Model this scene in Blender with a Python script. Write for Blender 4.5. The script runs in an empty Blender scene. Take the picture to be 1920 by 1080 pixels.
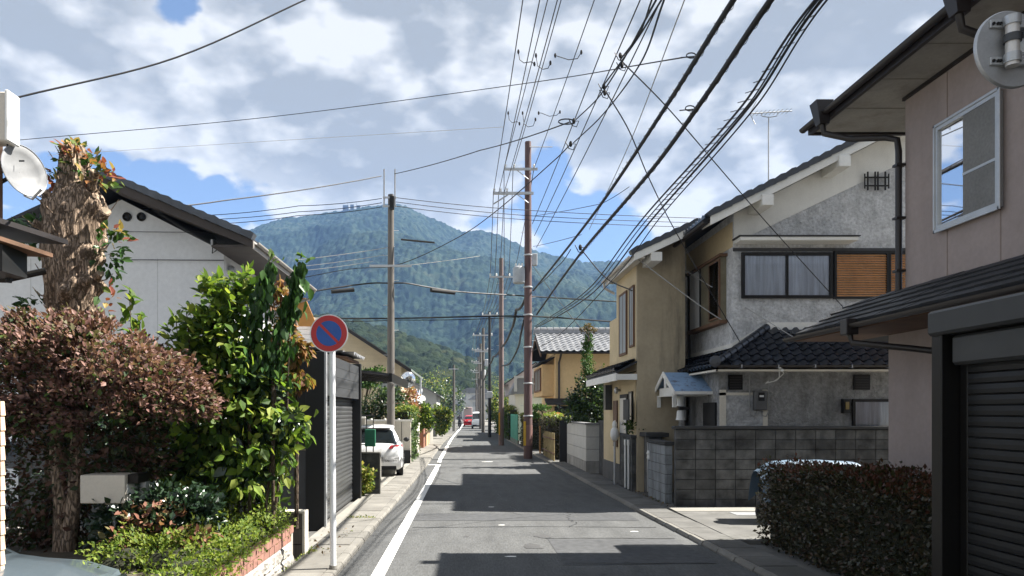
import bpy, math, random
import numpy as np
from mathutils import Vector, Matrix, Euler

random.seed(11)
RNG = np.random.default_rng(7)
S = bpy.context.scene
COL = S.collection

# ------------------------------------------------------------------ camera, sky, sun, exposure
F, CX, CY, H = 1400.0, 874.0, 772.0, 1.95          # focal length, vanishing point of the street, eye height


def P(px, py, d):
    """A point of the place seen in direction (px, py), d metres down the street."""
    return ((px - CX) * d / F, d, H + (CY - py) * d / F)


cam_data = bpy.data.cameras.new("camera")
cam = bpy.data.objects.new("camera", cam_data)
COL.objects.link(cam)
cam.location = (0, 0, H)
cam.rotation_euler = (math.radians(90), 0, 0)
cam_data.sensor_width = 36
cam_data.lens = 36 * F / 1920
cam_data.shift_x = (960 - CX) / 1920
cam_data.shift_y = (CY - 540) / 1920
cam_data.clip_start = 0.05
cam_data.clip_end = 9000
S.camera = cam
S.view_settings.view_transform = 'Standard'
S.view_settings.look = 'None'
S.view_settings.gamma = 1
S.view_settings.use_curve_mapping = False
S.view_settings.exposure = 1.92
S.cycles.volume_bounces = 0
S.cycles.max_bounces = 6
S.cycles.transparent_max_bounces = 10
S.cycles.volume_max_steps = 64

SUN_DIR = Vector((5.3, 0.85, 6.1)).normalized()
SUN_EL = math.asin(SUN_DIR.z)
SUN_AZ = math.atan2(SUN_DIR.x, SUN_DIR.y)
sun_data = bpy.data.lights.new("sun", 'SUN')
sun_data.energy = 5.0
sun_data.angle = math.radians(0.55)
sun_data.color = (1.0, 0.95, 0.87)
sun = bpy.data.objects.new("sun", sun_data)
COL.objects.link(sun)
sun.rotation_euler = SUN_DIR.to_track_quat('Z', 'Y').to_euler()


class NT:
    """small node-tree helper"""
    def __init__(s, tree):
        s.t = tree
        s.t.nodes.clear()

    def n(s, kind, **kw):
        nd = s.t.nodes.new(kind)
        for k, v in kw.items():
            if k.startswith('i_'):
                key = k[2:]
                key = int(key) if key.isdigit() else key.replace('_', ' ')
                sock = nd.inputs[key]
                if hasattr(v, 'links') or isinstance(v, bpy.types.NodeSocket):
                    s.t.links.new(v, sock)
                else:
                    sock.default_value = v
            else:
                setattr(nd, k, v)
        return nd

    def l(s, a, b):
        s.t.links.new(a, b)

    def math(s, op, a, b=None, c=None, clamp=False):
        nd = s.t.nodes.new('ShaderNodeMath')
        nd.operation = op
        nd.use_clamp = clamp
        for i, v in enumerate((a, b, c)):
            if v is None:
                continue
            if isinstance(v, bpy.types.NodeSocket):
                s.l(v, nd.inputs[i])
            else:
                nd.inputs[i].default_value = v
        return nd.outputs[0]

    def mix(s, fac, a, b):
        nd = s.t.nodes.new('ShaderNodeMix')
        nd.data_type = 'RGBA'
        for i, v in ((0, fac), (6, a), (7, b)):
            if isinstance(v, bpy.types.NodeSocket):
                s.l(v, nd.inputs[i])
            else:
                nd.inputs[i].default_value = v if i == 0 else (*v, 1)[:4]
        return nd.outputs[2]

    def ramp(s, fac, stops, interp='LINEAR'):
        nd = s.t.nodes.new('ShaderNodeValToRGB')
        cr = nd.color_ramp
        cr.interpolation = interp
        while len(cr.elements) < len(stops):
            cr.elements.new(0.5)
        for e, (p, c) in zip(cr.elements, stops):
            e.position = p
            e.color = (*c, 1)[:4] if hasattr(c, '__len__') else (c, c, c, 1)
        s.l(fac, nd.inputs[0])
        return nd.outputs[0]


world = bpy.data.worlds.new("World")
S.world = world
world.use_nodes = True
W = NT(world.node_tree)
sky = W.n('ShaderNodeTexSky', sky_type='NISHITA', sun_disc=False)
sky.sun_elevation = SUN_EL
sky.sun_rotation = SUN_AZ
sky.altitude = 100
sky.air_density = 0.72
sky.dust_density = 0.25
sky.ozone_density = 2.2
tc = W.n('ShaderNodeTexCoord')
direction = tc.outputs['Generated']


def cloud_noise(vec):
    mp = W.n('ShaderNodeMapping', i_Vector=vec)
    mp.inputs['Scale'].default_value = (1.0, 1.0, 1.75)
    mp.inputs['Location'].default_value = (3.31, 1.7, 0.4)
    big = W.n('ShaderNodeTexNoise', i_Vector=mp.outputs[0], i_Scale=3.9, i_Detail=9.0, i_Roughness=0.52, i_Distortion=0.0)
    puff = W.n('ShaderNodeTexNoise', i_Vector=mp.outputs[0], i_Scale=9.5, i_Detail=3.0, i_Roughness=0.5).outputs['Fac']
    r = W.math('ABSOLUTE', W.math('MULTIPLY_ADD', puff, 2.0, -1.0))
    return W.math('ADD', W.math('MULTIPLY_ADD', r, -0.22, big.outputs['Fac']), 0.045)


cn = cloud_noise(direction)
off = W.n('ShaderNodeVectorMath', operation='ADD', i_0=direction, i_1=(0.022, 0.0, 0.034))
cs = cloud_noise(off.outputs[0])
# where banks of cloud and gaps of blue stand: (px, py, width as cosine falloff, weight)
banks = [(120, 130, .16, .10), (520, 150, .16, .13), (760, 290, .12, .15), (800, 60, .2, .12), (1130, 60, .2, .13), (1500, 120, .3, .15),
         (1130, 300, .06, .08), (600, 300, .12, .07), (1350, 300, .14, .05), (330, 310, .07, .05), (1600, 380, .2, .05),
         (335, 12, .05, -.20), (70, 60, .14, .10), (60, 190, .08, .06), (1260, 170, .04, -.06), (1560, 40, .05, -.05), (400, 350, .09, -.15), (210, 265, .07, -.10), (1010, 235, .065, -.20), (1120, 390, .10, -.19), (840, 30, .03, -.05), (1070, 150, .03, -.06), (60, 350, .13, -.13),
         (600, 360, .08, -.10), (1200, 440, .10, -.12), (900, 400, .06, -.06), (195, 70, .04, -.05), (1350, 215, .03, -.04), (660, 15, .06, -.05)]
bias = None
for (bx, by, bw, wt) in banks:
    v = Vector(((bx - CX) / F, 1, (CY - by) / F)).normalized()
    dist = W.n('ShaderNodeVectorMath', operation='DISTANCE', i_0=direction, i_1=tuple(v)).outputs['Value']
    g = W.math('DIVIDE', dist, bw)
    g = W.math('MULTIPLY', g, g)
    g = W.math('MULTIPLY', g, -1.0)
    g = W.math('EXPONENT', g)
    g = W.math('MULTIPLY', g, wt * 1.6)
    bias = g if bias is None else W.math('ADD', bias, g)
dens = W.math('ADD', cn, bias)
mask = W.n('ShaderNodeMapRange', interpolation_type='SMOOTHSTEP', i_Value=dens, i_From_Min=0.448, i_From_Max=0.505).outputs[0]
thick = W.n('ShaderNodeMapRange', i_Value=dens, i_From_Min=0.50, i_From_Max=0.78).outputs[0]
lit = W.math('SUBTRACT', cn, cs)
lit = W.n('ShaderNodeMapRange', i_Value=lit, i_From_Min=-0.06, i_From_Max=0.085).outputs[0]
bright = W.math('MULTIPLY_ADD', thick, -0.55, lit)
bright = W.math('ADD', bright, 0.42, clamp=True)
ccol = W.ramp(bright, [(0.0, (.120, .127, .131)), (0.32, (.160, .166, .168)), (0.64, (.212, .215, .213)), (0.9, (.262, .262, .256))])
haze_blue = W.mix(0.16, sky.outputs[0], (2.6, 3.4, 4.4))
skyc = W.n('ShaderNodeVectorMath', operation='SCALE', i_0=haze_blue)
skyc.inputs['Scale'].default_value = 0.05
final = W.mix(mask, skyc.outputs[0], ccol)
bg = W.n('ShaderNodeBackground', i_Color=final, i_Strength=1.0)
out = W.n('ShaderNodeOutputWorld')
W.l(bg.outputs[0], out.inputs['Surface'])

# ------------------------------------------------------------------ materials
MATS = {}


def mat(name, col, rough=0.8, var=0.18, scale=2.0, bump=0.0, bscale=40.0, metal=0.0, col2=None, stretch=(1, 1, 1), stain=0.0, stain_col=(.03, .03, .025), stain_scale=1.2, spec=0.4, coat=0.0, fine=0.12, ovar=None):
    if name in MATS:
        return MATS[name]
    m = bpy.data.materials.new(name)
    m.use_nodes = True
    t = NT(m.node_tree)
    pos = t.n('ShaderNodeNewGeometry').outputs['Position']
    mp = t.n('ShaderNodeMapping', i_Vector=pos)
    mp.inputs['Scale'].default_value = stretch
    rnd = t.n('ShaderNodeObjectInfo').outputs['Random']
    n1 = t.n('ShaderNodeTexNoise', i_Vector=mp.outputs[0], i_Scale=scale, i_Detail=5.0, i_Roughness=0.6).outputs['Fac']
    n2 = t.n('ShaderNodeTexNoise', i_Vector=mp.outputs[0], i_Scale=scale * 14, i_Detail=3.0).outputs['Fac']
    c0 = tuple(max(0, c * (1 - var)) for c in col)
    c1 = tuple(c * (1 + var) for c in (col2 or col))
    f = t.n('ShaderNodeMapRange', i_Value=n1, i_From_Min=0.3, i_From_Max=0.7).outputs[0]
    c = t.mix(f, c0, c1)
    k = t.math('MULTIPLY_ADD', n2, fine * 2, 1 - fine)
    k = t.math('MULTIPLY', k, t.math('MULTIPLY_ADD', rnd, ovar or var * 0.8, 1 - (ovar or var * 0.8) / 2))
    c = t.n('ShaderNodeVectorMath', operation='SCALE', i_0=c, i_Scale=k).outputs[0]
    if stain > 0:
        mp2 = t.n('ShaderNodeMapping', i_Vector=pos)
        mp2.inputs['Scale'].default_value = (1.6, 1.6, 0.22)
        n3 = t.n('ShaderNodeTexNoise', i_Vector=mp2.outputs[0], i_Scale=stain_scale, i_Detail=8.0, i_Roughness=0.7).outputs['Fac']
        sf = t.n('ShaderNodeMapRange', interpolation_type='SMOOTHSTEP', i_Value=n3, i_From_Min=0.48, i_From_Max=0.72, i_To_Max=stain).outputs[0]
        c = t.mix(sf, c, stain_col)
    if bump > 1.5:  # shading of the relief also put into the colour, hollows darker
        pit = t.n('ShaderNodeTexNoise', i_Vector=mp.outputs[0], i_Scale=bscale, i_Detail=4.0, i_Roughness=0.65).outputs['Fac']
        pf = t.n('ShaderNodeMapRange', i_Value=pit, i_From_Min=0.38, i_From_Max=0.6, i_To_Min=0.80, i_To_Max=1.06).outputs[0]
        c = t.n('ShaderNodeVectorMath', operation='SCALE', i_0=c, i_Scale=pf).outputs[0]
    b = t.n('ShaderNodeBsdfPrincipled', i_Base_Color=c, i_Roughness=rough, i_Metallic=metal)
    b.inputs['Specular IOR Level'].default_value = spec
    b.inputs['Coat Weight'].default_value = coat
    b.inputs['Coat Roughness'].default_value = 0.05
    if bump > 0:
        nb = t.n('ShaderNodeTexNoise', i_Vector=mp.outputs[0], i_Scale=bscale, i_Detail=4.0, i_Roughness=0.65).outputs['Fac']
        bp = t.n('ShaderNodeBump', i_Height=nb, i_Strength=min(1.0, bump), i_Distance=0.4 / bscale * max(1, bump))
        t.l(bp.outputs[0], b.inputs['Normal'])
    o = t.n('ShaderNodeOutputMaterial')
    t.l(b.outputs[0], o.inputs['Surface'])
    MATS[name] = m
    return m


def leaf_mat(name, cols, trans=0.3, rough=0.6, spec=0.22):
    if name in MATS:
        return MATS[name]
    m = bpy.data.materials.new(name)
    m.use_nodes = True
    t = NT(m.node_tree)
    g = t.n('ShaderNodeNewGeometry')
    oi = t.n('ShaderNodeObjectInfo').outputs['Random']
    r = t.math('FRACT', t.math('ADD', g.outputs['Random Per Island'], oi))
    n = len(cols)
    clump = t.n('ShaderNodeTexNoise', i_Vector=g.outputs['Position'], i_Scale=3.0, i_Detail=2.0).outputs['Fac']
    c = t.ramp(r, [(i / n, cc) for i, cc in enumerate(cols)], 'CONSTANT')
    c = t.n('ShaderNodeVectorMath', operation='SCALE', i_0=c, i_Scale=t.math('MULTIPLY_ADD', clump, 1.0, 0.55)).outputs[0]
    b = t.n('ShaderNodeBsdfPrincipled', i_Base_Color=c, i_Roughness=rough)
    b.inputs['Specular IOR Level'].default_value = spec
    tr = t.n('ShaderNodeBsdfTranslucent', i_Color=t.mix(0.5, c, t.n('ShaderNodeVectorMath', operation='MULTIPLY', i_0=c, i_1=(1.6, 1.7, 0.6)).outputs[0]))
    mx = t.n('ShaderNodeMixShader', i_0=trans)
    t.l(b.outputs[0], mx.inputs[1])
    t.l(tr.outputs[0], mx.inputs[2])
    o = t.n('ShaderNodeOutputMaterial')
    t.l(mx.outputs[0], o.inputs['Surface'])
    MATS[name] = m
    return m


def glass_mat(name, tint=(.5, .55, .55), refl=0.25, rough=0.03):
    if name in MATS:
        return MATS[name]
    m = bpy.data.materials.new(name)
    m.use_nodes = True
    t = NT(m.node_tree)
    tr = t.n('ShaderNodeBsdfTransparent', i_Color=(*tint, 1))
    gl = t.n('ShaderNodeBsdfGlossy', i_Color=(.9, .92, .95, 1), i_Roughness=rough)
    fr = t.n('ShaderNodeFresnel', i_IOR=1.5).outputs[0]
    fac = t.math('MULTIPLY_ADD', fr, 1.0, refl, clamp=True)
    mx = t.n('ShaderNodeMixShader', i_0=fac)
    t.l(tr.outputs[0], mx.inputs[1])
    t.l(gl.outputs[0], mx.inputs[2])
    o = t.n('ShaderNodeOutputMaterial')
    t.l(mx.outputs[0], o.inputs['Surface'])
    MATS[name] = m
    return m


def bark_mat(name, col):
    m = bpy.data.materials.new(name)
    m.use_nodes = True
    t = NT(m.node_tree)
    pos = t.n('ShaderNodeNewGeometry').outputs['Position']
    mp = t.n('ShaderNodeMapping', i_Vector=pos)
    mp.inputs['Scale'].default_value = (1, 1, 0.2)
    n = t.n('ShaderNodeTexNoise', i_Vector=mp.outputs[0], i_Scale=9.0, i_Detail=7.0, i_Roughness=0.7)
    w = t.n('ShaderNodeVectorMath', operation='MULTIPLY_ADD', i_0=n.outputs['Color'], i_1=(.16, .16, .05), i_2=mp.outputs[0])
    v = t.n('ShaderNodeTexVoronoi', feature='DISTANCE_TO_EDGE', i_Vector=w.outputs[0], i_Scale=30.0).outputs['Distance']
    crack = t.n('ShaderNodeMapRange', i_Value=v, i_From_Min=0.0, i_From_Max=0.17).outputs[0]
    c = t.ramp(n.outputs['Fac'], [(.3, tuple(x * .55 for x in col)), (.5, col), (.7, tuple(x * 1.35 for x in col))])
    c = t.mix(crack, tuple(x * .36 for x in col), c)
    b = t.n('ShaderNodeBsdfPrincipled', i_Base_Color=c, i_Roughness=0.95)
    b.inputs['Specular IOR Level'].default_value = 0.1
    h = t.math('ADD', crack, n.outputs['Fac'])
    bp = t.n('ShaderNodeBump', i_Height=h, i_Strength=1.0, i_Distance=0.012)
    t.l(bp.outputs[0], b.inputs['Normal'])
    o = t.n('ShaderNodeOutputMaterial')
    t.l(b.outputs[0], o.inputs['Surface'])
    return m


asphalt = mat('asphalt', (.100, .102, .102), .92, .16, 3.5, stretch=(1, .16, 1), bump=.8, bscale=90, fine=.5, spec=.1, stain=.3, stain_col=(.04, .042, .045), stain_scale=.7)
asphalt_new = mat('asphalt_patch', (.068, .070, .073), .92, .15, .7, bump=.5, bscale=160, fine=.5, spec=.25)
concrete = mat('concrete', (.165, .158, .142), .9, .22, 1.3, bump=.25, bscale=60, stain=.5, stain_col=(.11, .10, .085))
concrete_l = mat('pale_concrete', (.23, .22, .195), .9, .15, 1.0, bump=.15, bscale=50, stain=.35, stain_col=(.2, .19, .16))
concrete_d = mat('dark_concrete', (.098, .096, .09), .9, .3, 1.3, bump=.3, bscale=60, stain=.7, stain_col=(.05, .05, .042))  # darker and more heavily stained than concrete
soil = mat('soil', (.10, .085, .06), .98, .3, 2, bump=.6, bscale=30)
white_line = mat('road_paint', (.70, .70, .67), .7, .06, 3, fine=.22, stain=.4, stain_col=(.35, .35, .33), stain_scale=9)
block_m = mat('concrete_block', (.070, .070, .068), .92, .6, 4.0, bump=.35, bscale=70, ovar=.6, stain=.9, stain_col=(.035, .037, .038), stain_scale=2.6)
block_blue = mat('bluish_block', (.22, .235, .245), .9, .2, 3.0, bump=.3, bscale=70, stain=.8, stain_col=(.06, .06, .06), stain_scale=2.2)
mortar = mat('mortar', (.055, .055, .055), .95, .2, 4)
brick_m = mat('red_brick', (.235, .12, .092), .85, .2, 8, bump=.2, bscale=90, stain=.2, stain_col=(.25, .17, .13), stain_scale=6)
stone_m = mat('split_stone', (.30, .285, .26), .95, .35, 12, bump=1.0, bscale=34, stretch=(1, 1, .5), stain=.6, stain_col=(.08, .075, .065), stain_scale=4)
pink_wall = mat('pink_siding', (.30, .25, .232), .85, .08, 1.2, bump=.12, bscale=120, stain=.45, stain_col=(.20, .165, .155), stain_scale=.8)
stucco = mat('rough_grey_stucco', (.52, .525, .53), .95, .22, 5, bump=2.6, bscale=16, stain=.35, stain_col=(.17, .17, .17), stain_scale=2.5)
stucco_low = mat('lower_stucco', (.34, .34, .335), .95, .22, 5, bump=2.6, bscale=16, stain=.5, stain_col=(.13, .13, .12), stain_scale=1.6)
beige_wall = mat('beige_plaster', (.52, .42, .26), .9, .10, 1.2, bump=.1, bscale=90, stain=.15, stain_col=(.25, .2, .13), stain_scale=.8)
mould_wall = mat('mouldy_plaster', (.37, .31, .215), .92, .15, .9, bump=.1, bscale=90, stain=.9, stain_col=(.07, .068, .055), stain_scale=.6)
ochre_wall = mat('ochre_plaster', (.58, .42, .23), .9, .08, .8, bump=.08, bscale=60)
white_wall = mat('white_plaster', (.64, .65, .66), .85, .05, .8, bump=.05, bscale=60, stain=.10, stain_col=(.45, .46, .46), stain_scale=.5)
white_trim = mat('white_trim', (.68, .67, .63), .7, .06, 3, stain=.15, stain_col=(.35, .33, .3))
cream = mat('cream_wall', (.60, .56, .48), .85, .08, 1.5, stain=.2, stain_col=(.35, .32, .28))
siding_cream = mat('cream_siding', (.62, .52, .36), .8, .06, 2)
tile_dark = mat('dark_glazed_tile', (.016, .019, .026), .30, .35, 6, spec=.6, fine=.3)
tile_grey = mat('silver_grey_tile', (.20, .205, .215), .42, .25, 5, spec=.6, fine=.2)
tile_black = mat('dull_black_tile', (.017, .019, .023), .6, .3, 6)
brown_metal = mat('brown_gutter', (.016, .012, .011), .45, .15, 5, spec=.5)
soffit = mat('soffit_board', (.30, .285, .255), .9, .15, 1.5, stretch=(1, 1, 1), stain=.55, stain_col=(.17, .145, .12), stain_scale=1.6)
dark_metal = mat('dark_bronze_metal', (.012, .011, .010), .42, .12, 2, metal=.5, spec=.5)
slat_black = mat('charcoal_slat', (.014, .0145, .015), .45, .12, 3, metal=.1, spec=.3)
panel_grey = mat('grey_metal_panel', (.05, .053, .056), .5, .18, 2.0, metal=.2, stretch=(1, .4, 3))
panel_dark = mat('dark_grey_panel', (.012, .0125, .0135), .6, .1, 2)
black_m = mat('black_paint', (.008, .008, .008), .5, .1, 3)
rubber = mat('black_rubber', (.015, .015, .015), .8, .1, 3)
cable_m = mat('black_cable', (.010, .010, .012), .6, .1, 3)
cable_grey = mat('grey_cable', (.30, .30, .29), .6, .1, 3)
alu = mat('aluminium', (.42, .43, .43), .4, .08, 4, metal=.6)
wood_brown = mat('brown_wood', (.13, .07, .04), .7, .25, 3, stretch=(1, 1, .2))
orange_wood = mat('orange_wood_slats', (.46, .235, .10), .6, .15, 4)
pole_conc = mat('pole_concrete', (.105, .097, .087), .9, .15, 2, stretch=(1, 1, .3), bump=.1, stain=.4, stain_col=(.08, .075, .07), stain_scale=1.0)
pole_rust = mat('pole_red_brown', (.095, .058, .056), .75, .15, 2, stretch=(1, 1, .3), stain=.4, stain_col=(.06, .04, .038))
galv = mat('galvanised_steel', (.42, .43, .44), .5, .12, 5, metal=.6)
sign_white = mat('sign_pole_white', (.66, .68, .70), .45, .05, 4, stain=.35, stain_col=(.36, .36, .35), stain_scale=5)
sign_red = mat('sign_red', (.42, .022, .022), .4, .05, 4)
sign_blue = mat('sign_blue', (.018, .085, .34), .5, .1, 4, stain=.2, stain_col=(.06, .12, .3), stain_scale=8)
ceramic = mat('white_ceramic', (.7, .7, .68), .3, .05, 5)
paint_white = mat('white_car_paint', (.78, .79, .80), .25, .02, 2, coat=.6)
paint_red = mat('red_car_paint', (.50, .015, .02), .25, .02, 2, coat=.6)
paint_silver = mat('silver_blue_paint', (.14, .18, .21), .3, .03, 2, metal=.5, coat=.6)
car_glass = mat('dark_car_glass', (.012, .016, .018), .06, .05, 2, spec=.8)
lamp_red = mat('red_lamp', (.38, .012, .015), .15, .1, 6, spec=.8)
glass_w = glass_mat('window_glass', (.97, .98, 1.0), .0)
glass_mirror = glass_mat('reflecting_glass', (.25, .27, .28), .70, .02)
frosted = mat('frosted_glass', (.30, .32, .33), .3, .2, 1.5, stretch=(3, 3, .4), spec=.6)
curtain_m = mat('curtain_cloth', (.66, .69, .72), .9, .30, 3, stretch=(5, 5, .25))
dark_room = mat('dark_interior', (.012, .012, .012), .9, .1, 2)
mirror_m = mat('convex_mirror', (.85, .88, .9), .05, .02, 2, metal=1.0)
green_box = mat('green_painted_metal', (.015, .11, .06), .5, .2, 5)
green_fence = mat('green_mesh_screen', (.10, .38, .28), .7, .15, 3)
blue_metal = mat('blue_painted_tin', (.22, .33, .48), .5, .12, 3, stain=1.0, stain_col=(.07, .04, .03), stain_scale=3.4)
blue_sheet = mat('pale_blue_sheet', (.10, .15, .21), .6, .12, 3)
mail_beige = mat('beige_enamel', (.55, .50, .43), .45, .05, 3)
bark = bark_mat('pale_flaking_bark', (.36, .27, .20))
bark_dark = bark_mat('dark_bark', (.13, .10, .075))
yellow_tape = mat('pole_guard_stripe', (.45, .28, .03), .7, .15, 8)
far_grey_roof = mat('far_grey_roof', (.17, .175, .18), .7, .15, 1)
far_wall = mat('far_pale_wall', (.46, .46, .44), .85, .12, .5)
pink_m = mat('faded_pink_paint', (.50, .38, .37), .7, .1, 1)
cloth_dark = mat('dark_clothes', (.03, .03, .04), .9, .2, 5)
skin_m = mat('skin', (.45, .28, .2), .6, .05, 5)

lf_green = leaf_mat('green_leaf', [(.07, .13, .02), (.11, .18, .025), (.04, .08, .016), (.16, .23, .035), (.07, .11, .03), (.22, .26, .05)], .45)
lf_vine = leaf_mat('vine_leaf', [(.02, .05, .012), (.035, .08, .018), (.05, .11, .03), (.028, .06, .02)], .2, .35)
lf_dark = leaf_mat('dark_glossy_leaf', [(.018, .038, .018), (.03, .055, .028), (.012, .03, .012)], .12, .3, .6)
lf_maroon = leaf_mat('maroon_leaf', [(.19, .10, .085), (.12, .06, .052), (.24, .14, .115), (.09, .05, .04), (.20, .115, .09), (.11, .10, .05)], .25, .55)
lf_orange = leaf_mat('autumn_leaf', [(.22, .11, .04), (.17, .14, .04), (.09, .10, .03), (.24, .14, .06), (.13, .06, .03)], .35)
lf_lime = leaf_mat('lime_leaf', [(.13, .18, .026), (.09, .14, .02), (.19, .23, .04), (.06, .10, .016), (.16, .20, .032)], .35)
lf_hedge = leaf_mat('hedge_leaf', [(.030, .032, .014), (.042, .038, .018), (.052, .03, .02), (.018, .022, .010), (.028, .032, .014), (.06, .045, .025)], .15, .4, .5)
lf_hedge_top = leaf_mat('red_hedge_tip', [(.085, .032, .022), (.055, .032, .018), (.035, .038, .014), (.09, .04, .026)], .25, .4)
lf_tree = leaf_mat('tree_leaf', [(.035, .07, .018), (.06, .10, .025), (.025, .05, .014), (.08, .12, .03)], .22)
lf_yellow = leaf_mat('yellow_green_leaf', [(.20, .22, .04), (.12, .17, .03), (.28, .24, .07), (.08, .12, .02)], .35)
lf_pine = leaf_mat('pine_leaf', [(.05, .11, .02), (.08, .15, .03), (.03, .07, .015)], .2)
lf_sprout = leaf_mat('sprout_leaf', [(.04, .08, .02), (.28, .13, .05), (.10, .14, .03), (.20, .06, .04), (.30, .22, .08)], .3)

# ------------------------------------------------------------------ object helpers
OBJ_WL = {}


def wl(o):
    return OBJ_WL.get(o.name, Vector((0, 0, 0))) if o else Vector((0, 0, 0))


def tag(o, label=None, cat=None, group=None, kind=None):
    if label:
        o['label'] = label
    if cat:
        o['category'] = cat
    if group:
        o['group'] = group
    if kind:
        o['kind'] = kind
    return o


def link(o, world_loc, parent=None):
    COL.objects.link(o)
    world_loc = Vector(world_loc)
    if parent:
        o.parent = parent
        o.location = world_loc - wl(parent)
    else:
        o.location = world_loc
    OBJ_WL[o.name] = world_loc
    return o


def thing(name, label, cat, loc, group=None):
    o = bpy.data.objects.new(name, None)
    o.empty_display_size = 0.2
    link(o, loc)
    return tag(o, label, cat, group)


def structure(o):
    return tag(o, kind='structure')


class MB:
    """collects boxes, tubes and sheets and links them as ONE mesh object"""
    def __init__(s):
        s.v, s.f = [], []

    def add(s, vs, fs):
        b = len(s.v)
        s.v += [tuple(p) for p in vs]
        s.f += [tuple(i + b for i in f) for f in fs]
        return s

    def box(s, x0, x1, y0, y1, z0, z1):
        if x0 > x1: x0, x1 = x1, x0
        if y0 > y1: y0, y1 = y1, y0
        if z0 > z1: z0, z1 = z1, z0
        return s.add([(x0, y0, z0), (x1, y0, z0), (x1, y1, z0), (x0, y1, z0), (x0, y0, z1), (x1, y0, z1), (x1, y1, z1), (x0, y1, z1)],
                     [(0, 3, 2, 1), (4, 5, 6, 7), (0, 1, 5, 4), (1, 2, 6, 5), (2, 3, 7, 6), (3, 0, 4, 7)])

    def hexa(s, p):
        """8 corners: bottom ring then top ring"""
        return s.add(p, [(0, 3, 2, 1), (4, 5, 6, 7), (0, 1, 5, 4), (1, 2, 6, 5), (2, 3, 7, 6), (3, 0, 4, 7)])

    def slab(s, quad, th, n=None):
        """a quad (4 points) given thickness th along n (default down)"""
        q = [Vector(p) for p in quad]
        n = Vector(n) if n else Vector((0, 0, -1))
        return s.hexa([tuple(p + n * th) for p in q] + [tuple(p) for p in q])

    def prism(s, pts, axis, a0, a1):
        """2d polygon extruded along axis ('x': pts are (y,z); 'y': (x,z); 'z': (x,y))"""
        def m(p, a):
            return (a, p[0], p[1]) if axis == 'x' else (p[0], a, p[1]) if axis == 'y' else (p[0], p[1], a)
        n = len(pts)
        vs = [m(p, a0) for p in pts] + [m(p, a1) for p in pts]
        fs = [tuple(range(n)), tuple(range(2 * n - 1, n - 1, -1))] + [(i, i + n, (i + 1) % n + n, (i + 1) % n) for i in range(n)]
        return s.add(vs, fs)

    def tube(s, pts, r, n=8, r1=None, cap=True):
        pts = [Vector(p) for p in pts]
        k = len(pts)
        vs, fs = [], []
        up = None
        for i, p in enumerate(pts):
            t = (pts[min(i + 1, k - 1)] - pts[max(i - 1, 0)])
            t = t.normalized() if t.length > 1e-9 else Vector((0, 0, 1))
            if up is None:
                a = Vector((0, 0, 1)) if abs(t.z) < .9 else Vector((1, 0, 0))
                up = t.cross(a).normalized()
            else:
                up = (up - t * up.dot(t)).normalized()
            w = t.cross(up)
            rr = r if r1 is None else r + (r1 - r) * i / max(1, k - 1)
            if isinstance(r, (list, tuple)):
                rr = r[i]
            for j in range(n):
                a = 2 * math.pi * j / n
                vs.append(p + (up * math.cos(a) + w * math.sin(a)) * rr)
        for i in range(k - 1):
            for j in range(n):
                fs.append((i * n + j, i * n + (j + 1) % n, (i + 1) * n + (j + 1) % n, (i + 1) * n + j))
        if cap:
            fs.append(tuple(range(n - 1, -1, -1)))
            fs.append(tuple(range((k - 1) * n, k * n)))
        return s.add(vs, fs)

    def lathe(s, c, axis, prof, n=24):
        """prof: list of (radius, along) around axis direction from centre c"""
        c, ax = Vector(c), Vector(axis).normalized()
        a = Vector((0, 0, 1)) if abs(ax.z) < .9 else Vector((1, 0, 0))
        u = ax.cross(a).normalized()
        w = ax.cross(u)
        vs, fs = [], []
        for (r, t) in prof:
            for j in range(n):
                g = 2 * math.pi * j / n
                vs.append(c + ax * t + (u * math.cos(g) + w * math.sin(g)) * r)
        for i in range(len(prof) - 1):
            for j in range(n):
                fs.append((i * n + j, i * n + (j + 1) % n, (i + 1) * n + (j + 1) % n, (i + 1) * n + j))
        fs.append(tuple(range(n - 1, -1, -1)))
        fs.append(tuple(range((len(prof) - 1) * n, len(prof) * n)))
        return s.add(vs, fs)

    def sphere(s, c, rx, ry, rz, n=10, m=7):
        vs, fs = [], []
        for i in range(m + 1):
            ph = math.pi * i / m
            for j in range(n):
                th = 2 * math.pi * j / n
                vs.append((c[0] + rx * math.sin(ph) * math.cos(th), c[1] + ry * math.sin(ph) * math.sin(th), c[2] + rz * math.cos(ph)))
        for i in range(m):
            for j in range(n):
                fs.append((i * n + j, (i + 1) * n + j, (i + 1) * n + (j + 1) % n, i * n + (j + 1) % n))
        return s.add(vs, fs)

    def build(s, name, material, parent=None, smooth=None, bevel=0, origin=None):
        vs = np.array(s.v, dtype=np.float32)
        if origin is None:
            origin = (vs.min(0) + vs.max(0)) / 2
            origin = Vector((float(origin[0]), float(origin[1]), float(vs[:, 2].min())))
        else:
            origin = Vector(origin)
        me = bpy.data.meshes.new(name)
        me.from_pydata((vs - np.array(origin, dtype=np.float32)).tolist(), [], s.f)
        me.materials.append(material)
        me.update()
        if smooth is not None:
            me.shade_smooth()
            me.set_sharp_from_angle(angle=math.radians(smooth))
        o = bpy.data.objects.new(name, me)
        link(o, origin, parent)
        if bevel:
            b = o.modifiers.new('edge', 'BEVEL')
            b.width = bevel
            b.segments = 1
            b.limit_method = 'ANGLE'
        return o


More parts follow.
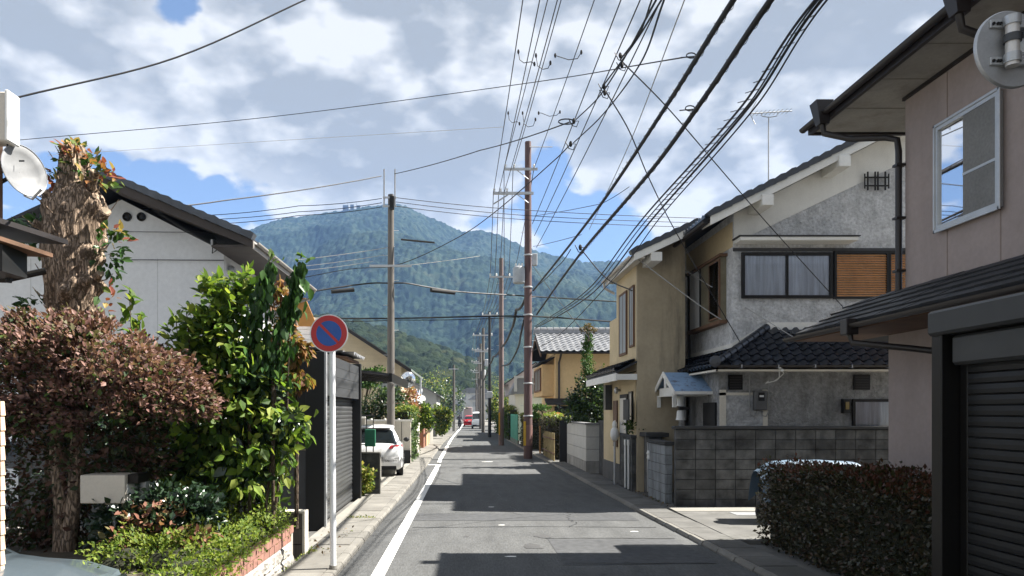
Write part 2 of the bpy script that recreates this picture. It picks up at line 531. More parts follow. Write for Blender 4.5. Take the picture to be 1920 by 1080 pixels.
def mesh_np(name, verts, faces_flat, loops, material, smooth=False):
    """mesh from numpy arrays; faces_flat = vertex indices, loops = corners per face (int)"""
    me = bpy.data.meshes.new(name)
    nv, nf = len(verts), len(faces_flat) // loops
    me.vertices.add(nv)
    me.vertices.foreach_set('co', np.asarray(verts, dtype=np.float32).ravel())
    me.loops.add(nf * loops)
    me.loops.foreach_set('vertex_index', np.asarray(faces_flat, dtype=np.int32))
    me.polygons.add(nf)
    me.polygons.foreach_set('loop_start', np.arange(0, nf * loops, loops, dtype=np.int32))
    me.polygons.foreach_set('loop_total', np.full(nf, loops, dtype=np.int32))
    if smooth:
        me.polygons.foreach_set('use_smooth', np.ones(nf, dtype=bool))
    me.materials.append(material)
    me.update(calc_edges=True)
    return me


# leaf shapes: unit leaf along +Y, normal +Z
LEAF_V = np.array([(0, 0, 0), (.30, .38, .07), (.20, .72, .02), (0, 1.0, -.10), (-.20, .72, .02), (-.30, .38, .07), (0, .5, -.03)], dtype=np.float32)
LEAF_F = np.array([(0, 1, 6), (1, 2, 6), (2, 3, 6), (3, 4, 6), (4, 5, 6), (5, 0, 6)], dtype=np.int32)
DIA_V = np.array([(0, 0, 0), (.30, .5, .08), (0, 1, -.04), (-.30, .5, .08)], dtype=np.float32)
DIA_F = np.array([(0, 1, 2), (0, 2, 3)], dtype=np.int32)


def leaf_frames(pts, centre, size, rng, droop=0.2, spread=0.8, sizevar=.5):
    """per leaf: 3x3 basis (x, y, z columns) scaled, and position"""
    n = len(pts)
    out = pts - centre
    out /= (np.linalg.norm(out, axis=1, keepdims=True) + 1e-6)
    y = out + rng.normal(0, spread, (n, 3))
    y[:, 2] -= droop
    y /= (np.linalg.norm(y, axis=1, keepdims=True) + 1e-6)
    zz = out * .5 + np.array([0.45, 0, .6]) + rng.normal(0, .45, (n, 3))
    x = np.cross(y, zz)
    x /= (np.linalg.norm(x, axis=1, keepdims=True) + 1e-6)
    z = np.cross(x, y)
    s = size * (1 - sizevar + 2 * sizevar * rng.random(n))
    return x * s[:, None], y * s[:, None], z * s[:, None]


def leaf_mesh(name, pts, fr, material, detail):
    V, Fc = (LEAF_V, LEAF_F) if detail else (DIA_V, DIA_F)
    x, y, z = fr
    v = pts[:, None, :] + V[None, :, 0:1] * x[:, None, :] + V[None, :, 1:2] * y[:, None, :] + V[None, :, 2:3] * z[:, None, :]
    n, k = len(pts), len(V)
    f = Fc[None, :, :] + (np.arange(n) * k)[:, None, None]
    return mesh_np(name, v.reshape(-1, 3), f.reshape(-1), 3, material)


LEAF_OBJ_MESH = {}


def leaf_cloud(name, parent, material, pts, size, centre=None, droop=.2, spread=.8, detail=False, singles=0, seed=0, single_name='leaf'):
    """one 'stuff' mesh of leaves; the leaves nearest the camera are objects of their own when singles > 0"""
    rng = np.random.default_rng(seed + 101)
    pts = np.asarray(pts, dtype=np.float32)
    c = np.asarray(centre if centre is not None else pts.mean(0), dtype=np.float32)
    fr = leaf_frames(pts, c, size, rng, droop, spread)
    if singles:
        # largest to the eye: near, and on the outside of the plant towards the viewer
        rad = pts - c
        score = np.linalg.norm(pts - np.array([0, 0, H]), axis=1) - .5 * np.linalg.norm(rad, axis=1) - .6 * np.linalg.norm(fr[1], axis=1) * 6
        order = np.argsort(score)
        pick, rest = order[:singles], order[singles:]
        key = material.name
        if key not in LEAF_OBJ_MESH:
            me = bpy.data.meshes.new('leaf')
            me.from_pydata(LEAF_V.tolist(), [], LEAF_F.tolist())
            me.materials.append(material)
            LEAF_OBJ_MESH[key] = me
        me = LEAF_OBJ_MESH[key]
        base = wl(parent)
        for i in pick:
            o = bpy.data.objects.new(single_name, me)
            COL.objects.link(o)
            o.parent = parent
            M = Matrix(((fr[0][i][0], fr[1][i][0], fr[2][i][0], pts[i][0] - base.x),
                        (fr[0][i][1], fr[1][i][1], fr[2][i][1], pts[i][1] - base.y),
                        (fr[0][i][2], fr[1][i][2], fr[2][i][2], pts[i][2] - base.z), (0, 0, 0, 1)))
            o.matrix_local = M
        pts, fr = pts[rest], tuple(a[rest] for a in fr)
    org = Vector([float(a) for a in c])
    me = leaf_mesh(name, pts - c, fr, material, detail)
    o = bpy.data.objects.new(name, me)
    link(o, org, parent)
    if parent is not None:
        o['kind'] = 'stuff'
    return o


def shell(c, r, n, rng, inner=.55, lump=.18, zmin=None, zmax=None):
    """points in an uneven ellipsoid shell"""
    d = rng.normal(0, 1, (n, 3))
    d /= np.linalg.norm(d, axis=1, keepdims=True)
    lum = 1 + lump * (np.sin(d[:, 0] * 5 + c[0] * 3) * np.sin(d[:, 1] * 6 + c[1]) + np.sin(d[:, 2] * 7 + c[2] * 2 + d[:, 0] * 4))
    rad = (inner + (1 - inner) * rng.random(n) ** .5) * lum
    p = np.array(c) + d * rad[:, None] * np.array(r)
    if zmin is not None:
        p = p[p[:, 2] > zmin]
    if zmax is not None:
        p = p[p[:, 2] < zmax]
    return p


def boxshell(x0, x1, y0, y1, z0, z1, n, rng, depth=.14, top=1.0, bump=.05):
    """points near the sides and top of a clipped hedge"""
    A = [(y1 - y0) * (z1 - z0), (y1 - y0) * (z1 - z0), (x1 - x0) * (z1 - z0), (x1 - x0) * (z1 - z0), (x1 - x0) * (y1 - y0) * top]
    A = np.array(A) / sum(A)
    side = rng.choice(5, n, p=A)
    u, v, w = rng.random(n), rng.random(n), rng.random(n) ** 1.5 * depth
    X = x0 + u * (x1 - x0)
    Y = y0 + v * (y1 - y0)
    Z = z0 + rng.random(n) * (z1 - z0)
    w = w + bump * np.sin(X * 5 + Y * 4.3) * np.sin(Z * 6 + Y * 2.1)
    X = np.where(side == 0, x0 + w, np.where(side == 1, x1 - w, X))
    Y = np.where(side == 2, y0 + w, np.where(side == 3, y1 - w, Y))
    Z = np.where(side == 4, z1 - w, Z)
    return np.stack([X, Y, Z], 1)


def pieces(name, mesh, mats, parent, limit=300, stuff_name=None, material=None):
    """alike pieces sharing one mesh: the nearest `limit` as objects, the rest joined as stuff"""
    mats = sorted(mats, key=lambda m: (m.translation - Vector((0, 0, H))).length)
    base = wl(parent)
    for m in mats[:limit]:
        o = bpy.data.objects.new(name, mesh)
        COL.objects.link(o)
        o.parent = parent
        m2 = m.copy()
        m2.translation = m.translation - base
        o.matrix_local = m2
    rest = mats[limit:]
    if rest:
        b = MB()
        vs = [v.co.copy() for v in mesh.vertices]
        fs = [tuple(p.vertices) for p in mesh.polygons]
        for m in rest:
            b.add([m @ v for v in vs], fs)
        o = b.build(stuff_name or name + '_field', mesh.materials[0], parent)
        o['kind'] = 'stuff'


def mesh_of(mb, name, material, bevel=False):
    me = bpy.data.meshes.new(name)
    me.from_pydata([tuple(v) for v in mb.v], [], mb.f)
    me.materials.append(material)
    me.update()
    return me


def frame_map(facing, plane):
    """(a, out, z) on a wall -> world; facing '-y' (towards the camera), '-x', '+x'"""
    if facing == '-y':
        return lambda a, o, z: (a, plane - o, z)
    if facing == '-x':
        return lambda a, o, z: (plane - o, a, z)
    return lambda a, o, z: (plane + o, a, z)


def mbox(mb, mp, a0, a1, o0, o1, z0, z1):
    p, q = mp(a0, o0, z0), mp(a1, o1, z1)
    return mb.box(p[0], q[0], p[1], q[1], p[2], q[2])


def window(parent, facing, plane, a0, a1, z0, z1, panes=2, frame_m=None, glass=None, back='curtain', fw=.05, mid_rail=False, proud=.05, name='window'):
    mp = frame_map(facing, plane)
    frame_m = frame_m or brown_metal
    fr = MB()
    mbox(fr, mp, a0, a1, 0.002, proud, z0, z0 + fw)
    mbox(fr, mp, a0, a1, 0.002, proud, z1 - fw, z1)
    mbox(fr, mp, a0, a0 + fw, 0.002, proud, z0 + fw, z1 - fw)
    mbox(fr, mp, a1 - fw, a1, 0.002, proud, z0 + fw, z1 - fw)
    w = (a1 - a0 - fw) / panes
    for i in range(1, panes):
        a = a0 + fw / 2 + i * w
        mbox(fr, mp, a - fw * .4, a + fw * .4, 0.002, proud * .8, z0 + fw, z1 - fw)
    if mid_rail:
        zm = z0 + (z1 - z0) * .42
        mbox(fr, mp, a0 + fw, a1 - fw, 0.01, proud * .7, zm - .02, zm + .02)
    f = fr.build(name, frame_m, parent)
    bk = MB()
    mbox(bk, mp, a0 + fw * .5, a1 - fw * .5, 0.003, 0.006, z0 + fw * .5, z1 - fw * .5)
    bk.build('dark_interior', dark_room, f)
    if back == 'curtain':
        for i in range(panes):
            c = MB()
            s0, s1 = a0 + fw / 2 + i * w + .02, a0 + fw / 2 + (i + 1) * w - .02
            n = max(14, int((s1 - s0) / .03))
            vs, fs = [], []
            ph = random.random() * 6
            for j in range(n + 1):
                a = s0 + (s1 - s0) * j / n
                for z, k in ((z0 + fw, 1.0), (z1 - fw, .6)):
                    o = .017 + .011 * k * math.sin(j * .95 + ph + math.sin(j * .3))
                    vs.append(mp(a, o, z))
            for j in range(n):
                fs.append((2 * j, 2 * j + 2, 2 * j + 3, 2 * j + 1))
            c.add(vs, fs)
            c.build('curtain', curtain_m, f)
    for i in range(panes):
        g = MB()
        s0, s1 = a0 + fw / 2 + i * w + fw * .3, a0 + fw / 2 + (i + 1) * w - fw * .3
        mbox(g, mp, s0, s1, .030, .034, z0 + fw, z1 - fw)
        g.build('pane', (glass[i] if isinstance(glass, (list, tuple)) else glass) or glass_w, f)
    return f


def tile_mesh(w, l, material, name='tile'):
    """one curved roof tile: width along +X, down-slope along +Y, normal +Z"""
    prof = [(0, .046), (.18, .008), (.38, -.010), (.60, .006), (.80, .050), (1.04, .054)]
    mb = MB()
    vs = []
    for y, lift in ((0, 0), (l * 1.12, .034)):
        for (x, z) in prof:
            vs.append((x * w, y, z + lift))
    for (x, z) in prof:
        vs.append((x * w, l * 1.12, z + .002))
    n = len(prof)
    fs = [(i, i + 1, n + i + 1, n + i) for i in range(n - 1)] + [(n + i, n + i + 1, 2 * n + i + 1, 2 * n + i) for i in range(n - 1)]
    mb.add(vs, fs)
    me = mesh_of(mb, name, material)
    me.shade_smooth()
    me.set_sharp_from_angle(angle=math.radians(50))
    return me


def tile_grid(parent, mesh, origin, across, down, w, l, nu, nv, inside=None, limit=300, jitter=.006):
    """origin: top corner; across and down are unit vectors"""
    across, down = Vector(across).normalized(), Vector(down).normalized()
    nrm = across.cross(down)
    flip = 1
    if nrm.z < 0:
        nrm = -nrm
    out = []
    for j in range(nv):
        for i in range(nu):
            p = Vector(origin) + across * (i * w) + down * (j * l)
            cpt = p + across * w * .5 + down * l * .5
            if inside and not inside(cpt):
                continue
            a = across
            M = Matrix((a, down, nrm)).transposed().to_4x4()
            M = M @ Euler((random.uniform(-.01, .01), random.uniform(-.015, .015), random.uniform(-.01, .01))).to_matrix().to_4x4()
            M.translation = p + nrm * random.uniform(0, jitter)
            out.append(M)
    pieces('tile', mesh, out, parent, limit)


def wire(name, label, pts, r, m=None, sag=0.0, group=None, cat='cable', n=6, steps=14):
    """a cable through points, sagging between them"""
    path = []
    V_ = [Vector(p) for p in pts]
    for k in range(len(V_) - 1):
        a, b = V_[k], V_[k + 1]
        m0 = (b - V_[k - 1]) / 2 if k > 0 else (b - a)
        m1 = (V_[k + 2] - a) / 2 if k + 2 < len(V_) else (b - a)
        L_ = (b - a).length
        m0 = m0.normalized() * L_
        m1 = m1.normalized() * L_
        smooth_curve = len(V_) > 2 and sag == 0
        for i in range(steps):
            t = i / steps
            p = a.lerp(b, t) if not smooth_curve else a * (2 * t ** 3 - 3 * t * t + 1) + m0 * (t ** 3 - 2 * t * t + t) + b * (3 * t * t - 2 * t ** 3) + m1 * (t ** 3 - t * t)
            p.z -= sag * 4 * t * (1 - t)
            path.append(p)
    path.append(Vector(pts[-1]))
    mb = MB()
    mb.tube(path, r, n=n)
    o = mb.build(name, m or cable_m, None, smooth=60)
    return tag(o, label, cat, group)

# ------------------------------------------------------------------ land: mountain, hill, ground, road
def hash2(ix, iy, k=0.0):
    v = np.sin(ix * 127.1 + iy * 311.7 + k * 74.7) * 43758.5453
    return v - np.floor(v)


def vnoise(x, y, k=0.0):
    ix, iy = np.floor(x), np.floor(y)
    fx, fy = x - ix, y - iy
    fx, fy = fx * fx * (3 - 2 * fx), fy * fy * (3 - 2 * fy)
    a, b = hash2(ix, iy, k), hash2(ix + 1, iy, k)
    c, d = hash2(ix, iy + 1, k), hash2(ix + 1, iy + 1, k)
    return (a * (1 - fx) + b * fx) * (1 - fy) + (c * (1 - fx) + d * fx) * fy


def fbm(x, y, o=4, k=0.0):
    s, a = 0, .5
    for i in range(o):
        s = s + a * vnoise(x * 2 ** i, y * 2 ** i, k + i)
        a *= .5
    return s


def crowns(x, y, cell, k=0.0):
    """rounded tree tops: height 0..1 from the nearest jittered centre"""
    u, v = x / cell, y / cell
    iu, iv = np.floor(u), np.floor(v)
    best = np.full_like(u, 9.0)
    hgt = np.zeros_like(u)
    for dx in (-1, 0, 1):
        for dy in (-1, 0, 1):
            cx, cy = iu + dx, iv + dy
            px, py = cx + .15 + .7 * hash2(cx, cy, k), cy + .15 + .7 * hash2(cx, cy, k + 5)
            d = (u - px) ** 2 + (v - py) ** 2
            h = .55 + .6 * hash2(cx, cy, k + 9)
            m = d < best
            best = np.where(m, d, best)
            hgt = np.where(m, h, hgt)
    return np.clip(1 - best * 1.5, 0, 1) ** .5 * hgt


def land_mat(name, cols, cell):
    m = bpy.data.materials.new(name)
    m.use_nodes = True
    t = NT(m.node_tree)
    pos = t.n('ShaderNodeNewGeometry').outputs['Position']
    mp = t.n('ShaderNodeMapping', i_Vector=pos)
    mp.inputs['Scale'].default_value = (1, 1, .5)
    vor = t.n('ShaderNodeTexVoronoi', i_Vector=mp.outputs[0], i_Scale=1 / cell)
    big = t.n('ShaderNodeTexNoise', i_Vector=mp.outputs[0], i_Scale=1 / (cell * 12), i_Detail=4.0).outputs['Fac']
    fine = t.n('ShaderNodeTexNoise', i_Vector=mp.outputs[0], i_Scale=6 / cell, i_Detail=4.0, i_Roughness=.7).outputs['Fac']
    sep = t.n('ShaderNodeSeparateColor', i_0=vor.outputs['Color']).outputs[0]
    f = t.math('ADD', t.math('MULTIPLY', sep, .55), t.math('MULTIPLY_ADD', big, .9, -.2))
    c = t.ramp(f, cols)
    c = t.n('ShaderNodeVectorMath', operation='SCALE', i_0=c, i_Scale=t.math('MULTIPLY_ADD', fine, 1.1, .45)).outputs[0]
    b = t.n('ShaderNodeBsdfPrincipled', i_Base_Color=c, i_Roughness=.9)
    b.inputs['Specular IOR Level'].default_value = .1
    bp = t.n('ShaderNodeBump', i_Height=fine, i_Strength=1.0, i_Distance=cell * .22)
    t.l(bp.outputs[0], b.inputs['Normal'])
    o = t.n('ShaderNodeOutputMaterial')
    t.l(b.outputs[0], o.inputs['Surface'])
    return m


def polar_land(name, fn, t0, t1, nt, y0, y1, ny, material, label):
    tt = np.linspace(t0, t1, nt)
    yy = y0 + (y1 - y0) * np.linspace(0, 1, ny)
    T, Y = np.meshgrid(tt, yy)
    X = T * Y
    Z = fn(X, Y, T)
    v = np.stack([X, Y, Z], -1).reshape(-1, 3)
    i = np.arange(nt - 1)[None, :] + np.arange(ny - 1)[:, None] * nt
    f = np.stack([i, i + 1, i + nt + 1, i + nt], -1).reshape(-1)
    me = mesh_np(name, v, f, 4, material, smooth=True)
    o = bpy.data.objects.new(name, me)
    link(o, (0, 0, 0))
    tag(o, label, None, None, 'structure')
    return o


RIDGE = ([-400, 0, 200, 380, 460, 490, 540, 600, 650, 690, 735, 770, 815, 865, 900, 940, 985, 1030, 1060, 1100, 1150, 1250, 1400, 1700, 2300],
         [590, 500, 475, 455, 434, 420, 409, 400, 392, 386, 381, 390, 408, 435, 430, 440, 461, 476, 479, 492, 487, 480, 500, 560, 640])
FRONT = ([-400, 300, 480, 560, 600, 650, 700, 760, 850, 950, 1050, 1150, 1300, 1600, 2300],
         [650, 640, 600, 520, 462, 440, 434, 442, 468, 492, 524, 556, 590, 640, 700])
NEARR = ([-400, 200, 500, 560, 640, 700, 760, 820, 880, 930, 960, 1000, 1100, 1300, 2300],
         [560, 570, 588, 584, 593, 606, 624, 646, 672, 702, 726, 744, 760, 772, 774])


def mountain_fn(X, Y, T):
    px = CX + F * T
    yr, yf, y0 = 1900.0, 1330.0, 640.0
    zr = (CY - np.interp(px, *RIDGE)) / F * yr - 8
    zf = (CY - np.interp(px, *FRONT)) / F * yf - 5
    s = np.clip((Y - y0) / (yr - y0), 0, 1)
    main = zr * s ** 1.12 - np.clip(Y - yr, 0, 1e9) * .5
    sf = np.clip((Y - y0) / (yf - y0), 0, 1)
    front = zf * (sf ** .95) - np.clip(Y - yf, 0, 1e9) * .28
    rn = 1 - np.abs(2 * fbm(X / 330 + 3.1, Y / 420, 4, 2.0) - 1) * 2.0
    amp = np.clip(s * (1 - s) * 4, 0, 1)
    z = np.maximum(main + (rn - .6) * 100 * amp, front + (rn - .6) * 85 * np.clip(sf * (1 - sf) * 4, 0, 1))
    z = z + (fbm(X / 60, Y / 60, 3, 7.0) - .5) * 14 * np.clip(s * 6, 0, 1)
    z = z + crowns(X, Y, 10.0, 1.0) * 9.0 * np.clip(s * 20, 0, 1) + crowns(X, Y, 6.0, 3.0) * 2.6
    return z + H - 2


def near_fn(X, Y, T):
    px = CX + F * T
    yr, y0 = 430.0, 235.0
    zr = (CY - np.interp(px, *NEARR)) / F * yr - 2.5
    s = np.clip((Y - y0) / (yr - y0), 0, 1)
    z = zr * s ** .9 - np.clip(Y - yr, 0, 1e9) * .35
    rn = fbm(X / 60 + 1, Y / 60, 4, 4.0)
    z = z + (rn - .5) * 14 * np.clip(s * (1 - s) * 4, 0, 1)
    z = z + (crowns(X, Y, 6.5, 2.0) * 4.2 + crowns(X, Y, 2.6, 6.0) * 1.1) * np.clip(zr / 6, 0, 1) * np.clip(s * 12, 0, 1)
    return z


mountain_m = land_mat('far_forest', [(.1, (.004, .012, .011)), (.4, (.010, .023, .017)), (.65, (.022, .040, .026)), (.95, (.042, .056, .036))], 10.0)
hill_m = land_mat('near_forest', [(.1, (.004, .009, .004)), (.4, (.009, .017, .008)), (.7, (.018, .029, .012)), (.95, (.038, .042, .019))], 6.5)
polar_land('mountain', mountain_fn, -.85, .80, 1000, 640, 2150, 400, mountain_m, 'tall wooded blue-green mountain closing the end of the street')
polar_land('hill', near_fn, -.62, .30, 640, 235, 560, 210, hill_m, 'lower dark green wooded hill in front of the mountain')

ss_ = thing('summit_station', 'tiny buildings and masts standing on the mountain summit', 'building', P(655, 384, 1880))
for (px, w_, h_) in ((648, 14, 2), (660, 9, 3.5), (672, 10, 1.5)):
    x, y, z = P(px, 386, 1880)
    q = MB(); q.box(x - w_ / 2, x + w_ / 2, y, y + 6, z - 14, z + h_); q.build('block', mat('far_grey_block', (.12, .13, .14), .9), ss_)
for px in (652, 668):
    x, y, z = P(px, 386, 1880)
    q = MB(); q.tube([(x, y, z), (x, y, z + 9)], .5, 5); q.build('mast', mat('far_grey_block', (.12, .13, .14)), ss_)

# ground sheet
g = MB()
g.add([(-2580, -110, -.02), (2580, -110, -.02), (2580, 2380, -.02), (-2580, 2380, -.02)], [(0, 1, 2, 3)])
structure(g.build('ground', concrete, None))


def XR(y):
    """street-side edge of the right kerb"""
    return float(np.interp(y, [-5, 5, 8.9, 13.9, 26, 35, 60, 110, 400], [3.8, 3.62, 3.5, 3.34, 3.19, 3.0, 2.7, 2.5, 2.4]))


def XL(y):
    return float(np.interp(y, [-5, 8.9, 26, 45, 60, 100, 400], [-1.56, -1.53, -1.40, -1.40, -1.2, -.9, -.9]))


def strip(ys, xl, xr, z):
    mb = MB()
    vs, fs = [], []
    for y in ys:
        vs += [(xl(y), y, z), (xr(y), y, z)]
    for i in range(len(ys) - 1):
        fs.append((2 * i, 2 * i + 1, 2 * i + 3, 2 * i + 2))
    return mb.add(vs, fs)


YS = [-12, -5, 0, 5, 8.9, 13.9, 20, 26, 35, 45, 60, 80, 110, 180, 260]
road = structure(strip(YS, XL, XR, 0.0).build('road', asphalt, None, origin=(0, 0, 0)))
# tarred seams and patches of newer asphalt
pt = strip([9.6, 11.4], lambda y: 1.25, lambda y: XR(y) - .25, .004).build('asphalt_patch', asphalt_new, road)
pt = strip([13.35, 14.3], lambda y: -1.0, lambda y: 3.1, .004).build('asphalt_patch', asphalt_new, road)
for (y, x0, x1, s) in ((9.55, 1.22, 3.2, .006), (11.45, 1.22, 3.2, .006), (12.6, -.9, 3.2, .004), (20.2, -1.2, 1.6, .03), (26.3, -1.3, 2.5, .05), (30.2, -1.2, 2.4, .06)):
    mb = MB()
    vs, fs = [], []
    n = 26
    for i in range(n + 1):
        x = x0 + (x1 - x0) * i / n
        yy = y + .05 * math.sin(x * 1.3 + y) + random.uniform(-.006, .006) + s * 0.4 * math.sin(i)
        w = .009 + random.uniform(0, .006) + s * .15
        vs += [(x, yy - w, .0052), (x, yy + w, .0052)]
    fs = [(2 * i, 2 * i + 2, 2 * i + 3, 2 * i + 1) for i in range(n)]
    mb.add(vs, fs).build('crack_seam', black_m, road)
for k in range(26):
    x, y = random.uniform(-.9, 3.1), random.uniform(7.5, 34)
    r = random.uniform(.03, .16)
    mb = MB()
    mb.add([(x + r * math.cos(a) * random.uniform(.6, 1.2), y + r * 1.5 * math.sin(a) * random.uniform(.6, 1.2), .0048) for a in [i * math.pi / 6 for i in range(12)]], [tuple(range(12))])
    mb.build('oil_spot', mat('old_oil_spot', (.062, .062, .062), .8, .2, 4), road)
for k in range(5):
    x0, y0 = random.uniform(-.5, 2.6), random.uniform(7.5, 24)
    pts_, x, y = [], x0, y0
    for i in range(14):
        pts_.append((x, y)); x += random.uniform(-.12, .12); y += random.uniform(.05, .2)
    mb = MB()
    mb.add([p for (x, y) in pts_ for p in ((x - .006, y, .0056), (x + .006, y, .0056))], [(2 * i, 2 * i + 1, 2 * i + 3, 2 * i + 2) for i in range(13)]).build('crack_seam', black_m, road)
# worn flecks of paint and a flattened patch
for (px, py, w) in ((921, 951, .10), (941, 985, .08), (958, 1044, .11), (914, 866, .28), (1190, 997, .09)):
    x, y, _ = P(px, py, F * H / (py - CY))
    mb = MB()
    n = 9
    pts = [(x + w * math.cos(2 * math.pi * i / n) * random.uniform(.6, 1), y + w * .5 * math.sin(2 * math.pi * i / n) * random.uniform(.6, 1), .006) for i in range(n)]
    mb.add(pts, [tuple(range(n))]).build('paint_fleck', white_line, road)


def XW(y):
    """centre of the painted edge line"""
    return float(np.interp(y, [4, 8.9, 27, 30, 50, 60, 90, 120], [-1.05, -1.05, -1.01, -1.06, -1.06, -1.0, -.62, -.45]))


for (a, b) in ((2.0, 27.2), (28.7, 43.0), (44.5, 120)):
    n = max(2, int((b - a) / 1.5))
    ys = [a + (b - a) * i / n for i in range(n + 1)]
    strip(ys, lambda y: XW(y) - .08, lambda y: XW(y) + .08, .0045).build('edge_line', white_line, road)
strip([27.32, 27.52], lambda y: -2.35, lambda y: XW(y) + .08, .0045).build('edge_line', white_line, road)
strip([27.2, 27.32], lambda y: XW(y) - .081, lambda y: XW(y) + .079, .0047).build('edge_line', white_line, road)

# left pavement: kerb stones, gutter lids, private aprons
pav = tag(thing('pavement', None, None, (-1.9, 3, 0)), kind='structure')
base = strip([-10, 8.9, 26, 45, 60, 100, 200], lambda y: XL(y) - 2.6, lambda y: XL(y) - .002, .015).build('bed', concrete_d, pav)
lid = MB(); lid.box(-.235, .235, -.293, .293, 0, .06)
lid_me = mesh_of(lid, 'gutter_lid', concrete)
kb = MB(); kb.prism([(-.06, 0), (.055, 0), (.055, .035), (.03, .075), (-.06, .08)], 'y', -.296, .296)
kb_me = mesh_of(kb, 'kerb_stone', concrete)
lids, kbs = [], []
y = 3.0
while y < 62:
    for lst, dx, z in ((lids, -.36, .02), (kbs, -.055, 0.0)):
        M = Matrix.Rotation(random.uniform(-.006, .006), 4, 'Z')
        M.translation = (XL(y) + dx, y, z + random.uniform(-.004, .004))
        lst.append(M)
    y += .60
pieces('gutter_lid', lid_me, lids, pav)
pieces('kerb_stone', kb_me, kbs, pav)
# narrow weed-grown joint
ap = strip([10.05, 16.3], lambda y: -2.32, lambda y: XL(y) - .60, .085).build('apron', concrete_l, pav)
ap = strip([16.32, 27.0], lambda y: -4.6, lambda y: XL(y) - .60, .08).build('apron', concrete_l, pav)
ap = strip([27.1, 62], lambda y: XL(y) - 1.3, lambda y: XL(y) - .60, .08).build('apron', concrete, pav)
ap = strip([3, 10.03], lambda y: -2.16, lambda y: XL(y) - .60, .06).build('apron', concrete_d, pav)
rng = np.random.default_rng(5)
gp = np.concatenate([np.stack([rng.uniform(-2.1, -1.62, 150), rng.normal(13.2, .05, 150), rng.uniform(.07, .10, 150)], 1),
                     np.stack([rng.uniform(-2.12, -2.0, 60), rng.normal(10.0, .12, 60), rng.uniform(.06, .12, 60)], 1),
                     np.stack([rng.normal(-2.14, .02, 150), rng.uniform(5, 10, 150), rng.uniform(.05, .09, 150)], 1)])
wd = leaf_cloud('weeds', None, lf_yellow, gp, .035, seed=3)
tag(wd, 'low weeds growing in the joints of the left pavement', None, None, 'stuff')

# right pavement
pvr = tag(thing('pavement', None, None, (3.9, 3, 0)), kind='structure')
strip([-6, 5, 8.9, 13.9, 26, 35, 60, 110], lambda y: XR(y) + .002, lambda y: XR(y) + 6.0, .012).build('bed', concrete_d, pvr)
lids, kbs = [], []
y = 4.0
while y < 62:
    for lst, dx, z in ((lids, .32, .01), (kbs, .055, -.015)):
        M = Matrix.Rotation(random.uniform(-.006, .006) + .015 + (math.pi if lst is kbs else 0), 4, 'Z')
        M.translation = (XR(y) + dx, y, z + random.uniform(-.004, .004))
        lst.append(M)
    y += .60
lid_d = mesh_of(lid, 'gutter_lid', concrete_d)
kb_d = mesh_of(kb, 'kerb_stone', concrete)
pieces('gutter_lid', lid_d, lids, pvr)
pieces('kerb_stone', kb_d, kbs, pvr)
mb = MB(); mb.box(3.95, 8.6, 10.9, 14.7, .013, .075)
mb.build('driveway', concrete_d, pvr)
mb = MB(); mb.box(3.95, 8.6, 14.05, 14.6, .07, .082)
mb.build('driveway_strip', concrete_l, pvr)
mb = MB(); mb.box(4.9, 5.5, 13.5, 13.9, .07, .081)
mb.build('drain_cover', galv, pvr)

# air between here and the mountain
hz = MB(); hz.box(-2600, 2600, -120, 2400, -1.02, 640)
hzm = bpy.data.materials.new('haze')
hzm.use_nodes = True
t = NT(hzm.node_tree)
pv = t.n('ShaderNodeVolumePrincipled')
pv.inputs['Color'].default_value = (.27, .48, .92, 1)
pv.inputs['Density'].default_value = .00014
pv.inputs['Anisotropy'].default_value = 0.0
o = t.n('ShaderNodeOutputMaterial')
t.l(pv.outputs[0], o.inputs['Volume'])
haze = hz.build('haze', hzm, None)
tag(haze, 'pale blue haze lying over the valley', None, None, 'stuff')

# ================================================================== RIGHT SIDE
tile_me = tile_mesh(.225, .20, tile_dark)


def gutter(parent, p, q, r=.055, m=None, name='gutter'):
    """half-round gutter with a flat back from p to q"""
    p, q = Vector(p), Vector(q)
    d = (q - p).normalized()
    side = d.cross(Vector((0, 0, 1))).normalized()
    mb = MB()
    prof = []
    for i in range(9):
        a = math.pi + math.pi * i / 8
        prof.append((math.cos(a) * r, math.sin(a) * r))
    prof += [(r * .82, 0), (r * .6, -r * .55), (0, -r * .8), (-r * .6, -r * .55), (-r * .82, 0)]
    vs = [p + side * a + Vector((0, 0, b)) for a, b in prof] + [q + side * a + Vector((0, 0, b)) for a, b in prof]
    n = len(prof)
    mb.add(vs, [(i, i + n, (i + 1) % n + n, (i + 1) % n) for i in range(n)] + [tuple(range(n)), tuple(range(2 * n - 1, n - 1, -1))])
    return mb.build(name, m or brown_metal, parent, smooth=50)


def verge_tiles(parent, p, q, w, material, n, name='verge_tile', h=.11):
    """chunky end tiles stepping up a gable edge"""
    p, q = Vector(p), Vector(q)
    L = (q - p).length / n
    mb = MB()
    mb.prism([(0, 0), (L * 1.04, -.012), (L * 1.04, h), (L * .7, h + .018), (0, h - .012)], 'y', -w, w)
    me = mesh_of(mb, name, material)
    ang = math.atan2(q.z - p.z, q.x - p.x)
    lst = []
    for i in range(n):
        M = Matrix.Rotation(-ang, 4, 'Y')
        M.translation = p + (q - p) * (i / n) + Vector((0, 0, random.uniform(-.004, .004)))
        lst.append(M)
    pieces(name, me, lst, parent)


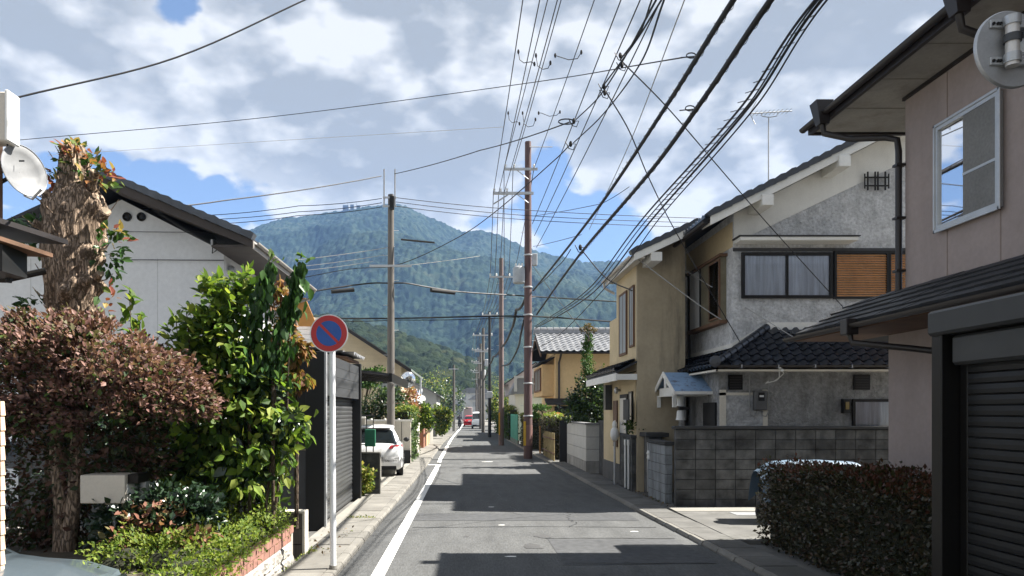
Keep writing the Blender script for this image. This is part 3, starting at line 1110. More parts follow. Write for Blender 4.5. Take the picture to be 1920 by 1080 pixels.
# ---------------------------------------------------------------- pink house (nearest, right)
ph = thing('pink_sided_house', 'pink sided two storey house with brown gutters, beside the dark shutter garage', 'house', (5.8, 5, 0))
XP = 5.8
w = MB()
w.box(XP, 12, -3, 9.86, 3.3, 6.12)                     # upper storey
w.build('upper_wall', pink_wall, ph)
w = MB()
w.box(XP + .004, 12, 3.0, 10.26, 0, 3.3)
w.build('lower_wall', pink_wall, ph)
for yy in (9.0, 8.1, 7.05, 6.15, 5.25):
    j = MB(); j.box(XP - .004, XP + .01, yy - .006, yy + .006, 3.5, 6.1)
    j.build('siding_joint', mat('joint_shadow_line', (.22, .17, .14), .9, .05), ph)
# roof: flat soffit, brown fascia and gutter
ev = MB(); ev.box(5.16, 12.5, -3.6, 11.08, 6.10, 6.13)
ev.build('soffit', soffit, ph)
for i in range(7):
    j = MB(); j.box(5.17, 12.4, 10.2 - i * .9, 10.212 - i * .9, 6.094, 6.10)
    j.build('soffit_batten', mat('soffit_joint', (.22, .20, .17), .9), ph)
j = MB(); j.box(XP - .03, XP, -3, 9.88, 6.055, 6.10); j.build('eave_moulding', brown_metal, ph)
rf = MB(); rf.hexa([(5.12, -3.6, 6.13), (12.5, -3.6, 6.13), (12.5, 11.12, 6.13), (5.12, 11.12, 6.13), (5.12, -3.6, 6.22), (9.5, -3.6, 7.6), (9.5, 7.2, 7.6), (5.12, 11.12, 6.22)])
rf.build('roof', tile_dark, ph)
fa = MB()
fa.box(5.10, 5.155, -3.6, 11.14, 6.07, 6.19)
fa.box(5.16, 12.5, 11.09, 11.145, 6.07, 6.19)
fa.build('fascia', brown_metal, ph)
gutter(ph, (5.04, 11.18, 6.17), (5.04, -3.4, 6.20), .056)
for yy in (10.55, 7.62):
    hp = MB()
    hp.hexa([(4.97, yy - .07, 6.00), (5.10, yy - .07, 6.00), (5.10, yy + .07, 6.00), (4.97, yy + .07, 6.00),
             (4.90, yy - .11, 6.32), (5.14, yy - .11, 6.32), (5.14, yy + .11, 6.32), (4.90, yy + .11, 6.32)])
    hp.build('rain_hopper', brown_metal, ph)
    dp = MB()
    if yy > 10:
        dp.tube([(5.03, yy, 6.02), (5.06, yy, 5.88), (5.3, 10.32, 5.72), (5.62, 10.0, 5.62), (5.72, 9.91, 5.56), (5.735, 9.9, 5.40), (5.735, 9.9, 3.45)], .042, 10)
    else:
        dp.tube([(5.03, yy, 6.02), (5.06, yy, 5.86), (5.45, yy, 5.72), (5.74, yy, 5.62)], .042, 10)
    d = dp.build('downpipe', brown_metal, ph, smooth=50)
    if yy > 10:
        for z in (5.2, 4.5, 3.8):
            c = MB(); c.box(5.68, XP + .01, 9.845, 9.955, z, z + .03)
            c.build('bracket', brown_metal, d)
wn = window(ph, '-x', XP, 8.06, 9.14, 4.17, 5.42, 2, alu, [glass_w, glass_mirror], None, .045, False, .06)
fr = MB(); fr.box(XP - .072, XP - .055, 8.03, 9.17, 4.13, 4.17); fr.box(XP - .072, XP - .055, 8.03, 9.17, 5.42, 5.455); fr.box(XP - .072, XP - .055, 8.02, 8.06, 4.13, 5.455)
fr.box(XP - .072, XP - .055, 9.14, 9.17, 4.13, 5.455)
fr.build('frame', alu, wn, bevel=.004)
sc = MB(); sc.box(XP - .052, XP - .047, 8.08, 8.64, 4.20, 5.38)
sc.build('insect_screen', mat('insect_screen', (.17, .17, .165), .85, .12, 2.2, fine=.3), wn)
sc = MB(); sc.box(XP - .058, XP - .050, 8.08, 8.64, 4.68, 4.71); sc.build('rail', alu, wn)
# pent roof with gutter between the storeys
pr = MB()
pr.slab([(XP, -1, 3.56), (4.90, -1, 3.06), (4.90, 11.25, 3.06), (XP, 10.26, 3.56)], .05)
pr.slab([(XP, 10.26, 3.56), (4.90, 11.25, 3.06), (12, 11.25, 3.06), (12, 10.26, 3.56)], .05)
pr.build('pent_roof', tile_black, ph)
flat_me = mesh_of(MB().hexa([(0, 0, 0), (.30, 0, 0), (.30, .21, -.0), (0, .21, 0), (0, 0, .014), (.30, 0, .014), (.30, .21, .036), (0, .21, .036)]), 'tile', tile_black)
sl = Vector((-.9, 0, -.5)).normalized()
tile_grid(ph, flat_me, (XP - .02, 5.6, 3.565), (0, 1, 0), sl, .305, .20, 18, 5, None)
sv = MB(); sv.slab([(XP, 3, 3.02), (4.93, 3, 3.02), (4.93, 11.2, 3.02), (XP, 11.2, 3.02)], .02)
sv.build('soffit', wood_brown, ph)
gutter(ph, (4.84, 11.3, 3.05), (4.84, 5.6, 3.05), .054)
gutter(ph, (4.9, 11.32, 3.07), (6.6, 11.32, 3.07), .055)
hp = MB(); hp.box(4.76, 4.92, 9.35, 9.51, 2.92, 3.12)
hp.build('rain_hopper', brown_metal, ph, bevel=.01)
dp = MB(); dp.tube([(4.84, 9.43, 2.95), (4.86, 9.40, 2.82), (5.35, 8.9, 2.70), (5.72, 8.5, 2.60), (5.75, 8.48, 2.5), (5.75, 8.48, .1)], .04, 10)
dp.build('downpipe', brown_metal, ph, smooth=50)

# ---------------------------------------------------------------- dark shutter garage
gr = thing('shutter_garage', 'dark bronze garage with a closed roller shutter, in front of the pink sided house', 'garage', (3.4, 3, 0))
XG = 3.40
b = MB(); b.box(XG + .0, XG + .42, 5.345, 5.46, 0, 2.66); b.build('side_post', dark_metal, gr, bevel=.008)
b = MB(); b.box(XG + .13, XG + .40, 5.26, 5.34, 0, 2.3); b.build('guide_rail', dark_metal, gr, bevel=.005)
b = MB(); b.box(XG - .03, XG + .45, 1.0, 5.47, 2.50, 2.68); b.build('top_fascia', mat('fascia_grey', (.035, .036, .035), .5), gr, bevel=.02)
b = MB(); b.box(XG + .04, XG + .40, 1.0, 5.30, 2.28, 2.49); b.build('shutter_box', mat('fascia_grey', (.035, .036, .035)), gr, bevel=.02)
b = MB(); b.box(XG + .08, 5.78, .9, 5.44, 2.52, 2.60); b.build('roof', dark_metal, gr)
b = MB(); b.box(XG + .43, 5.79, 5.35, 5.45, 0, 2.5); b.build('far_side_wall', panel_dark, gr)
b = MB(); b.box(XG, XG + .42, .9, 1.1, 0, 2.66); b.build('side_post', dark_metal, gr)
prof = [(0, 0), (-.012, .006), (-.016, .035), (-.012, .066), (0, .071), (.008, .071), (.008, 0)]
slat = MB(); slat.prism(prof, 'y', -2.0, 2.0)
slat.v = [(x, y, z) for (x, y, z) in slat.v]
slat_me = mesh_of(slat, 'shutter_slat', slat_black)
lst = []
for i in range(30):
    M = Matrix.Translation((XG + .14 + random.uniform(-.002, .002), 3.25, .06 + i * .0745))
    lst.append(M)
pieces('shutter_slat', slat_me, lst, gr)
b = MB(); b.box(XG + .13, XG + .18, 1.25, 5.25, .012, .058); b.build('bottom_bar', dark_metal, gr)

# ---------------------------------------------------------------- hedge in front of the pink house
hg = thing('clipped_hedge', 'clipped dark hedge with reddish tips beside the shutter garage', 'hedge', (4.8, 8.3, 0))
rng = np.random.default_rng(21)
hx0, hx1, hy0, hy1 = 4.30, 5.35, 5.55, 11.0
core = MB(); core.box(hx0 + .13, hx1 - .1, hy0 + .1, hy1 - .13, .05, 1.02)
core.build('dark_core', mat('dark_hedge_inside', (.022, .024, .012), .95, .4, 9, bump=1, bscale=25), hg)  # solid core, coloured dark for the shade between the leaves
pts = boxshell(hx0, hx1, hy0, hy1, .05, 1.15, 26000, rng, .16, 1.0, .045)
pts[:, 2] += .05 * np.sin(pts[:, 1] * 2.3) * (pts[:, 2] / 1.15)
leaf_cloud('foliage', hg, lf_hedge, pts, .052, centre=(4.8, 8.3, .4), singles=150, seed=4, droop=-.1)
pts = boxshell(hx0, hx1, hy0, hy1, .98, 1.20, 5200, rng, .08, 5.0, .03)
pts[:, 2] += .05 * np.sin(pts[:, 1] * 2.3) + rng.exponential(.02, len(pts))
leaf_cloud('young_tips', hg, lf_hedge_top, pts, .05, centre=(4.8, 8.3, .2), singles=60, seed=5, droop=-.6)

# ---------------------------------------------------------------- things kept behind the hedge
cv = thing('covered_scooter', 'motor scooter under a pale blue sheet behind the clipped hedge', 'scooter', (5.7, 12.6, 0))
sheet = MB()
vs, fs = [], []
nx, ny = 30, 9
for i in range(nx + 1):
    for j in range(ny + 1):
        u, v = i / nx, j / ny * 2 - 1
        x = 4.95 + u * 2.05
        top = 1.06 + .07 * math.sin(u * math.pi * .9 + .4) - .22 * max(0, u - .82) / .18 * .8 - .15 * max(0, .12 - u) / .12
        z = top - (abs(v) ** 3.0) * .55 + .003 * math.sin(u * 26 + v * 4)
        yv = 12.75 + v * .36 + .03 * math.sin(u * 19) * abs(v)
        vs.append((x, yv, z))
for i in range(nx):
    for j in range(ny):
        a = i * (ny + 1) + j
        fs.append((a, a + ny + 1, a + ny + 2, a + 1))
sheet.add(vs, fs)
sheet.build('sheet', blue_sheet, cv, smooth=60)
b = MB()
b.lathe((5.2, 12.75, .25), (0, 1, 0), [(.10, -.05), (.25, -.045), (.25, .045), (.10, .05)], 20)
b.lathe((6.7, 12.75, .25), (0, 1, 0), [(.10, -.05), (.25, -.045), (.25, .045), (.10, .05)], 20)
b.build('wheel', rubber, cv, smooth=50)
b = MB(); b.box(5.2, 6.7, 12.68, 12.82, .3, .55); b.box(5.6, 6.3, 12.6, 12.9, .55, .85)
b.build('frame', dark_metal, cv, bevel=.02)
b = MB(); b.tube([(6.85, 12.4, 1.0), (6.85, 12.55, 1.03), (6.8, 12.75, 1.02), (6.85, 12.95, 1.03), (6.85, 13.1, 1.0)], .016, 8)
b.build('handlebar', black_m, cv, smooth=50)
b = MB(); b.box(6.62, 7.12, 12.38, 12.48, .96, 1.01); b.build('rear_carrier', black_m, cv)
b = MB(); b.box(5.92, 6.26, 12.30, 12.36, .72, .98); b.build('grey_bag', panel_grey, cv, bevel=.03)
bn = thing('wheeled_bin', 'dark blue handcart with raised handle left of the covered scooter', 'handcart', (5.1, 12.9, 0))
b = MB(); b.hexa([(4.90, 12.6, .35), (5.40, 12.6, .35), (5.40, 13.1, .35), (4.90, 13.1, .35), (4.83, 12.5, .92), (5.55, 12.5, .92), (5.55, 13.2, .92), (4.83, 13.2, .92)])
b.build('tub', mat('dark_blue_plastic', (.012, .02, .03), .5, .2, 4), bn, bevel=.03)
b = MB(); b.box(4.80, 5.9, 12.48, 13.22, .93, .98); b.build('lid', mat('blue_plastic', (.025, .05, .10), .45, .2, 4), bn, bevel=.01)
b = MB(); b.tube([(5.3, 12.5, .98), (5.7, 12.5, 1.08), (6.15, 12.5, 1.13)], .02, 8); b.build('handle', mat('blue_plastic', (.05, .10, .20)), bn)
b = MB(); b.box(5.15, 5.20, 12.55, 12.62, .95, 1.17); b.build('latch_post', galv, bn)
for yy in (12.62, 13.08):
    b = MB(); b.lathe((5.10, yy, .19), (0, 1, 0), [(.04, -.03), (.18, -.03), (.18, .03), (.04, .03)], 18); b.build('wheel', rubber, bn, smooth=50)

for ch_ in bn.children:
    ch_.location.x += .28
    ch_.location.z -= .07 if ch_.name.startswith(('tub', 'lid', 'handle', 'latch')) else 0

# ---------------------------------------------------------------- concrete block wall
bw = thing('block_wall', 'dark stained concrete block wall standing before the grey stucco house', 'wall', (4.18, 14.95, 0))
b = MB(); b.box(4.19, 9.3, 14.93, 15.05, 0, 1.62); b.build('mortar_bed', mortar, bw)
bl = MB(); bl.hexa([(0, 0, 0), (.386, 0, 0), (.386, .11, 0), (0, .11, 0), (0, 0, .186), (.386, 0, .186), (.386, .11, .186), (0, .11, .186)])
bl_me = mesh_of(bl, 'concrete_block', block_m)
half = MB(); half.box(0, .186, 0, .11, 0, .186)
lst = []
for r in range(8):
    for c in range(13):
        x = 4.185 + c * .40
        M = Matrix.Rotation(random.uniform(-.004, .004), 4, 'Z')
        M.translation = (x, 14.90 + random.uniform(0, .006), .012 + r * .198)
        lst.append(M)
pieces('concrete_block', bl_me, lst, bw)
b = MB(); b.box(4.15, 9.3, 14.86, 15.10, 1.605, 1.665); b.build('coping', mat('black_coping', (.04, .04, .04), .9, .3, 3), bw, bevel=.01)
b = MB(); b.box(4.15, 4.60, 14.82, 15.0, 0.0, .05); b.build('footing', concrete_d, bw)

# ---------------------------------------------------------------- low street walls with gate gap
for (nm, lab, x0, y0, y1, zt, m2, pots) in (
        ('gate_wall', 'low wall of bluish concrete blocks left of the dark block wall', 4.20, 15.75, 17.25, 1.28, block_blue, 0),
        ('gate_wall', 'narrow grey block wall beside the beige house door, with white pipes', 4.02, 18.1, 19.4, 1.34, block_m, 1)):
    gw = thing(nm, lab, 'wall', (x0, y0, 0), 'low block walls along the right pavement')
    b = MB(); b.box(x0 + .01, x0 + .14, y0 + .01, y1, 0, zt - .02); b.build('mortar_bed', mortar, gw)
    nrow = 6
    hh = (zt - .05) / nrow
    n = int((y1 - y0) / .4)
    L = (y1 - y0) / max(1, n)
    one = MB(); one.box(0, .15, .006, L - .008, .006, hh - .006)
    me = mesh_of(one, 'concrete_block', m2)
    pieces('concrete_block', me, [Matrix.Translation((x0 + random.uniform(-.004, .004), y0 + i * L, .01 + r * hh)) for r in range(nrow) for i in range(n)], gw)
    b = MB(); b.box(x0 - .03, x0 + .18, y0 - .04, y1 + .02, zt - .035, zt + .04); b.build('coping', mat('black_coping', (.04, .04, .04)), gw, bevel=.01)
    if pots:
        for dy in (.25, .62):
            b = MB(); b.tube([(x0 - .03, y0 + dy, .05), (x0 - .03, y0 + dy, 1.22)], .025, 8); b.tube([(x0 - .03, y0 + dy, 1.12), (x0 - .03, y0 + dy, 1.26)], .034, 8)
            b.build('drain_pipe', ceramic, gw, smooth=50)
gp_ = thing('gate_post', 'dark capped gate post between the two low block walls', 'post', (4.3, 17.7, 0))
b = MB(); b.box(4.28, 4.58, 17.45, 17.95, 0, 1.36); b.build('shaft', block_m, gp_)
b = MB(); b.box(4.18, 4.72, 17.35, 18.05, 1.36, 1.46); b.build('cap', mat('black_coping', (.04, .04, .04)), gp_, bevel=.01)
b = MB(); b.box(4.20, 4.24, 17.30, 17.34, .1, 1.25); b.build('gate_stile', galv, gp_)
b = MB(); b.lathe((4.18, 17.1, .86), (0, 0, 1), [(.03, 0), (.045, .03), (.03, .10), (.05, .14), (.03, .2)], 10); b.build('bell_push', ceramic, gp_)
pl = thing('potted_shrub', 'small round green shrub on top of the low grey block wall', 'plant', (4.2, 18.3, 1.38))
rng = np.random.default_rng(31)
b = MB(); b.lathe((4.2, 18.35, 1.38), (0, 0, 1), [(.09, 0), (.12, .12), (.13, .14)], 12); b.build('pot', brick_m, pl)
leaf_cloud('foliage', pl, lf_tree, shell((4.2, 18.35, 1.62), (.30, .32, .19), 900, rng, .2), .06, seed=6)

# ---------------------------------------------------------------- grey stucco house
gh = thing('stucco_house', 'grey rough stucco house with dark tiled pent roof and orange window shutters', 'house', (5.4, 16, 0))
YU, XB = 16.3, 5.82
uw = MB()
uw.prism([(XB, 2.95), (14.5, 2.95), (14.5, 5.85), (9.65, 8.20), (XB, 6.275)], 'y', YU, 24)
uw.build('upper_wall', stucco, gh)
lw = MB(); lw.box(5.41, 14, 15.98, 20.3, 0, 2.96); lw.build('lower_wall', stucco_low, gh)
# white plaster band and beige band under the verge
bd = MB()
bd.add([(XB + .02, YU - .012, 5.62), (XB + .02, YU - .012, 6.26), (9.6, YU - .012, 8.16), (9.6, YU - .012, 7.42)], [(0, 3, 2, 1)])
bd.build('gable_band', white_trim, gh)
sf = MB(); sf.slab([(eX_ := 5.14, 15.61, 5.94), (9.65, 15.61, 5.94 + (9.65 - 5.14) * .505), (9.65, YU - .03, 5.94 + (9.65 - 5.14) * .505), (5.14, YU - .03, 5.94)], .02); sf.build('verge_soffit', white_trim, gh)
bd = MB(); bd.box(XB - .008, XB + .0, YU, 19.7, 5.55, 6.1); bd.build('frieze', beige_wall, gh)
# main roof
SL = .505
eX, eZ = 5.12, 5.98
rf = MB()
for (ya, yb) in ((15.6, 24.3),):
    rf.hexa([(eX, ya, eZ), (9.65, ya, eZ + (9.65 - eX) * SL), (9.65, yb, eZ + (9.65 - eX) * SL), (eX, yb, eZ),
             (eX, ya, eZ + .06), (9.65, ya, eZ + .06 + (9.65 - eX) * SL), (9.65, yb, eZ + .06 + (9.65 - eX) * SL), (eX, yb, eZ + .06)])
    rf.hexa([(9.65, ya, eZ + (9.65 - eX) * SL), (14.9, ya, eZ), (14.9, yb, eZ), (9.65, yb, eZ + (9.65 - eX) * SL),
             (9.65, ya, eZ + .06 + (9.65 - eX) * SL), (14.9, ya, eZ + .06), (14.9, yb, eZ + .06), (9.65, yb, eZ + .06 + (9.65 - eX) * SL)])
rf.build('roof', tile_black, gh)
bb = MB(); bb.hexa([(eX - .02, 15.56, eZ - .13), (9.65, 15.56, eZ - .13 + (9.67 - eX) * SL), (9.65, 15.60, eZ - .13 + (9.67 - eX) * SL), (eX - .02, 15.60, eZ - .13),
                    (eX - .02, 15.56, eZ + .05), (9.65, 15.56, eZ + .05 + (9.67 - eX) * SL), (9.65, 15.60, eZ + .05 + (9.67 - eX) * SL), (eX - .02, 15.60, eZ + .05)])
bb.build('bargeboard', white_trim, gh)
for xx in (6.15, 7.75, 9.3):
    z = eZ + (xx - eX) * SL
    k = MB(); k.box(xx, xx + .24, 15.50, YU + .01, z - .26, z - .03); k.build('purlin_end', white_trim, gh, bevel=.01)
verge_tiles(gh, (eX - .06, 15.62, eZ + .03), (9.65, 15.62, eZ + .05 + (9.65 - eX) * SL), .11, tile_dark, 20)
et = MB(); et.prism([(0, 0), (.23, 0), (.22, .06), (.17, .10), (.10, .085), (.03, .05)], 'x', -.10, .10)
et.v = [(x, y, z) for x, y, z in et.v]
pieces('eave_tile', mesh_of(et, 'eave_tile', tile_dark), [Matrix.Translation((eX - .03, 15.62 + i * .235, eZ + .02)) for i in range(16)], gh)
k = MB(); k.lathe((8.35, 15.6, eZ + (8.35 - eX) * SL + .26), (0, 1, 0), [(.05, -.03), (.13, -.02), (.13, .12), (.05, .13)], 14); k.build('ridge_end_tile', tile_dark, gh)
gutter(gh, (eX - .09, 15.7, eZ - .02), (eX - .09, 19.9, eZ - .02), .055)
dp = MB(); dp.tube([(eX - .09, 19.3, eZ - .05), (eX - .05, 19.3, eZ - .2), (5.45, 19.3, eZ - .42), (5.74, 19.3, eZ - .52), (5.76, 19.3, eZ - .7), (5.76, 19.3, 3.35)], .04, 8)
dp.build('downpipe', brown_metal, gh, smooth=50)
# camera-side windows
window(gh, '-y', YU, 6.00, 7.98, 4.42, 5.42, 2, dark_metal, glass_w, 'curtain', .065, False, .07)
hd = MB(); hd.box(5.83, 8.35, YU - .42, YU, 5.60, 5.68); hd.build('window_hood', white_trim, gh, bevel=.01)
hd = MB(); hd.box(5.80, 8.38, YU - .45, YU - .0, 5.685, 5.705); hd.build('hood_edge', brown_metal, gh)
for (x0, x1) in ((8.04, 9.17), (9.22, 10.3)):
    f = MB()
    f.box(x0 - .03, x1 + .03, YU - .07, YU - .002, 5.39, 5.45); f.box(x0 - .03, x1 + .03, YU - .07, YU - .002, 4.41, 4.46)
    f.box(x0 - .03, x0 + .02, YU - .07, YU - .002, 4.46, 5.39); f.box(x1 - .02, x1 + .03, YU - .07, YU - .002, 4.46, 5.39)
    f = f.build('slatted_shutter', dark_metal, gh)
    nsl = 18
    hs = (5.39 - 4.46) / nsl
    one = MB(); one.hexa([(x0 + .02, -.018, 0), (x1 - .02, -.018, 0), (x1 - .02, .02, 0), (x0 + .02, .02, 0), (x0 + .02, .019, hs * .80), (x1 - .02, .019, hs * .80), (x1 - .02, .022, hs * .80), (x0 + .02, .022, hs * .80)])
    me = mesh_of(one, 'slat', orange_wood)
    pieces('slat', me, [Matrix.Translation((0, YU - .04, 4.46 + i * hs)) for i in range(nsl)], f)
sl = MB(); sl.box(XB, 10.2, YU - .02, YU + .0, 5.45, 5.52); sl.build('lintel', mat('dark_lintel', (.07, .07, .072), .9), gh)
# bay window on the street side
by = MB(); by.box(5.70, XB + .0, 16.7, 19.0, 4.0, 5.42); by.build('bay_box', mat('weathered_olive_board', (.17, .15, .10), .85, .25, 3), gh)
by = MB(); by.box(5.64, XB, 16.62, 19.08, 3.92, 4.0); by.build('bay_sill', wood_brown, gh)
by = MB(); by.box(5.64, XB, 16.62, 19.08, 5.42, 5.48); by.build('bay_head', wood_brown, gh)
window(gh, '-x', 5.70, 16.72, 17.45, 4.05, 5.38, 1, wood_brown, glass_w, 'curtain', .04, False, .04)
p_ = MB(); p_.box(5.685, 5.698, 18.2, 18.98, 4.02, 5.4); p_.build('white_panel', white_wall, gh)
p_ = MB(); p_.box(5.68, 5.698, 18.12, 18.2, 4.0, 5.42); p_.build('bay_stile', black_m, gh)
# pent roof: left slope falls to the street, front slope to the camera, hip between
hipx, hipy, hipz = 6.6, 16.3, 3.75
ex, ey, ez = 5.13, 15.30, 2.88
u = MB()
u.slab([(ex, ey, ez - .02), (9.4, ey, ez - .02), (9.4, hipy, hipz - .02), (hipx, hipy, hipz - .02)], .04)
u.slab([(ex, 20.2, ez - .02), (ex, ey, ez - .02), (hipx, hipy, hipz - .02), (hipx, 20.2, hipz - .02)], .04)
u.build('pent_roof', tile_black, gh)
dn = Vector((0, ey - hipy, ez - hipz)).normalized()
Ls = math.hypot(hipy - ey, hipz - ez)


def in_front(p):
    k_ = (p.z - ez) / (hipz - ez)
    return p.x > ex + k_ * (hipx - ex) + .06


tile_grid(gh, tile_me, (4.95, hipy, hipz + .0), (1, 0, 0), dn, .225, Ls / 7, 19, 7, in_front)
dl = Vector((ex - hipx, 0, ez - hipz)).normalized()
Ll = math.hypot(hipx - ex, hipz - ez)


def in_left(p):
    k_ = (p.z - ez) / (hipz - ez)
    return p.y > ey + k_ * (hipy - ey) + .05 and (p.x < XB + .1 or p.y < YU)


tile_grid(gh, tile_me, (hipx, 20.0, hipz), (0, -1, 0), dl, .225, Ll / 8, 21, 8, in_left)
n = 9
seg = MB(); seg.lathe((0, 0, 0), (0, 1, 0), [(.055, 0), (.085, .01), (.085, .19), (.07, .20)], 10)
hd_ = Vector((hipx - ex, hipy - ey, hipz - ez))
R_ = hd_.to_track_quat('Y', 'Z').to_matrix().to_4x4()
lst = []
for i in range(n):
    M = R_.copy(); M.translation = Vector((ex, ey, ez + .07)) + hd_ * (i / n) * .98
    lst.append(M)
pieces('hip_tile', mesh_of(seg, 'hip_tile', tile_dark), lst, gh)
k = MB(); k.lathe((ex - .02, ey - .02, ez + .10), (-.6, -.8, 0), [(.03, -.02), (.12, 0), (.12, .05), (.06, .07)], 14); k.build('hip_end_tile', tile_dark, gh)
fs_ = MB()
fs_.hexa([(XB - .012, YU - .02, 3.27), (hipx, YU - .02, 3.74), (hipx, YU, 3.74), (XB - .012, YU, 3.27), (XB - .012, YU - .02, 3.45), (hipx, YU - .02, 3.90), (hipx, YU, 3.90), (XB - .012, YU, 3.45)])
fs_.box(hipx, 9.4, YU - .02, YU, 3.74, 3.90)
fs_.box(XB - .02, XB, YU, 19.6, 3.27, 3.44)
fs_.build('flashing_band', white_trim, gh)
uf = MB(); uf.box(ex + .02, 9.4, ey + .03, 16.0, 2.80, 2.83); uf.box(ex + .02, 5.42, 16.0, 20.1, 2.80, 2.83); uf.build('soffit', cream, gh)
uf = MB(); uf.box(ex, 9.4, ey - .0, ey + .03, 2.78, 2.86); uf.box(ex - .0, ex + .03, ey, 20.1, 2.78, 2.86); uf.build('fascia', cream, gh)
gutter(gh, (ex, ey - .06, 2.90), (9.4, ey - .06, 2.90), .05)
ct = MB()
for xx in (5.6, 6.35, 7.1, 7.85, 8.6):
    ct.box(xx, xx + .02, ey - .115, ey + .01, 2.84, 2.91)
ct.build('gutter_brackets', galv, gh)
# lower front wall details
for (a0, a1, z0, z1) in ((5.60, 5.90, 2.42, 2.74), (8.28, 8.62, 2.42, 2.74)):
    v = MB(); v.box(a0, a1, 15.93, 15.98, z0, z1); v = v.build('vent', dark_metal, gh)
    s_ = MB()
    for i in range(5):
        s_.box(a0 + .03, a1 - .03, 15.915, 15.93, z0 + .04 + i * .055, z0 + .06 + i * .055)
    s_.build('louvre', brown_metal, v)
pn = MB(); pn.box(5.42, 5.55, 15.94, 15.98, 1.0, 2.42); pn.box(6.34, 6.44, 15.94, 15.98, 1.0, 2.42); pn.box(5.42, 6.44, 15.94, 15.98, 2.30, 2.36); pn.build('wall_trim', cream, gh)
pn = MB(); pn.box(5.55, 6.34, 15.955, 15.98, 1.0, 2.30); pn.build('rough_panel', stucco, gh)
window(gh, '-y', 15.98, 8.25, 9.2, 1.35, 2.22, 1, dark_metal, glass_w, 'curtain', .06)
lb = MB(); lb.box(8.02, 8.17, 15.86, 15.98, 1.92, 2.22); lb = lb.build('wall_lamp', black_m, gh)
l2 = MB(); l2.box(8.06, 8.13, 15.84, 15.86, 2.0, 2.16); l2.build('lamp_glass', mat('amber_glass', (.3, .22, .08), .3), lb)
# electricity meter
mt = MB(); mt.box(6.12, 6.40, 15.84, 15.98, 1.98, 2.40); mt = mt.build('electricity_meter', mat('meter_grey', (.10, .10, .10), .6), gh, bevel=.02)
g_ = MB(); g_.box(6.20, 6.33, 15.83, 15.84, 2.18, 2.36); g_.build('dial_window', black_m, mt)
g_ = MB(); g_.box(6.22, 6.31, 15.822, 15.83, 2.26, 2.30); g_.build('dial', ceramic, mt)
cb = MB(); cb.tube([(6.05, 15.93, 2.75), (6.05, 15.93, 2.0), (6.07, 15.93, 1.88), (6.15, 15.93, 1.85), (6.2, 15.93, 1.95), (6.2, 15.93, 2.0)], .012, 6)
cb.tube([(6.45, 15.93, 2.4), (6.45, 15.93, 1.95), (6.40, 15.93, 1.85), (6.32, 15.93, 1.87), (6.3, 15.93, 1.98)], .012, 6)
cb.tube([(6.45, 15.93, 2.4), (6.45, 15.9, 2.72)], .01, 6)
cb.build('conduit', cable_grey, gh)
ins = MB(); ins.sphere((6.40, 15.25, 2.86), .04, .04, .04, 8, 5); ins.sphere((6.46, 15.27, 2.80), .035, .035, .035, 8, 5)
ins.tube([(6.42, 15.27, 2.86), (6.55, 15.4, 2.74), (6.48, 15.6, 2.6), (6.3, 15.7, 2.55), (6.45, 15.93, 2.6)], .011, 6)
ins.tube([(6.40, 15.25, 2.84), (6.5, 15.5, 2.66), (6.52, 15.8, 2.60)], .011, 6)
ins.build('service_insulator', ceramic, gh)
# doorway
dr = MB(); dr.box(5.36, 5.405, 16.1, 16.9, .1, 2.15); dr.build('door', mat('very_dark_door', (.010, .010, .010), .7), gh)
pc = MB(); pc.box(5.05, 5.17, 17.55, 17.75, .1, 2.4); pc.build('porch_post', stucco_low, gh)
# small blue tin porch
pg = thing('porch_canopy', 'small rusty blue tin gabled canopy over the grey house entrance', 'canopy', (4.6, 17.3, 2.4))
for (ya, za, yb, zb, m_) in ((16.4, 2.40, 17.3, 2.86, blue_metal), (18.2, 2.40, 17.3, 2.86, blue_metal)):
    q = MB(); q.slab([(4.58, ya, za), (5.44, ya, za), (5.44, yb, zb), (4.58, yb, zb)], .03); q.build('roof_sheet', m_, pg)
for (ya, yb) in ((16.36, 17.3), (18.24, 17.3)):
    q = MB(); q.hexa([(4.55, ya, 2.30), (4.58, ya, 2.30), (4.58, yb, 2.76), (4.55, yb, 2.76), (4.55, ya, 2.40), (4.58, ya, 2.40), (4.58, yb, 2.88), (4.55, yb, 2.88)])
    q.build('bargeboard', white_trim, pg)
q = MB(); q.box(4.56, 5.44, 16.37, 16.40, 2.33, 2.40); q.build('fascia', white_trim, pg)
q = MB(); q.box(4.60, 5.40, 16.7, 17.9, 2.30, 2.33); q.box(4.62, 4.66, 16.75, 17.85, 2.33, 2.5); q.box(4.60, 4.64, 17.2, 17.36, 2.5, 2.75); q.build('ceiling', white_trim, pg)
q = MB(); q.box(4.60, 4.68, 16.60, 16.68, 2.05, 2.33); q.box(4.60, 4.68, 17.95, 18.03, 2.05, 2.33); q.build('bracket', white_trim, pg)
ln = thing('porch_lamp', 'pair of white cup shades hanging below the blue tin canopy', 'lamp', (4.85, 17.0, 1.7))
q = MB(); q.lathe((4.88, 17.0, 2.08), (0, 0, 1), [(.09, 0), (.075, .05), (.085, .20), (.12, .24)], 14); q.build('upper_shade', ceramic, ln, smooth=50)
q = MB(); q.lathe((4.88, 17.0, 1.76), (0, 0, 1), [(.11, 0), (.09, .06), (.08, .20), (.06, .22)], 14); q.build('lower_shade', ceramic, ln, smooth=50)
q = MB(); q.box(4.84, 5.06, 16.94, 17.06, 1.99, 2.06); q.build('mount', black_m, ln)
q = MB(); q.tube([(5.0, 17.03, 1.76), (5.0, 17.03, .1)], .02, 6); q.build('post', dark_metal, ln)
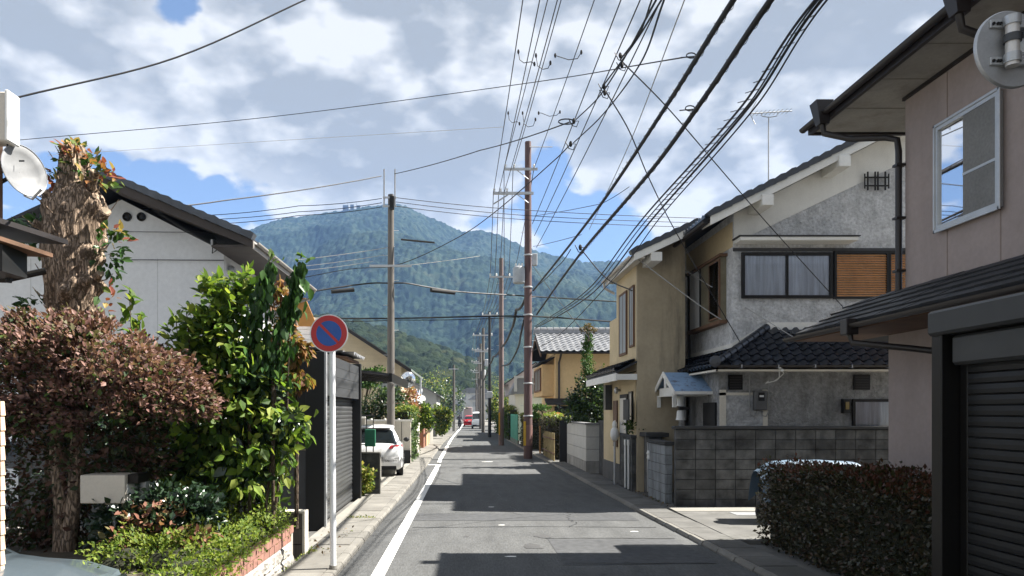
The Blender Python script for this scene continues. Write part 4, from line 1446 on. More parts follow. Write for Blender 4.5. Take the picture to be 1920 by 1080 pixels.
# roof ornament grille on gable
gl = MB()
for i, z in enumerate((6.42, 6.60)):
    gl.tube([(9.38 - .1, YU - .08, z), (9.38 + .42, YU - .08, z)], .018, 6)
for x in (9.34, 9.50, 9.56, 9.72):
    gl.tube([(x, YU - .09, 6.32), (x, YU - .09, 6.72)], .018, 6)
for x in (9.28, 9.80):
    gl.tube([(x, YU - .08, 6.36), (x, YU - .08, 6.68)], .014, 6)
gl.v = [(x - .62 + .0, y, z + .44) for x, y, z in gl.v]
gl.build('gable_grille', black_m, gh)

# aerial on its roof
an = thing('roof_aerial', 'tall thin television aerial on the grey stucco house roof', 'aerial', P(1441, 348, 17.0))
bx, by_, bz = P(1441, 350, 17.0)
tp = P(1441, 219, 17.0)
q = MB(); q.tube([(bx, by_, bz - .1), tp], .016, 8); q.build('mast', galv, an)
a_, b_ = P(1406, 213, 17.0), P(1485, 208, 17.0)
q = MB(); q.tube([a_, b_], .013, 6)
q.tube([P(1427, 211, 17), P(1429, 218, 17), P(1441, 220, 17), P(1456, 218, 17), P(1459, 209, 17)], .009, 6)
q.build('boom', galv, an)
for i in range(9):
    c = Vector(a_).lerp(Vector(b_), .12 + i * .1)
    q = MB(); q.tube([c + Vector((0, -.16, 0)), c + Vector((0, .16, 0))], .006, 5); q.build('rod', galv, an)
q = MB(); q.tube([P(1418, 190, 17), P(1406, 213, 17), P(1416, 233, 17)], .010, 6); q.build('reflector', galv, an)

# ---------------------------------------------------------------- beige house
bh = thing('beige_house', 'beige plastered house with mould on its side wall, beyond the stucco house', 'house', (4.1, 18, 0))
XC, YC = 4.12, 18.0
q = MB(); q.prism([(XC + .004, 0), (5.28, 0), (5.28, 6.17), (XC + .004, 5.64)], 'y', YC, YC + .12); q.build('side_wall', mould_wall, bh)
q = MB(); q.box(XC, XC + .12, YC + .12, 20.45, 2.95, 5.7); q.box(XC - .03, XC + .12, YC + .13, 22.2, .55, 2.9)
q.build('street_wall', beige_wall, bh)
q = MB(); q.box(XC - .05, XC + .12, YC + .125, 22.2, 0, .55); q.build('plinth', mat('grey_render', (.09, .09, .09), .9), bh)
q = MB(); q.box(XC + .13, 5.27, YC + .13, 20.45, 0, 5.6); q.box(XC + .13, 5.27, 20.451, 22.1, 0, 4.6); q.build('rear_block', beige_wall, bh)
eX2, eZ2 = 3.86, 5.55
q = MB()
s2 = .46
XE2 = 5.36
q.hexa([(eX2, 17.2, eZ2), (XE2, 17.2, eZ2 + (XE2 - eX2) * s2), (XE2, 20.7, eZ2 + (XE2 - eX2) * s2), (eX2, 20.7, eZ2), (eX2, 17.2, eZ2 + .05), (XE2, 17.2, eZ2 + .05 + (XE2 - eX2) * s2), (XE2, 20.7, eZ2 + .05 + (XE2 - eX2) * s2), (eX2, 20.7, eZ2 + .05)])
pass
q.build('roof', tile_black, bh)
q = MB(); q.hexa([(eX2, 17.16, eZ2 - .13), (XE2, 17.16, eZ2 - .13 + (XE2 - eX2) * s2), (XE2, 17.2, eZ2 - .13 + (XE2 - eX2) * s2), (eX2, 17.2, eZ2 - .13),
                  (eX2, 17.16, eZ2 + .04), (XE2, 17.16, eZ2 + .04 + (XE2 - eX2) * s2), (XE2, 17.2, eZ2 + .04 + (XE2 - eX2) * s2), (eX2, 17.2, eZ2 + .04)])
q.build('bargeboard', white_trim, bh)
verge_tiles(bh, (eX2 - .05, 17.24, eZ2 + .02), (XE2, 17.24, eZ2 + .05 + (XE2 - eX2) * s2), .10, tile_dark, 7)
q = MB(); q.box(4.25, 4.50, 17.14, 18.0, 5.42, 5.62); q.build('purlin_end', white_trim, bh)
q = MB(); q.box(eX2 + .01, eX2 + .04, 17.2, 20.7, eZ2 - .12, eZ2 + .02); q.build('fascia', white_trim, bh)
q = MB(); q.box(eX2 + .04, XC, 17.2, 20.7, eZ2 - .06, eZ2 - .03); q.build('soffit', cream, bh)
gutter(bh, (eX2 - .06, 17.2, eZ2 + .0), (eX2 - .06, 20.75, eZ2 + .0), .05, mat('cream_gutter', (.55, .50, .44), .5))
q = MB(); q.tube([(eX2 - .06, 20.6, eZ2 - .04), (eX2 - .04, 20.6, eZ2 - .2), (XC - .05, 20.5, eZ2 - .36)], .035, 8); q.build('downpipe', mat('cream_gutter', (.5, .5, .5)), bh)
window(bh, '-x', XC, 19.05, 19.95, 3.42, 5.05, 2, wood_brown, frosted, None, .06, True, .045)
window(bh, '-x', XC, 18.22, 18.72, 3.55, 5.05, 2, wood_brown, frosted, None, .05, True, .045)
# ground floor eave
q = MB(); q.slab([(XC, 18.0, 3.18), (3.62, 18.0, 2.92), (3.62, 22.4, 2.92), (XC, 22.4, 3.18)], .05); q.build('pent_roof', tile_black, bh)
tl = tile_mesh(.21, .18, tile_dark)
tile_grid(bh, tl, (XC, 22.3, 3.2), (0, -1, 0), Vector((-.5, 0, -.26)), .21, .185, 20, 3)
q = MB(); q.box(3.60, 3.64, 17.98, 22.4, 2.70, 2.88); q.box(3.64, XC, 17.98, 18.02, 2.72, 2.86); q.build('fascia', white_trim, bh)
window(bh, '-x', XC - .03, 18.25, 18.62, 1.70, 2.45, 1, dark_metal, frosted, None, .05)
q = MB(); q.box(XC - .06, XC - .03, 18.85, 19.75, .15, 2.40); q = q.build('door', mat('very_dark_door', (.010, .010, .010)), bh)
d2 = MB(); d2.box(XC - .075, XC - .06, 18.95, 19.65, 1.4, 2.3); d2.build('pane', frosted, q)
q = MB(); q.lathe((XC - .03, 19.85, 2.52), (-1, 0, 0), [(.03, 0), (.04, .05), (.09, .07), (.09, .12), (.05, .15)], 12); q.build('wall_lamp', galv, bh)
q = MB(); q.box(XC - .22, XC - .04, 20.9, 21.2, 2.0, 2.7); q.build('meter_box', panel_grey, bh)
q = MB(); q.box(XC - .07, XC - .035, 20.1, 20.6, 1.0, 2.25); q.build('lattice_window', wood_brown, bh)
sb = tag(MB().box(3.90, 3.93, 17.95, 18.55, 1.75, 2.25).build('notice_board', mat('plain_dark_board', (.05, .05, .05), .8), None), 'dark square board fixed above the narrow grey block wall', 'board')
# post lantern by the beige door
pl2 = thing('garden_tap_post', 'white plastic wrapped post beside the narrow grey block wall', 'post', (3.96, 19.9, 0))
q = MB(); q.tube([(3.96, 19.9, 0), (3.96, 19.9, 1.15)], .03, 8); q.build('shaft', galv, pl2)
q = MB(); q.sphere((3.96, 19.9, 1.36), .12, .12, .2, 10, 7); q.sphere((3.96, 19.9, 1.60), .07, .07, .12, 8, 6); q.build('wrapping', ceramic, pl2, smooth=70)

# ---------------------------------------------------------------- white rendered corner wall
ww = thing('white_block_wall', 'pale large-block garden wall with dirty foot, right of the road pole', 'wall', (3.85, 25, 0))
q = MB(); q.box(3.80, 3.95, 23.5, 27.9, .0, 1.53); q.box(3.95, 4.5, 23.5, 23.65, 0, 1.53); q.build('mortar_bed', mortar, ww)
pale = mat('pale_block', (.46, .45, .42), .9, .08, 1, stain=.25, stain_col=(.25, .24, .22))
dirty = mat('dirty_pale_block', (.30, .29, .27), .9, .3, 2, stain=.9, stain_col=(.09, .09, .08), stain_scale=2)
for r in range(4):
    for i in range(5):
        q = MB(); q.box(3.77, 3.80, 23.48 + i * .885, 23.48 + (i + 1) * .885 - (.008 if i < 4 else 0), .0 + r * .385 + .006, (r + 1) * .385 - .006)
        q.build('wall_block', dirty if r == 0 else pale, ww)
    q = MB(); q.box(3.80, 4.5, 23.46, 23.50, r * .385 + .006, (r + 1) * .385 - .006); q.build('wall_block', dirty if r == 0 else pale, ww)
q = MB(); q.box(3.74, 4.0, 23.42, 27.95, 1.54, 1.60); q.box(4.0, 4.52, 23.42, 23.68, 1.54, 1.60); q.build('coping', mat('grey_coping', (.2, .2, .2), .9), ww)
dw = thing('dark_boundary_wall', 'dark stained block wall between the pale wall and the beige house', 'wall', (4.3, 22.6, 0))
q = MB(); q.box(4.15, 4.35, 22.3, 23.3, 0, 1.62); q.build('wall', block_m, dw)
q = MB(); q.box(4.12, 4.38, 22.28, 23.3, 1.62, 1.68); q.build('coping', mortar, dw)

# ---------------------------------------------------------------- trees and plants on the right
def make_tree(name, label, cat, base, blobs, mats_, leaf, n, trunk_r=.05, trunk_m=None, group=None, seed=0, stems=1, detail=False, top=None, droop=.1, singles=0):
    t_ = thing(name, label, cat, base, group)
    rng = np.random.default_rng(seed)
    bx, by, bz = base
    top = top or max(b[0][2] for b in blobs)
    for s_ in range(stems):
        dx, dy = (rng.uniform(-.15, .15), rng.uniform(-.15, .15)) if stems > 1 else (0, 0)
        b0 = blobs[s_ % len(blobs)][0]
        q = MB()
        q.tube([(bx + dx, by + dy, bz), (bx + dx * 2 + .03, by + dy, bz + (top - bz) * .35), (b0[0] * .5 + (bx + dx * 2) * .5, b0[1] * .5 + by * .5, bz + (top - bz) * .7), tuple(b0)], trunk_r, 8, r1=trunk_r * .35)
        q.build('trunk', trunk_m or bark_dark, t_, smooth=60)
    if len(blobs) > 2:
        q = MB()
        for (c, r) in blobs:
            q.tube([(bx, by, bz + (top - bz) * .45), ((bx + c[0]) / 2, (by + c[1]) / 2, (bz + (top - bz) * .5 + c[2]) / 2 + .05), c], trunk_r * .4, 5, r1=trunk_r * .12)
        q.build('limbs', trunk_m or bark_dark, t_, smooth=60)
    vol = sum((r[0] * r[1] * r[2]) ** (2 / 3) for c, r in blobs)
    pts = []
    for (c, r) in blobs:
        k = int(n * (r[0] * r[1] * r[2]) ** (2 / 3) / vol)
        pts.append(shell(c, r, k, rng, .25, .22, zmin=bz + .02))
    pts = np.concatenate(pts)
    if not isinstance(mats_, (list, tuple)):
        mats_ = [mats_]
    sel = rng.integers(0, len(mats_), len(pts)) if len(mats_) > 1 else np.zeros(len(pts), int)
    ctr = np.mean([b[0] for b in blobs], axis=0)
    for k, m_ in enumerate(mats_):
        if (sel == k).sum():
            leaf_cloud('crown' if k == 0 else 'coloured_leaves', t_, m_, pts[sel == k], leaf, centre=ctr, seed=seed + k, detail=detail, droop=droop, singles=singles if k == 0 else 0)
    return t_


def blobs_px(d, lst, depth=None):
    """(px, py, radius px) ellipsoids at distance d"""
    out = []
    for (px, py, rx, rz) in lst:
        c = P(px, py, d + random.uniform(-.2, .2))
        out.append((c, (rx * d / F, (depth or rx * d / F), rz * d / F)))
    return out


make_tree('garden_tree', 'dark leafy garden tree behind the pale large-block wall', 'tree', (5.2, 26.5, 0),
          blobs_px(26.5, [(1105, 740, 32, 36), (1080, 755, 20, 20), (1128, 720, 24, 30), (1095, 775, 40, 20), (1125, 765, 25, 30)]), [lf_dark, lf_tree], .11, 5200, .09, seed=41, stems=2)
make_tree('slender_cypress', 'slender cypress with a brown bushy top before the ochre house', 'tree', (4.35, 26.2, 0),
          blobs_px(26.5, [(1102, 700, 12, 34), (1100, 660, 10, 24), (1103, 640, 8, 20)]), [lf_pine], .07, 2600, .05, seed=42)
tp_ = make_tree('topiary_top', 'brown bushy sprig crowning the slender cypress', 'plant', P(1103, 640, 26.5),
                blobs_px(26.5, [(1103, 614, 8, 8), (1094, 618, 6, 5), (1113, 618, 6, 5)]), [leaf_mat('brown_sprig', [(.11, .085, .035), (.07, .07, .025), (.14, .09, .04)], .3)], .07, 420, .03, seed=43)
make_tree('clipped_pine', 'flat clipped garden pine between road pole and ochre house', 'tree', (4.2, 35, 0),
          blobs_px(35, [(1012, 765, 18, 6), (1000, 778, 14, 5), (1035, 785, 14, 5)]), [lf_pine], .10, 1700, .08, seed=44)


def hedge_block(name, label, x0, x1, y0, y1, z1, n, mats_, leaf, seed, group=None, z0=.05):
    h = thing(name, label, 'hedge', ((x0 + x1) / 2, (y0 + y1) / 2, 0), group)
    rng = np.random.default_rng(seed)
    q = MB(); q.box(x0 + .1, x1 - .1, y0 + .1, y1 - .1, 0, z1 - .12); q.build('dark_core', mat('dark_hedge_inside', (.02, .02, .01)), h)  # solid box, shade inside the hedge put into its dark colour
    for k, m_ in enumerate(mats_):
        pts = boxshell(x0, x1, y0, y1, z0 if k == 0 else z1 * .8, z1 + (.0 if k == 0 else .08), n if k == 0 else n // 3, rng, .18, 1.0 if k == 0 else 4.0, .08)
        leaf_cloud('foliage' if k == 0 else 'new_shoots', h, m_, pts, leaf, centre=((x0 + x1) / 2, (y0 + y1) / 2, z1 * .4), seed=seed + k)
    return h


hedge_block('garden_hedge', 'tall garden hedge with bright shoots behind the red-brown pole', 3.45, 4.2, 29.2, 33.5, 1.75, 5200, [lf_hedge, lf_lime], .085, 51, 'hedges along the right side of the street')
hedge_block('garden_hedge', 'dark hedge right of the green screen fence', 3.05, 3.7, 37, 42.0, 1.75, 3200, [lf_hedge, lf_yellow], .10, 52, 'hedges along the right side of the street')
hedge_block('garden_hedge', 'far shaded hedge beyond the second pole', 2.75, 3.5, 50, 70, 2.2, 4200, [lf_tree, lf_yellow], .16, 53, 'hedges along the right side of the street')
make_tree('red_tipped_shrub', 'red tipped shrub over the hedge behind the red-brown pole', 'shrub', (4.0, 31, 0), blobs_px(30.5, [(1050, 782, 14, 8)]), [leaf_mat('red_shoot', [(.5, .12, .08), (.4, .18, .1)])], .08, 450, .03, seed=54)
# bamboo fence and dark board
bf = thing('bamboo_fence', 'low weathered bamboo fence below the hedge behind the pole', 'fence', (3.4, 30, 0))
st = MB(); st.tube([(0, 0, 0), (0, 0, 1.15)], .022, 6)
me = mesh_of(st, 'cane', mat('weathered_bamboo', (.30, .24, .12), .8, .3, 3))
pieces('cane', me, [Matrix.Translation((3.36 + random.uniform(-.01, .01), 28.4 + i * .105, random.uniform(-.04, 0))) for i in range(38)], bf)
q = MB(); q.tube([(3.33, 28.3, .9), (3.33, 32.3, .9)], .03, 6); q.tube([(3.33, 28.3, .35), (3.33, 32.3, .35)], .03, 6); q.build('rail', wood_brown, bf)
tag(MB().box(3.50, 4.2, 28.0, 28.07, 0, 1.62).build('dark_board_panel', panel_dark, None), 'flat near-black board panel left of the pale wall', 'panel')
tag(MB().box(3.30, 3.36, 33.6, 33.72, 0, 1.3).build('gate_post', mat('orange_brown_wood', (.3, .15, .05), .8), None), 'short orange-brown wooden gate post behind the road pole', 'post')

# ---------------------------------------------------------------- ochre house
oh = thing('ochre_house', 'ochre plastered house with silver grey tiled roof behind the trees', 'house', (3.8, 38, 0))
q = MB(); q.box(4.45, 9.5, 37.2, 44, 2.2, 4.85); q.box(4.1, 9.5, 37.2, 44, 0, 2.25); q.build('wall', ochre_wall, oh)
q = MB(); q.box(3.85, 4.45, 37.9, 42.5, 2.75, 4.35); q.build('bay', ochre_wall, oh)
q = MB(); q.slab([(3.65, 37.5, 4.45), (4.5, 37.5, 4.75), (4.5, 43, 4.75), (3.65, 43, 4.45)], .08); q.build('bay_roof', tile_black, oh)
window(oh, '-x', 3.85, 38.2, 41.5, 3.0, 4.2, 4, wood_brown, frosted, None, .08, False, .08)
q = MB(); q.slab([(3.62, 36.3, 4.86), (10.2, 36.3, 4.86), (10.2, 39.2, 6.02), (3.62, 39.2, 6.02)], .08); q.slab([(3.62, 42.1, 4.86), (10.2, 42.1, 4.86), (10.2, 39.2, 6.02), (3.62, 39.2, 6.02)], .08); q.build('roof', tile_black, oh)
tg = tile_mesh(.335, .33, tile_grey)
dn = Vector((0, 36.3 - 39.2, 4.86 - 6.02)).normalized()
tile_grid(oh, tg, (3.6, 39.1, 6.02), (1, 0, 0), dn, .335, .34, 19, 9)
q = MB(); q.box(3.55, 10.2, 39.0, 39.4, 6.02, 6.22); q.build('ridge', tile_grey, oh)
rl = MB(); rl.lathe((0, 0, 0), (1, 0, 0), [(.10, 0), (.13, .02), (.13, .30), (.10, .32)], 10)
pieces('ridge_tile', mesh_of(rl, 'ridge_tile', tile_grey), [Matrix.Translation((3.55 + i * .34, 39.2, 6.25)) for i in range(19)], oh)
q = MB(); q.prism([(36.3, 4.78), (39.2, 5.94), (42.1, 4.78), (42.1, 4.62), (39.2, 5.76), (36.3, 4.62)], 'x', 3.6, 3.66); q.build('bargeboard', wood_brown, oh)
q = MB(); q.prism([(37.2, 4.8), (39.2, 5.8), (43.0, 4.8)], 'x', 4.45, 4.5); q.build('gable', ochre_wall, oh)
gutter(oh, (3.7, 36.25, 4.83), (9.9, 36.25, 4.83), .07)
q = MB(); q.tube([(4.62, 36.28, 4.8), (4.62, 36.7, 4.55), (4.62, 37.13, 4.4), (4.62, 37.13, 0)], .055, 8); q.build('downpipe', brown_metal, oh)
q = MB(); q.slab([(3.9, 36.4, 2.35), (9.4, 36.4, 2.35), (9.4, 37.2, 2.62), (3.9, 37.2, 2.62)], .07); q.build('pent_roof', tile_black, oh)
q = MB(); q.box(4.4, 9.4, 37.12, 37.2, .1, 2.2); q.build('dark_doorway', dark_room, oh)
q = MB(); q.box(5.75, 6.5, 37.02, 37.2, 2.9, 3.15); q.build('small_awning', blue_metal, oh)

# ---------------------------------------------------------------- green screen fence, low house, poles' surroundings
gf = thing('green_screen_fence', 'green mesh screen fence beside the second pole', 'fence', (2.95, 46, 0))
for i in range(9):
    q = MB(); q.box(2.98, 3.01, 43.2 + i * .9, 43.2 + i * .9 + .86, .25, 1.75); q.build('panel', green_fence, gf)
    q = MB(); q.box(2.95, 3.0, 43.16 + i * .9, 43.21 + i * .9, .0, 1.8); q.build('post', mat('green_post', (.1, .3, .24)), gf)
q = MB(); q.box(2.96, 3.06, 43.0, 51.4, 0, .28); q.build('kerb', concrete, gf)
lh = thing('low_grey_house', 'low house with pale wall and grey gable roof beyond the green fence', 'house', (3.2, 52, 0))
q = MB(); q.box(3.3, 9.0, 50.2, 58, 0, 3.25); q.build('wall', cream, lh)
q = MB(); q.prism([(3.0, 3.15), (9.4, 3.15), (9.4, 3.3), (8.9, 4.28), (3.5, 4.28), (3.0, 3.3)], 'y', 49.9, 53); q.build('roof', far_grey_roof, lh)
q = MB(); q.box(3.2, 9.2, 49.84, 49.9, 4.2, 4.34); q.box(3.2, 3.4, 49.84, 49.9, 3.3, 4.2); q.build('ridge_cap', far_wall, lh)
q = MB(); q.prism([(2.9, 4.0), (7.5, 4.0), (5.2, 5.6)], 'y', 56, 62); q.box(3.2, 7.2, 56, 62, 3.2, 4.0); q.build('rear_gable', mat('pale_mauve_wall', (.33, .30, .30), .9), lh)
q = MB(); q.slab([(2.7, 55.7, 3.95), (5.2, 55.7, 5.68), (5.2, 62, 5.68), (2.7, 62, 3.95)], .1); q.slab([(7.7, 55.7, 3.95), (5.2, 55.7, 5.68), (5.2, 62, 5.68), (7.7, 62, 3.95)], .1); q.build('rear_roof', tile_black, lh)

# ================================================================== LEFT SIDE
# ---------------------------------------------------------------- brick edged planter
XPL = -2.17
pb = thing('brick_planter', 'planter edged with red bricks over rough split stone, beside the left pavement', 'planter', (XPL, 7, 0))
q = MB(); q.box(XPL - .09, XPL - .012, 3.0, 9.40, 0, .515); q.box(-6.5, XPL - .09, 9.30, 9.40, 0, .5); q.build('mortar_bed', mat('pale_mortar', (.30, .28, .25), .95), pb)
q = MB(); q.box(-2.62, XPL - .09, 3.0, 6.75, 0, .44); q.box(-6.4, XPL - .09, 6.76, 9.30, 0, .44); q.build('soil', soil, pb)
one = MB(); one.box(0, .10, 0, .198, 0, .085)
br = mesh_of(one, 'brick', brick_m)
lst = []
for r in range(2):
    y = 3.0 + (r % 2) * .105
    i = 0
    while y + .2 < 9.42:
        M = Matrix.Translation((XPL - .102 + random.uniform(-.003, .003), y, .345 + r * .093))
        lst.append(M)
        y += .21
pieces('brick', br, lst, pb)
for r in range(2):
    y = 3.0 + r * .2
    while y < 9.2:
        L = min(.60, 9.39 - y)
        if L < .1:
            break
        z0, z1 = .0 + r * .172, .162 + r * .172
        nx, nz = 14, 6
        vs, fs = [], []
        for i in range(nx + 1):
            for k in range(nz + 1):
                ed = 0 if (i in (0, nx) or k in (0, nz)) else 1
                vs.append((XPL - .016 + ed * (.008 + random.uniform(0, .028)), y + L * .985 * i / nx + ed * random.uniform(-.008, .008), z0 + (z1 - z0) * k / nz))
        for i in range(nx):
            for k in range(nz):
                a = i * (nz + 1) + k
                fs.append((a, a + nz + 1, a + nz + 2, a + 1))
        s = MB(); s.add(vs, fs)
        s.build('split_stone', stone_m, pb, smooth=25)
        y += .605
en = thing('planter_end_pillar', 'short dark slatted block pillar at the end of the brick planter', 'pillar', (-2.15, 9.9, 0))
for r in range(3):
    q = MB(); q.box(-2.44, -2.155, 9.82, 10.02, r * .205 + .004, r * .205 + .20); q.build('block', mat('dark_ribbed_block', (.10, .085, .075), .9, .35, 6, stretch=(8, 1, .3)), en)
q = MB(); q.box(-2.154, -2.12, 9.815, 10.025, 0, .64); q.box(-2.45, -2.154, 9.815, 10.025, .615, .64); q.build('edge_trim', cream, en)

# ---------------------------------------------------------------- garden plants by the planter
rng = np.random.default_rng(77)
gl_ = thing('lime_ground_hedge', 'low lime green hedge filling the front of the brick planter', 'hedge', (-2.9, 7, .44))
P1 = []
for (yy, zz) in ((9.05, .80), (8.5, .76), (7.9, .72), (7.3, .66), (6.8, .62), (6.3, .60), (5.8, .56)):
    for (xx, w_) in ((-2.42, .30), (-2.85, .34), (-3.3, .36)):
        if yy < 6.9 and xx < -2.5:
            continue
        P1.append(shell((xx, yy, .47), (w_, .42, zz - .40 + (.03 if xx < -2.6 else -.06)), 1900, rng, .6, .22, zmin=.42))
pts = np.concatenate(P1)
leaf_cloud('foliage', gl_, lf_lime, pts, .040, centre=(-2.9, 7.3, .2), singles=220, seed=71, droop=-.3, single_name='leaf')
q = MB()
for yy in np.arange(5.8, 9.2, .5):
    for xx in (-2.5, -2.9, -3.3):
        if yy < 7 and xx < -2.6:
            continue
        q.sphere((xx, yy, .45), .24, .34, .14 + .02 * (yy - 5.8), 8, 5)
q.build('dark_core', mat('dark_hedge_inside', (.02, .02, .01)), gl_)  # solid lumps under the leaves, shade there put into their dark colour

# the big green shrub
gs = thing('green_shrub', 'large bright green leafy shrub behind the no-parking sign', 'shrub', (-3.6, 9.0, .44))
D = 9.0
bl = blobs_px(D, [(420, 660, 80, 50), (400, 730, 90, 70), (475, 720, 55, 60), (430, 800, 100, 75), (505, 820, 50, 50), (430, 590, 38, 40), (450, 880, 80, 55),
                  (388, 610, 38, 34), (535, 790, 28, 30), (350, 860, 60, 60), (360, 660, 34, 36), (455, 545, 16, 26), (402, 548, 14, 18)], .45)
pts = []
for (c, r) in bl:
    pts.append(shell(c, r, int(760 * (r[0] * r[2]) ** .5 / .45), rng, .2, .42, zmin=.5))
pts = np.concatenate(pts)
leaf_cloud('foliage', gs, lf_green, pts, .115, centre=P(430, 740, D), singles=300, seed=72, detail=True, droop=.35, spread=1.0)
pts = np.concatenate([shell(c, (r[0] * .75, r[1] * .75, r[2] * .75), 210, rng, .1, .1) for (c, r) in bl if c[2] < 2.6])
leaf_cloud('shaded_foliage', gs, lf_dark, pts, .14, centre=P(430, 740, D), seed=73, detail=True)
for k in range(9):
    q = MB()
    a = P(380 + k * 16, 950, D + random.uniform(-.3, .3)); b = P(350 + k * 24, 560 + random.uniform(0, 120), D + random.uniform(-.3, .3))
    q.tube([(a[0], a[1], .44), tuple((Vector(a) * .5 + Vector(b) * .5) + Vector((random.uniform(-.1, .1), 0, 0))), b], .02, 6, r1=.006)
    q.build('stem', bark_dark, gs)
# single upright shoots standing above it
for k, (px, py0, py1) in enumerate(((243, 545, 640), (262, 600, 680), (330, 590, 640), (410, 520, 600), (462, 505, 600))):
    sh = []
    for j in range(26):
        t_ = j / 26
        sh.append(np.array(P(px + random.uniform(-16, 16) * (.3 + t_), py0 + (py1 - py0) * t_, D)))
    leaf_cloud('shoot_leaves', gs, lf_green, np.array(sh), .13, centre=P(px, py1 + 60, D), seed=80 + k, detail=True)
    q = MB(); q.tube([P(px, py0 + 8, D), P(px + 4, py1, D), P(px + 20, py1 + 60, D)], .006, 5); q.build('shoot', bark_dark, gs)

# two posts wrapped in climbing vine
for k, (pts_px, lab) in enumerate((([(508, 492), (500, 520), (488, 560), (478, 600), (470, 650), (468, 700)], 'left one of two dark vines climbing above the green shrub'),
                                  ([(562, 492), (556, 530), (545, 570), (530, 610), (520, 660), (512, 700)], 'right one of two dark vines, reaching past the eave toward the sign'))):
    d_ = 8.75
    vn = thing('climbing_vine', lab, 'vine', (P(pts_px[-1][0], 0, d_)[0], d_, .44), 'vines climbing above the green shrub')
    pl_ = [P(x, y, d_) for x, y in pts_px] + [(P(pts_px[-1][0], 0, d_)[0], d_, .45)]
    q = MB(); q.tube(pl_, .022, 8); q.build('stem', bark_dark, vn, smooth=60)
    pts = []
    for i in range(len(pts_px) - 1):
        a, b = np.array(P(*pts_px[i], d_)), np.array(P(*pts_px[i + 1], d_))
        wd_ = .07 + .025 * i
        for j in range(75):
            t_ = random.random()
            p_ = a + (b - a) * t_
            pts.append(p_ + rng.normal(0, wd_ * .55, 3) * np.array([1, 1, .8]))
    pts = np.array(pts)
    leaf_cloud('foliage', vn, lf_vine, pts, .12, centre=pts.mean(0) + np.array([0, 0, 1.2]), droop=1.3, spread=.45, seed=90 + k, detail=True, singles=70)
    tipv = np.array([P(pts_px[0][0] + dx, pts_px[0][1] + dy, d_) for dx, dy in ((0, -6), (6, -12), (14, -8), (-4, 0), (10, 0), (20, -4))])
    leaf_cloud('tip_leaves', vn, lf_green, tipv, .11, centre=P(pts_px[0][0], pts_px[0][1] + 20, d_), droop=.4, seed=95 + k, detail=True)

ao = thing('autumn_creeper', 'creeper with orange and yellow turning leaves left of the black garage', 'creeper', (-2.6, 9.7, .44))
pts = []
for (px, py, rx, rz) in ((545, 650, 22, 45), (548, 710, 26, 30), (566, 655, 18, 20), (530, 620, 16, 40), (525, 560, 14, 30), (570, 712, 14, 12), (520, 690, 22, 40)):
    pts.append(shell(P(px, py, 9.5), (rx * 9.5 / F, .16, rz * 9.5 / F), 150, rng, .2, .2))
pts = np.concatenate(pts)
leaf_cloud('foliage', ao, lf_orange, pts, .095, centre=P(535, 640, 9.5), droop=.7, seed=96, detail=True, singles=120)
q = MB(); q.tube([(-2.55, 9.5, .45), P(535, 760, 9.5), P(530, 650, 9.5), P(526, 560, 9.5)], .012, 6); q.build('stem', bark_dark, ao)
q = MB(); q.tube([P(552, 590, 9.6), P(554, 700, 9.6), P(556, 820, 9.6), (P(556, 0, 9.6)[0], 9.6, .45)], .028, 8); q.build('support_cane', bark_dark, ao)
hv = []
for j in range(34):
    t_ = j / 34
    hv.append(P(556 + 6 * math.sin(j * .8) - 10 * t_, 700 + 210 * t_, 9.2))
leaf_cloud('hanging_leaves', ao, lf_green, np.array(hv), .075, centre=P(556, 500, 9.2), droop=1, seed=97, detail=True)

# spiky leaves
sp = thing('sword_leaf_clump', 'clump of long sword shaped leaves above the lime hedge end', 'plant', P(510, 930, 9.3))
for k in range(16):
    a = random.uniform(-1.1, 1.2)
    L = random.uniform(.3, .55)
    b0 = Vector(P(505 + random.uniform(-12, 8), 945, 9.3 + random.uniform(-.1, .1)))
    q = MB()
    w_ = .016
    m1 = b0 + Vector((math.sin(a) * L * .5, random.uniform(-.1, .1), L * .6)); e1 = b0 + Vector((math.sin(a) * L * 1.1, random.uniform(-.15, .15), L * .75))
    q.add([b0 + Vector((-w_, 0, 0)), b0 + Vector((w_, 0, 0)), m1 + Vector((w_, 0, 0)), m1 + Vector((-w_, 0, .0)), e1, b0 + Vector((0, .01, 0)), m1 + Vector((0, .012, -.01))], [(0, 5, 6, 3), (5, 1, 2, 6), (3, 6, 4), (6, 2, 4)])
    q.build('leaf', lf_green, sp)

# maroon shrub: spreading crown on two stems
ms = thing('maroon_shrub', 'wide maroon leaved shrub spreading in front of the pollarded tree', 'shrub', (-4.4, 8.1, .44))
D = 8.0
bl = blobs_px(D, [(60, 650, 85, 45), (150, 640, 70, 40), (20, 700, 60, 50), (120, 700, 90, 55), (250, 690, 75, 42), (312, 700, 70, 50), (200, 720, 85, 50), (330, 745, 60, 40), (60, 760, 70, 35), (270, 760, 60, 30), (255, 650, 25, 25)], .55)
bl += blobs_px(D, [(random.uniform(0, 385), random.choice([random.uniform(600, 640), random.uniform(740, 800)]) + 0, random.uniform(14, 34), random.uniform(12, 26)) for _ in range(16)], .3)
bl += blobs_px(D, [(365, 735, 24, 36), (30, 780, 45, 40), (140, 790, 40, 25)], .3)
pts = np.concatenate([shell(c, r, int(1750 * (r[0] * r[2]) ** .5 / .36), rng, .35, .36) for (c, r) in bl])
leaf_cloud('foliage', ms, lf_maroon, pts, .054, centre=P(190, 790, D), singles=300, seed=74, droop=.0, spread=.55, detail=True)
pg_ = np.concatenate([shell(c, (r[0] * .95, r[1], r[2] * .8), 90, rng, .3, .3) for (c, r) in bl]) - np.array([0, 0, .06])
leaf_cloud('green_leaves', ms, lf_tree, pg_, .06, centre=P(190, 790, D), seed=79, detail=True)
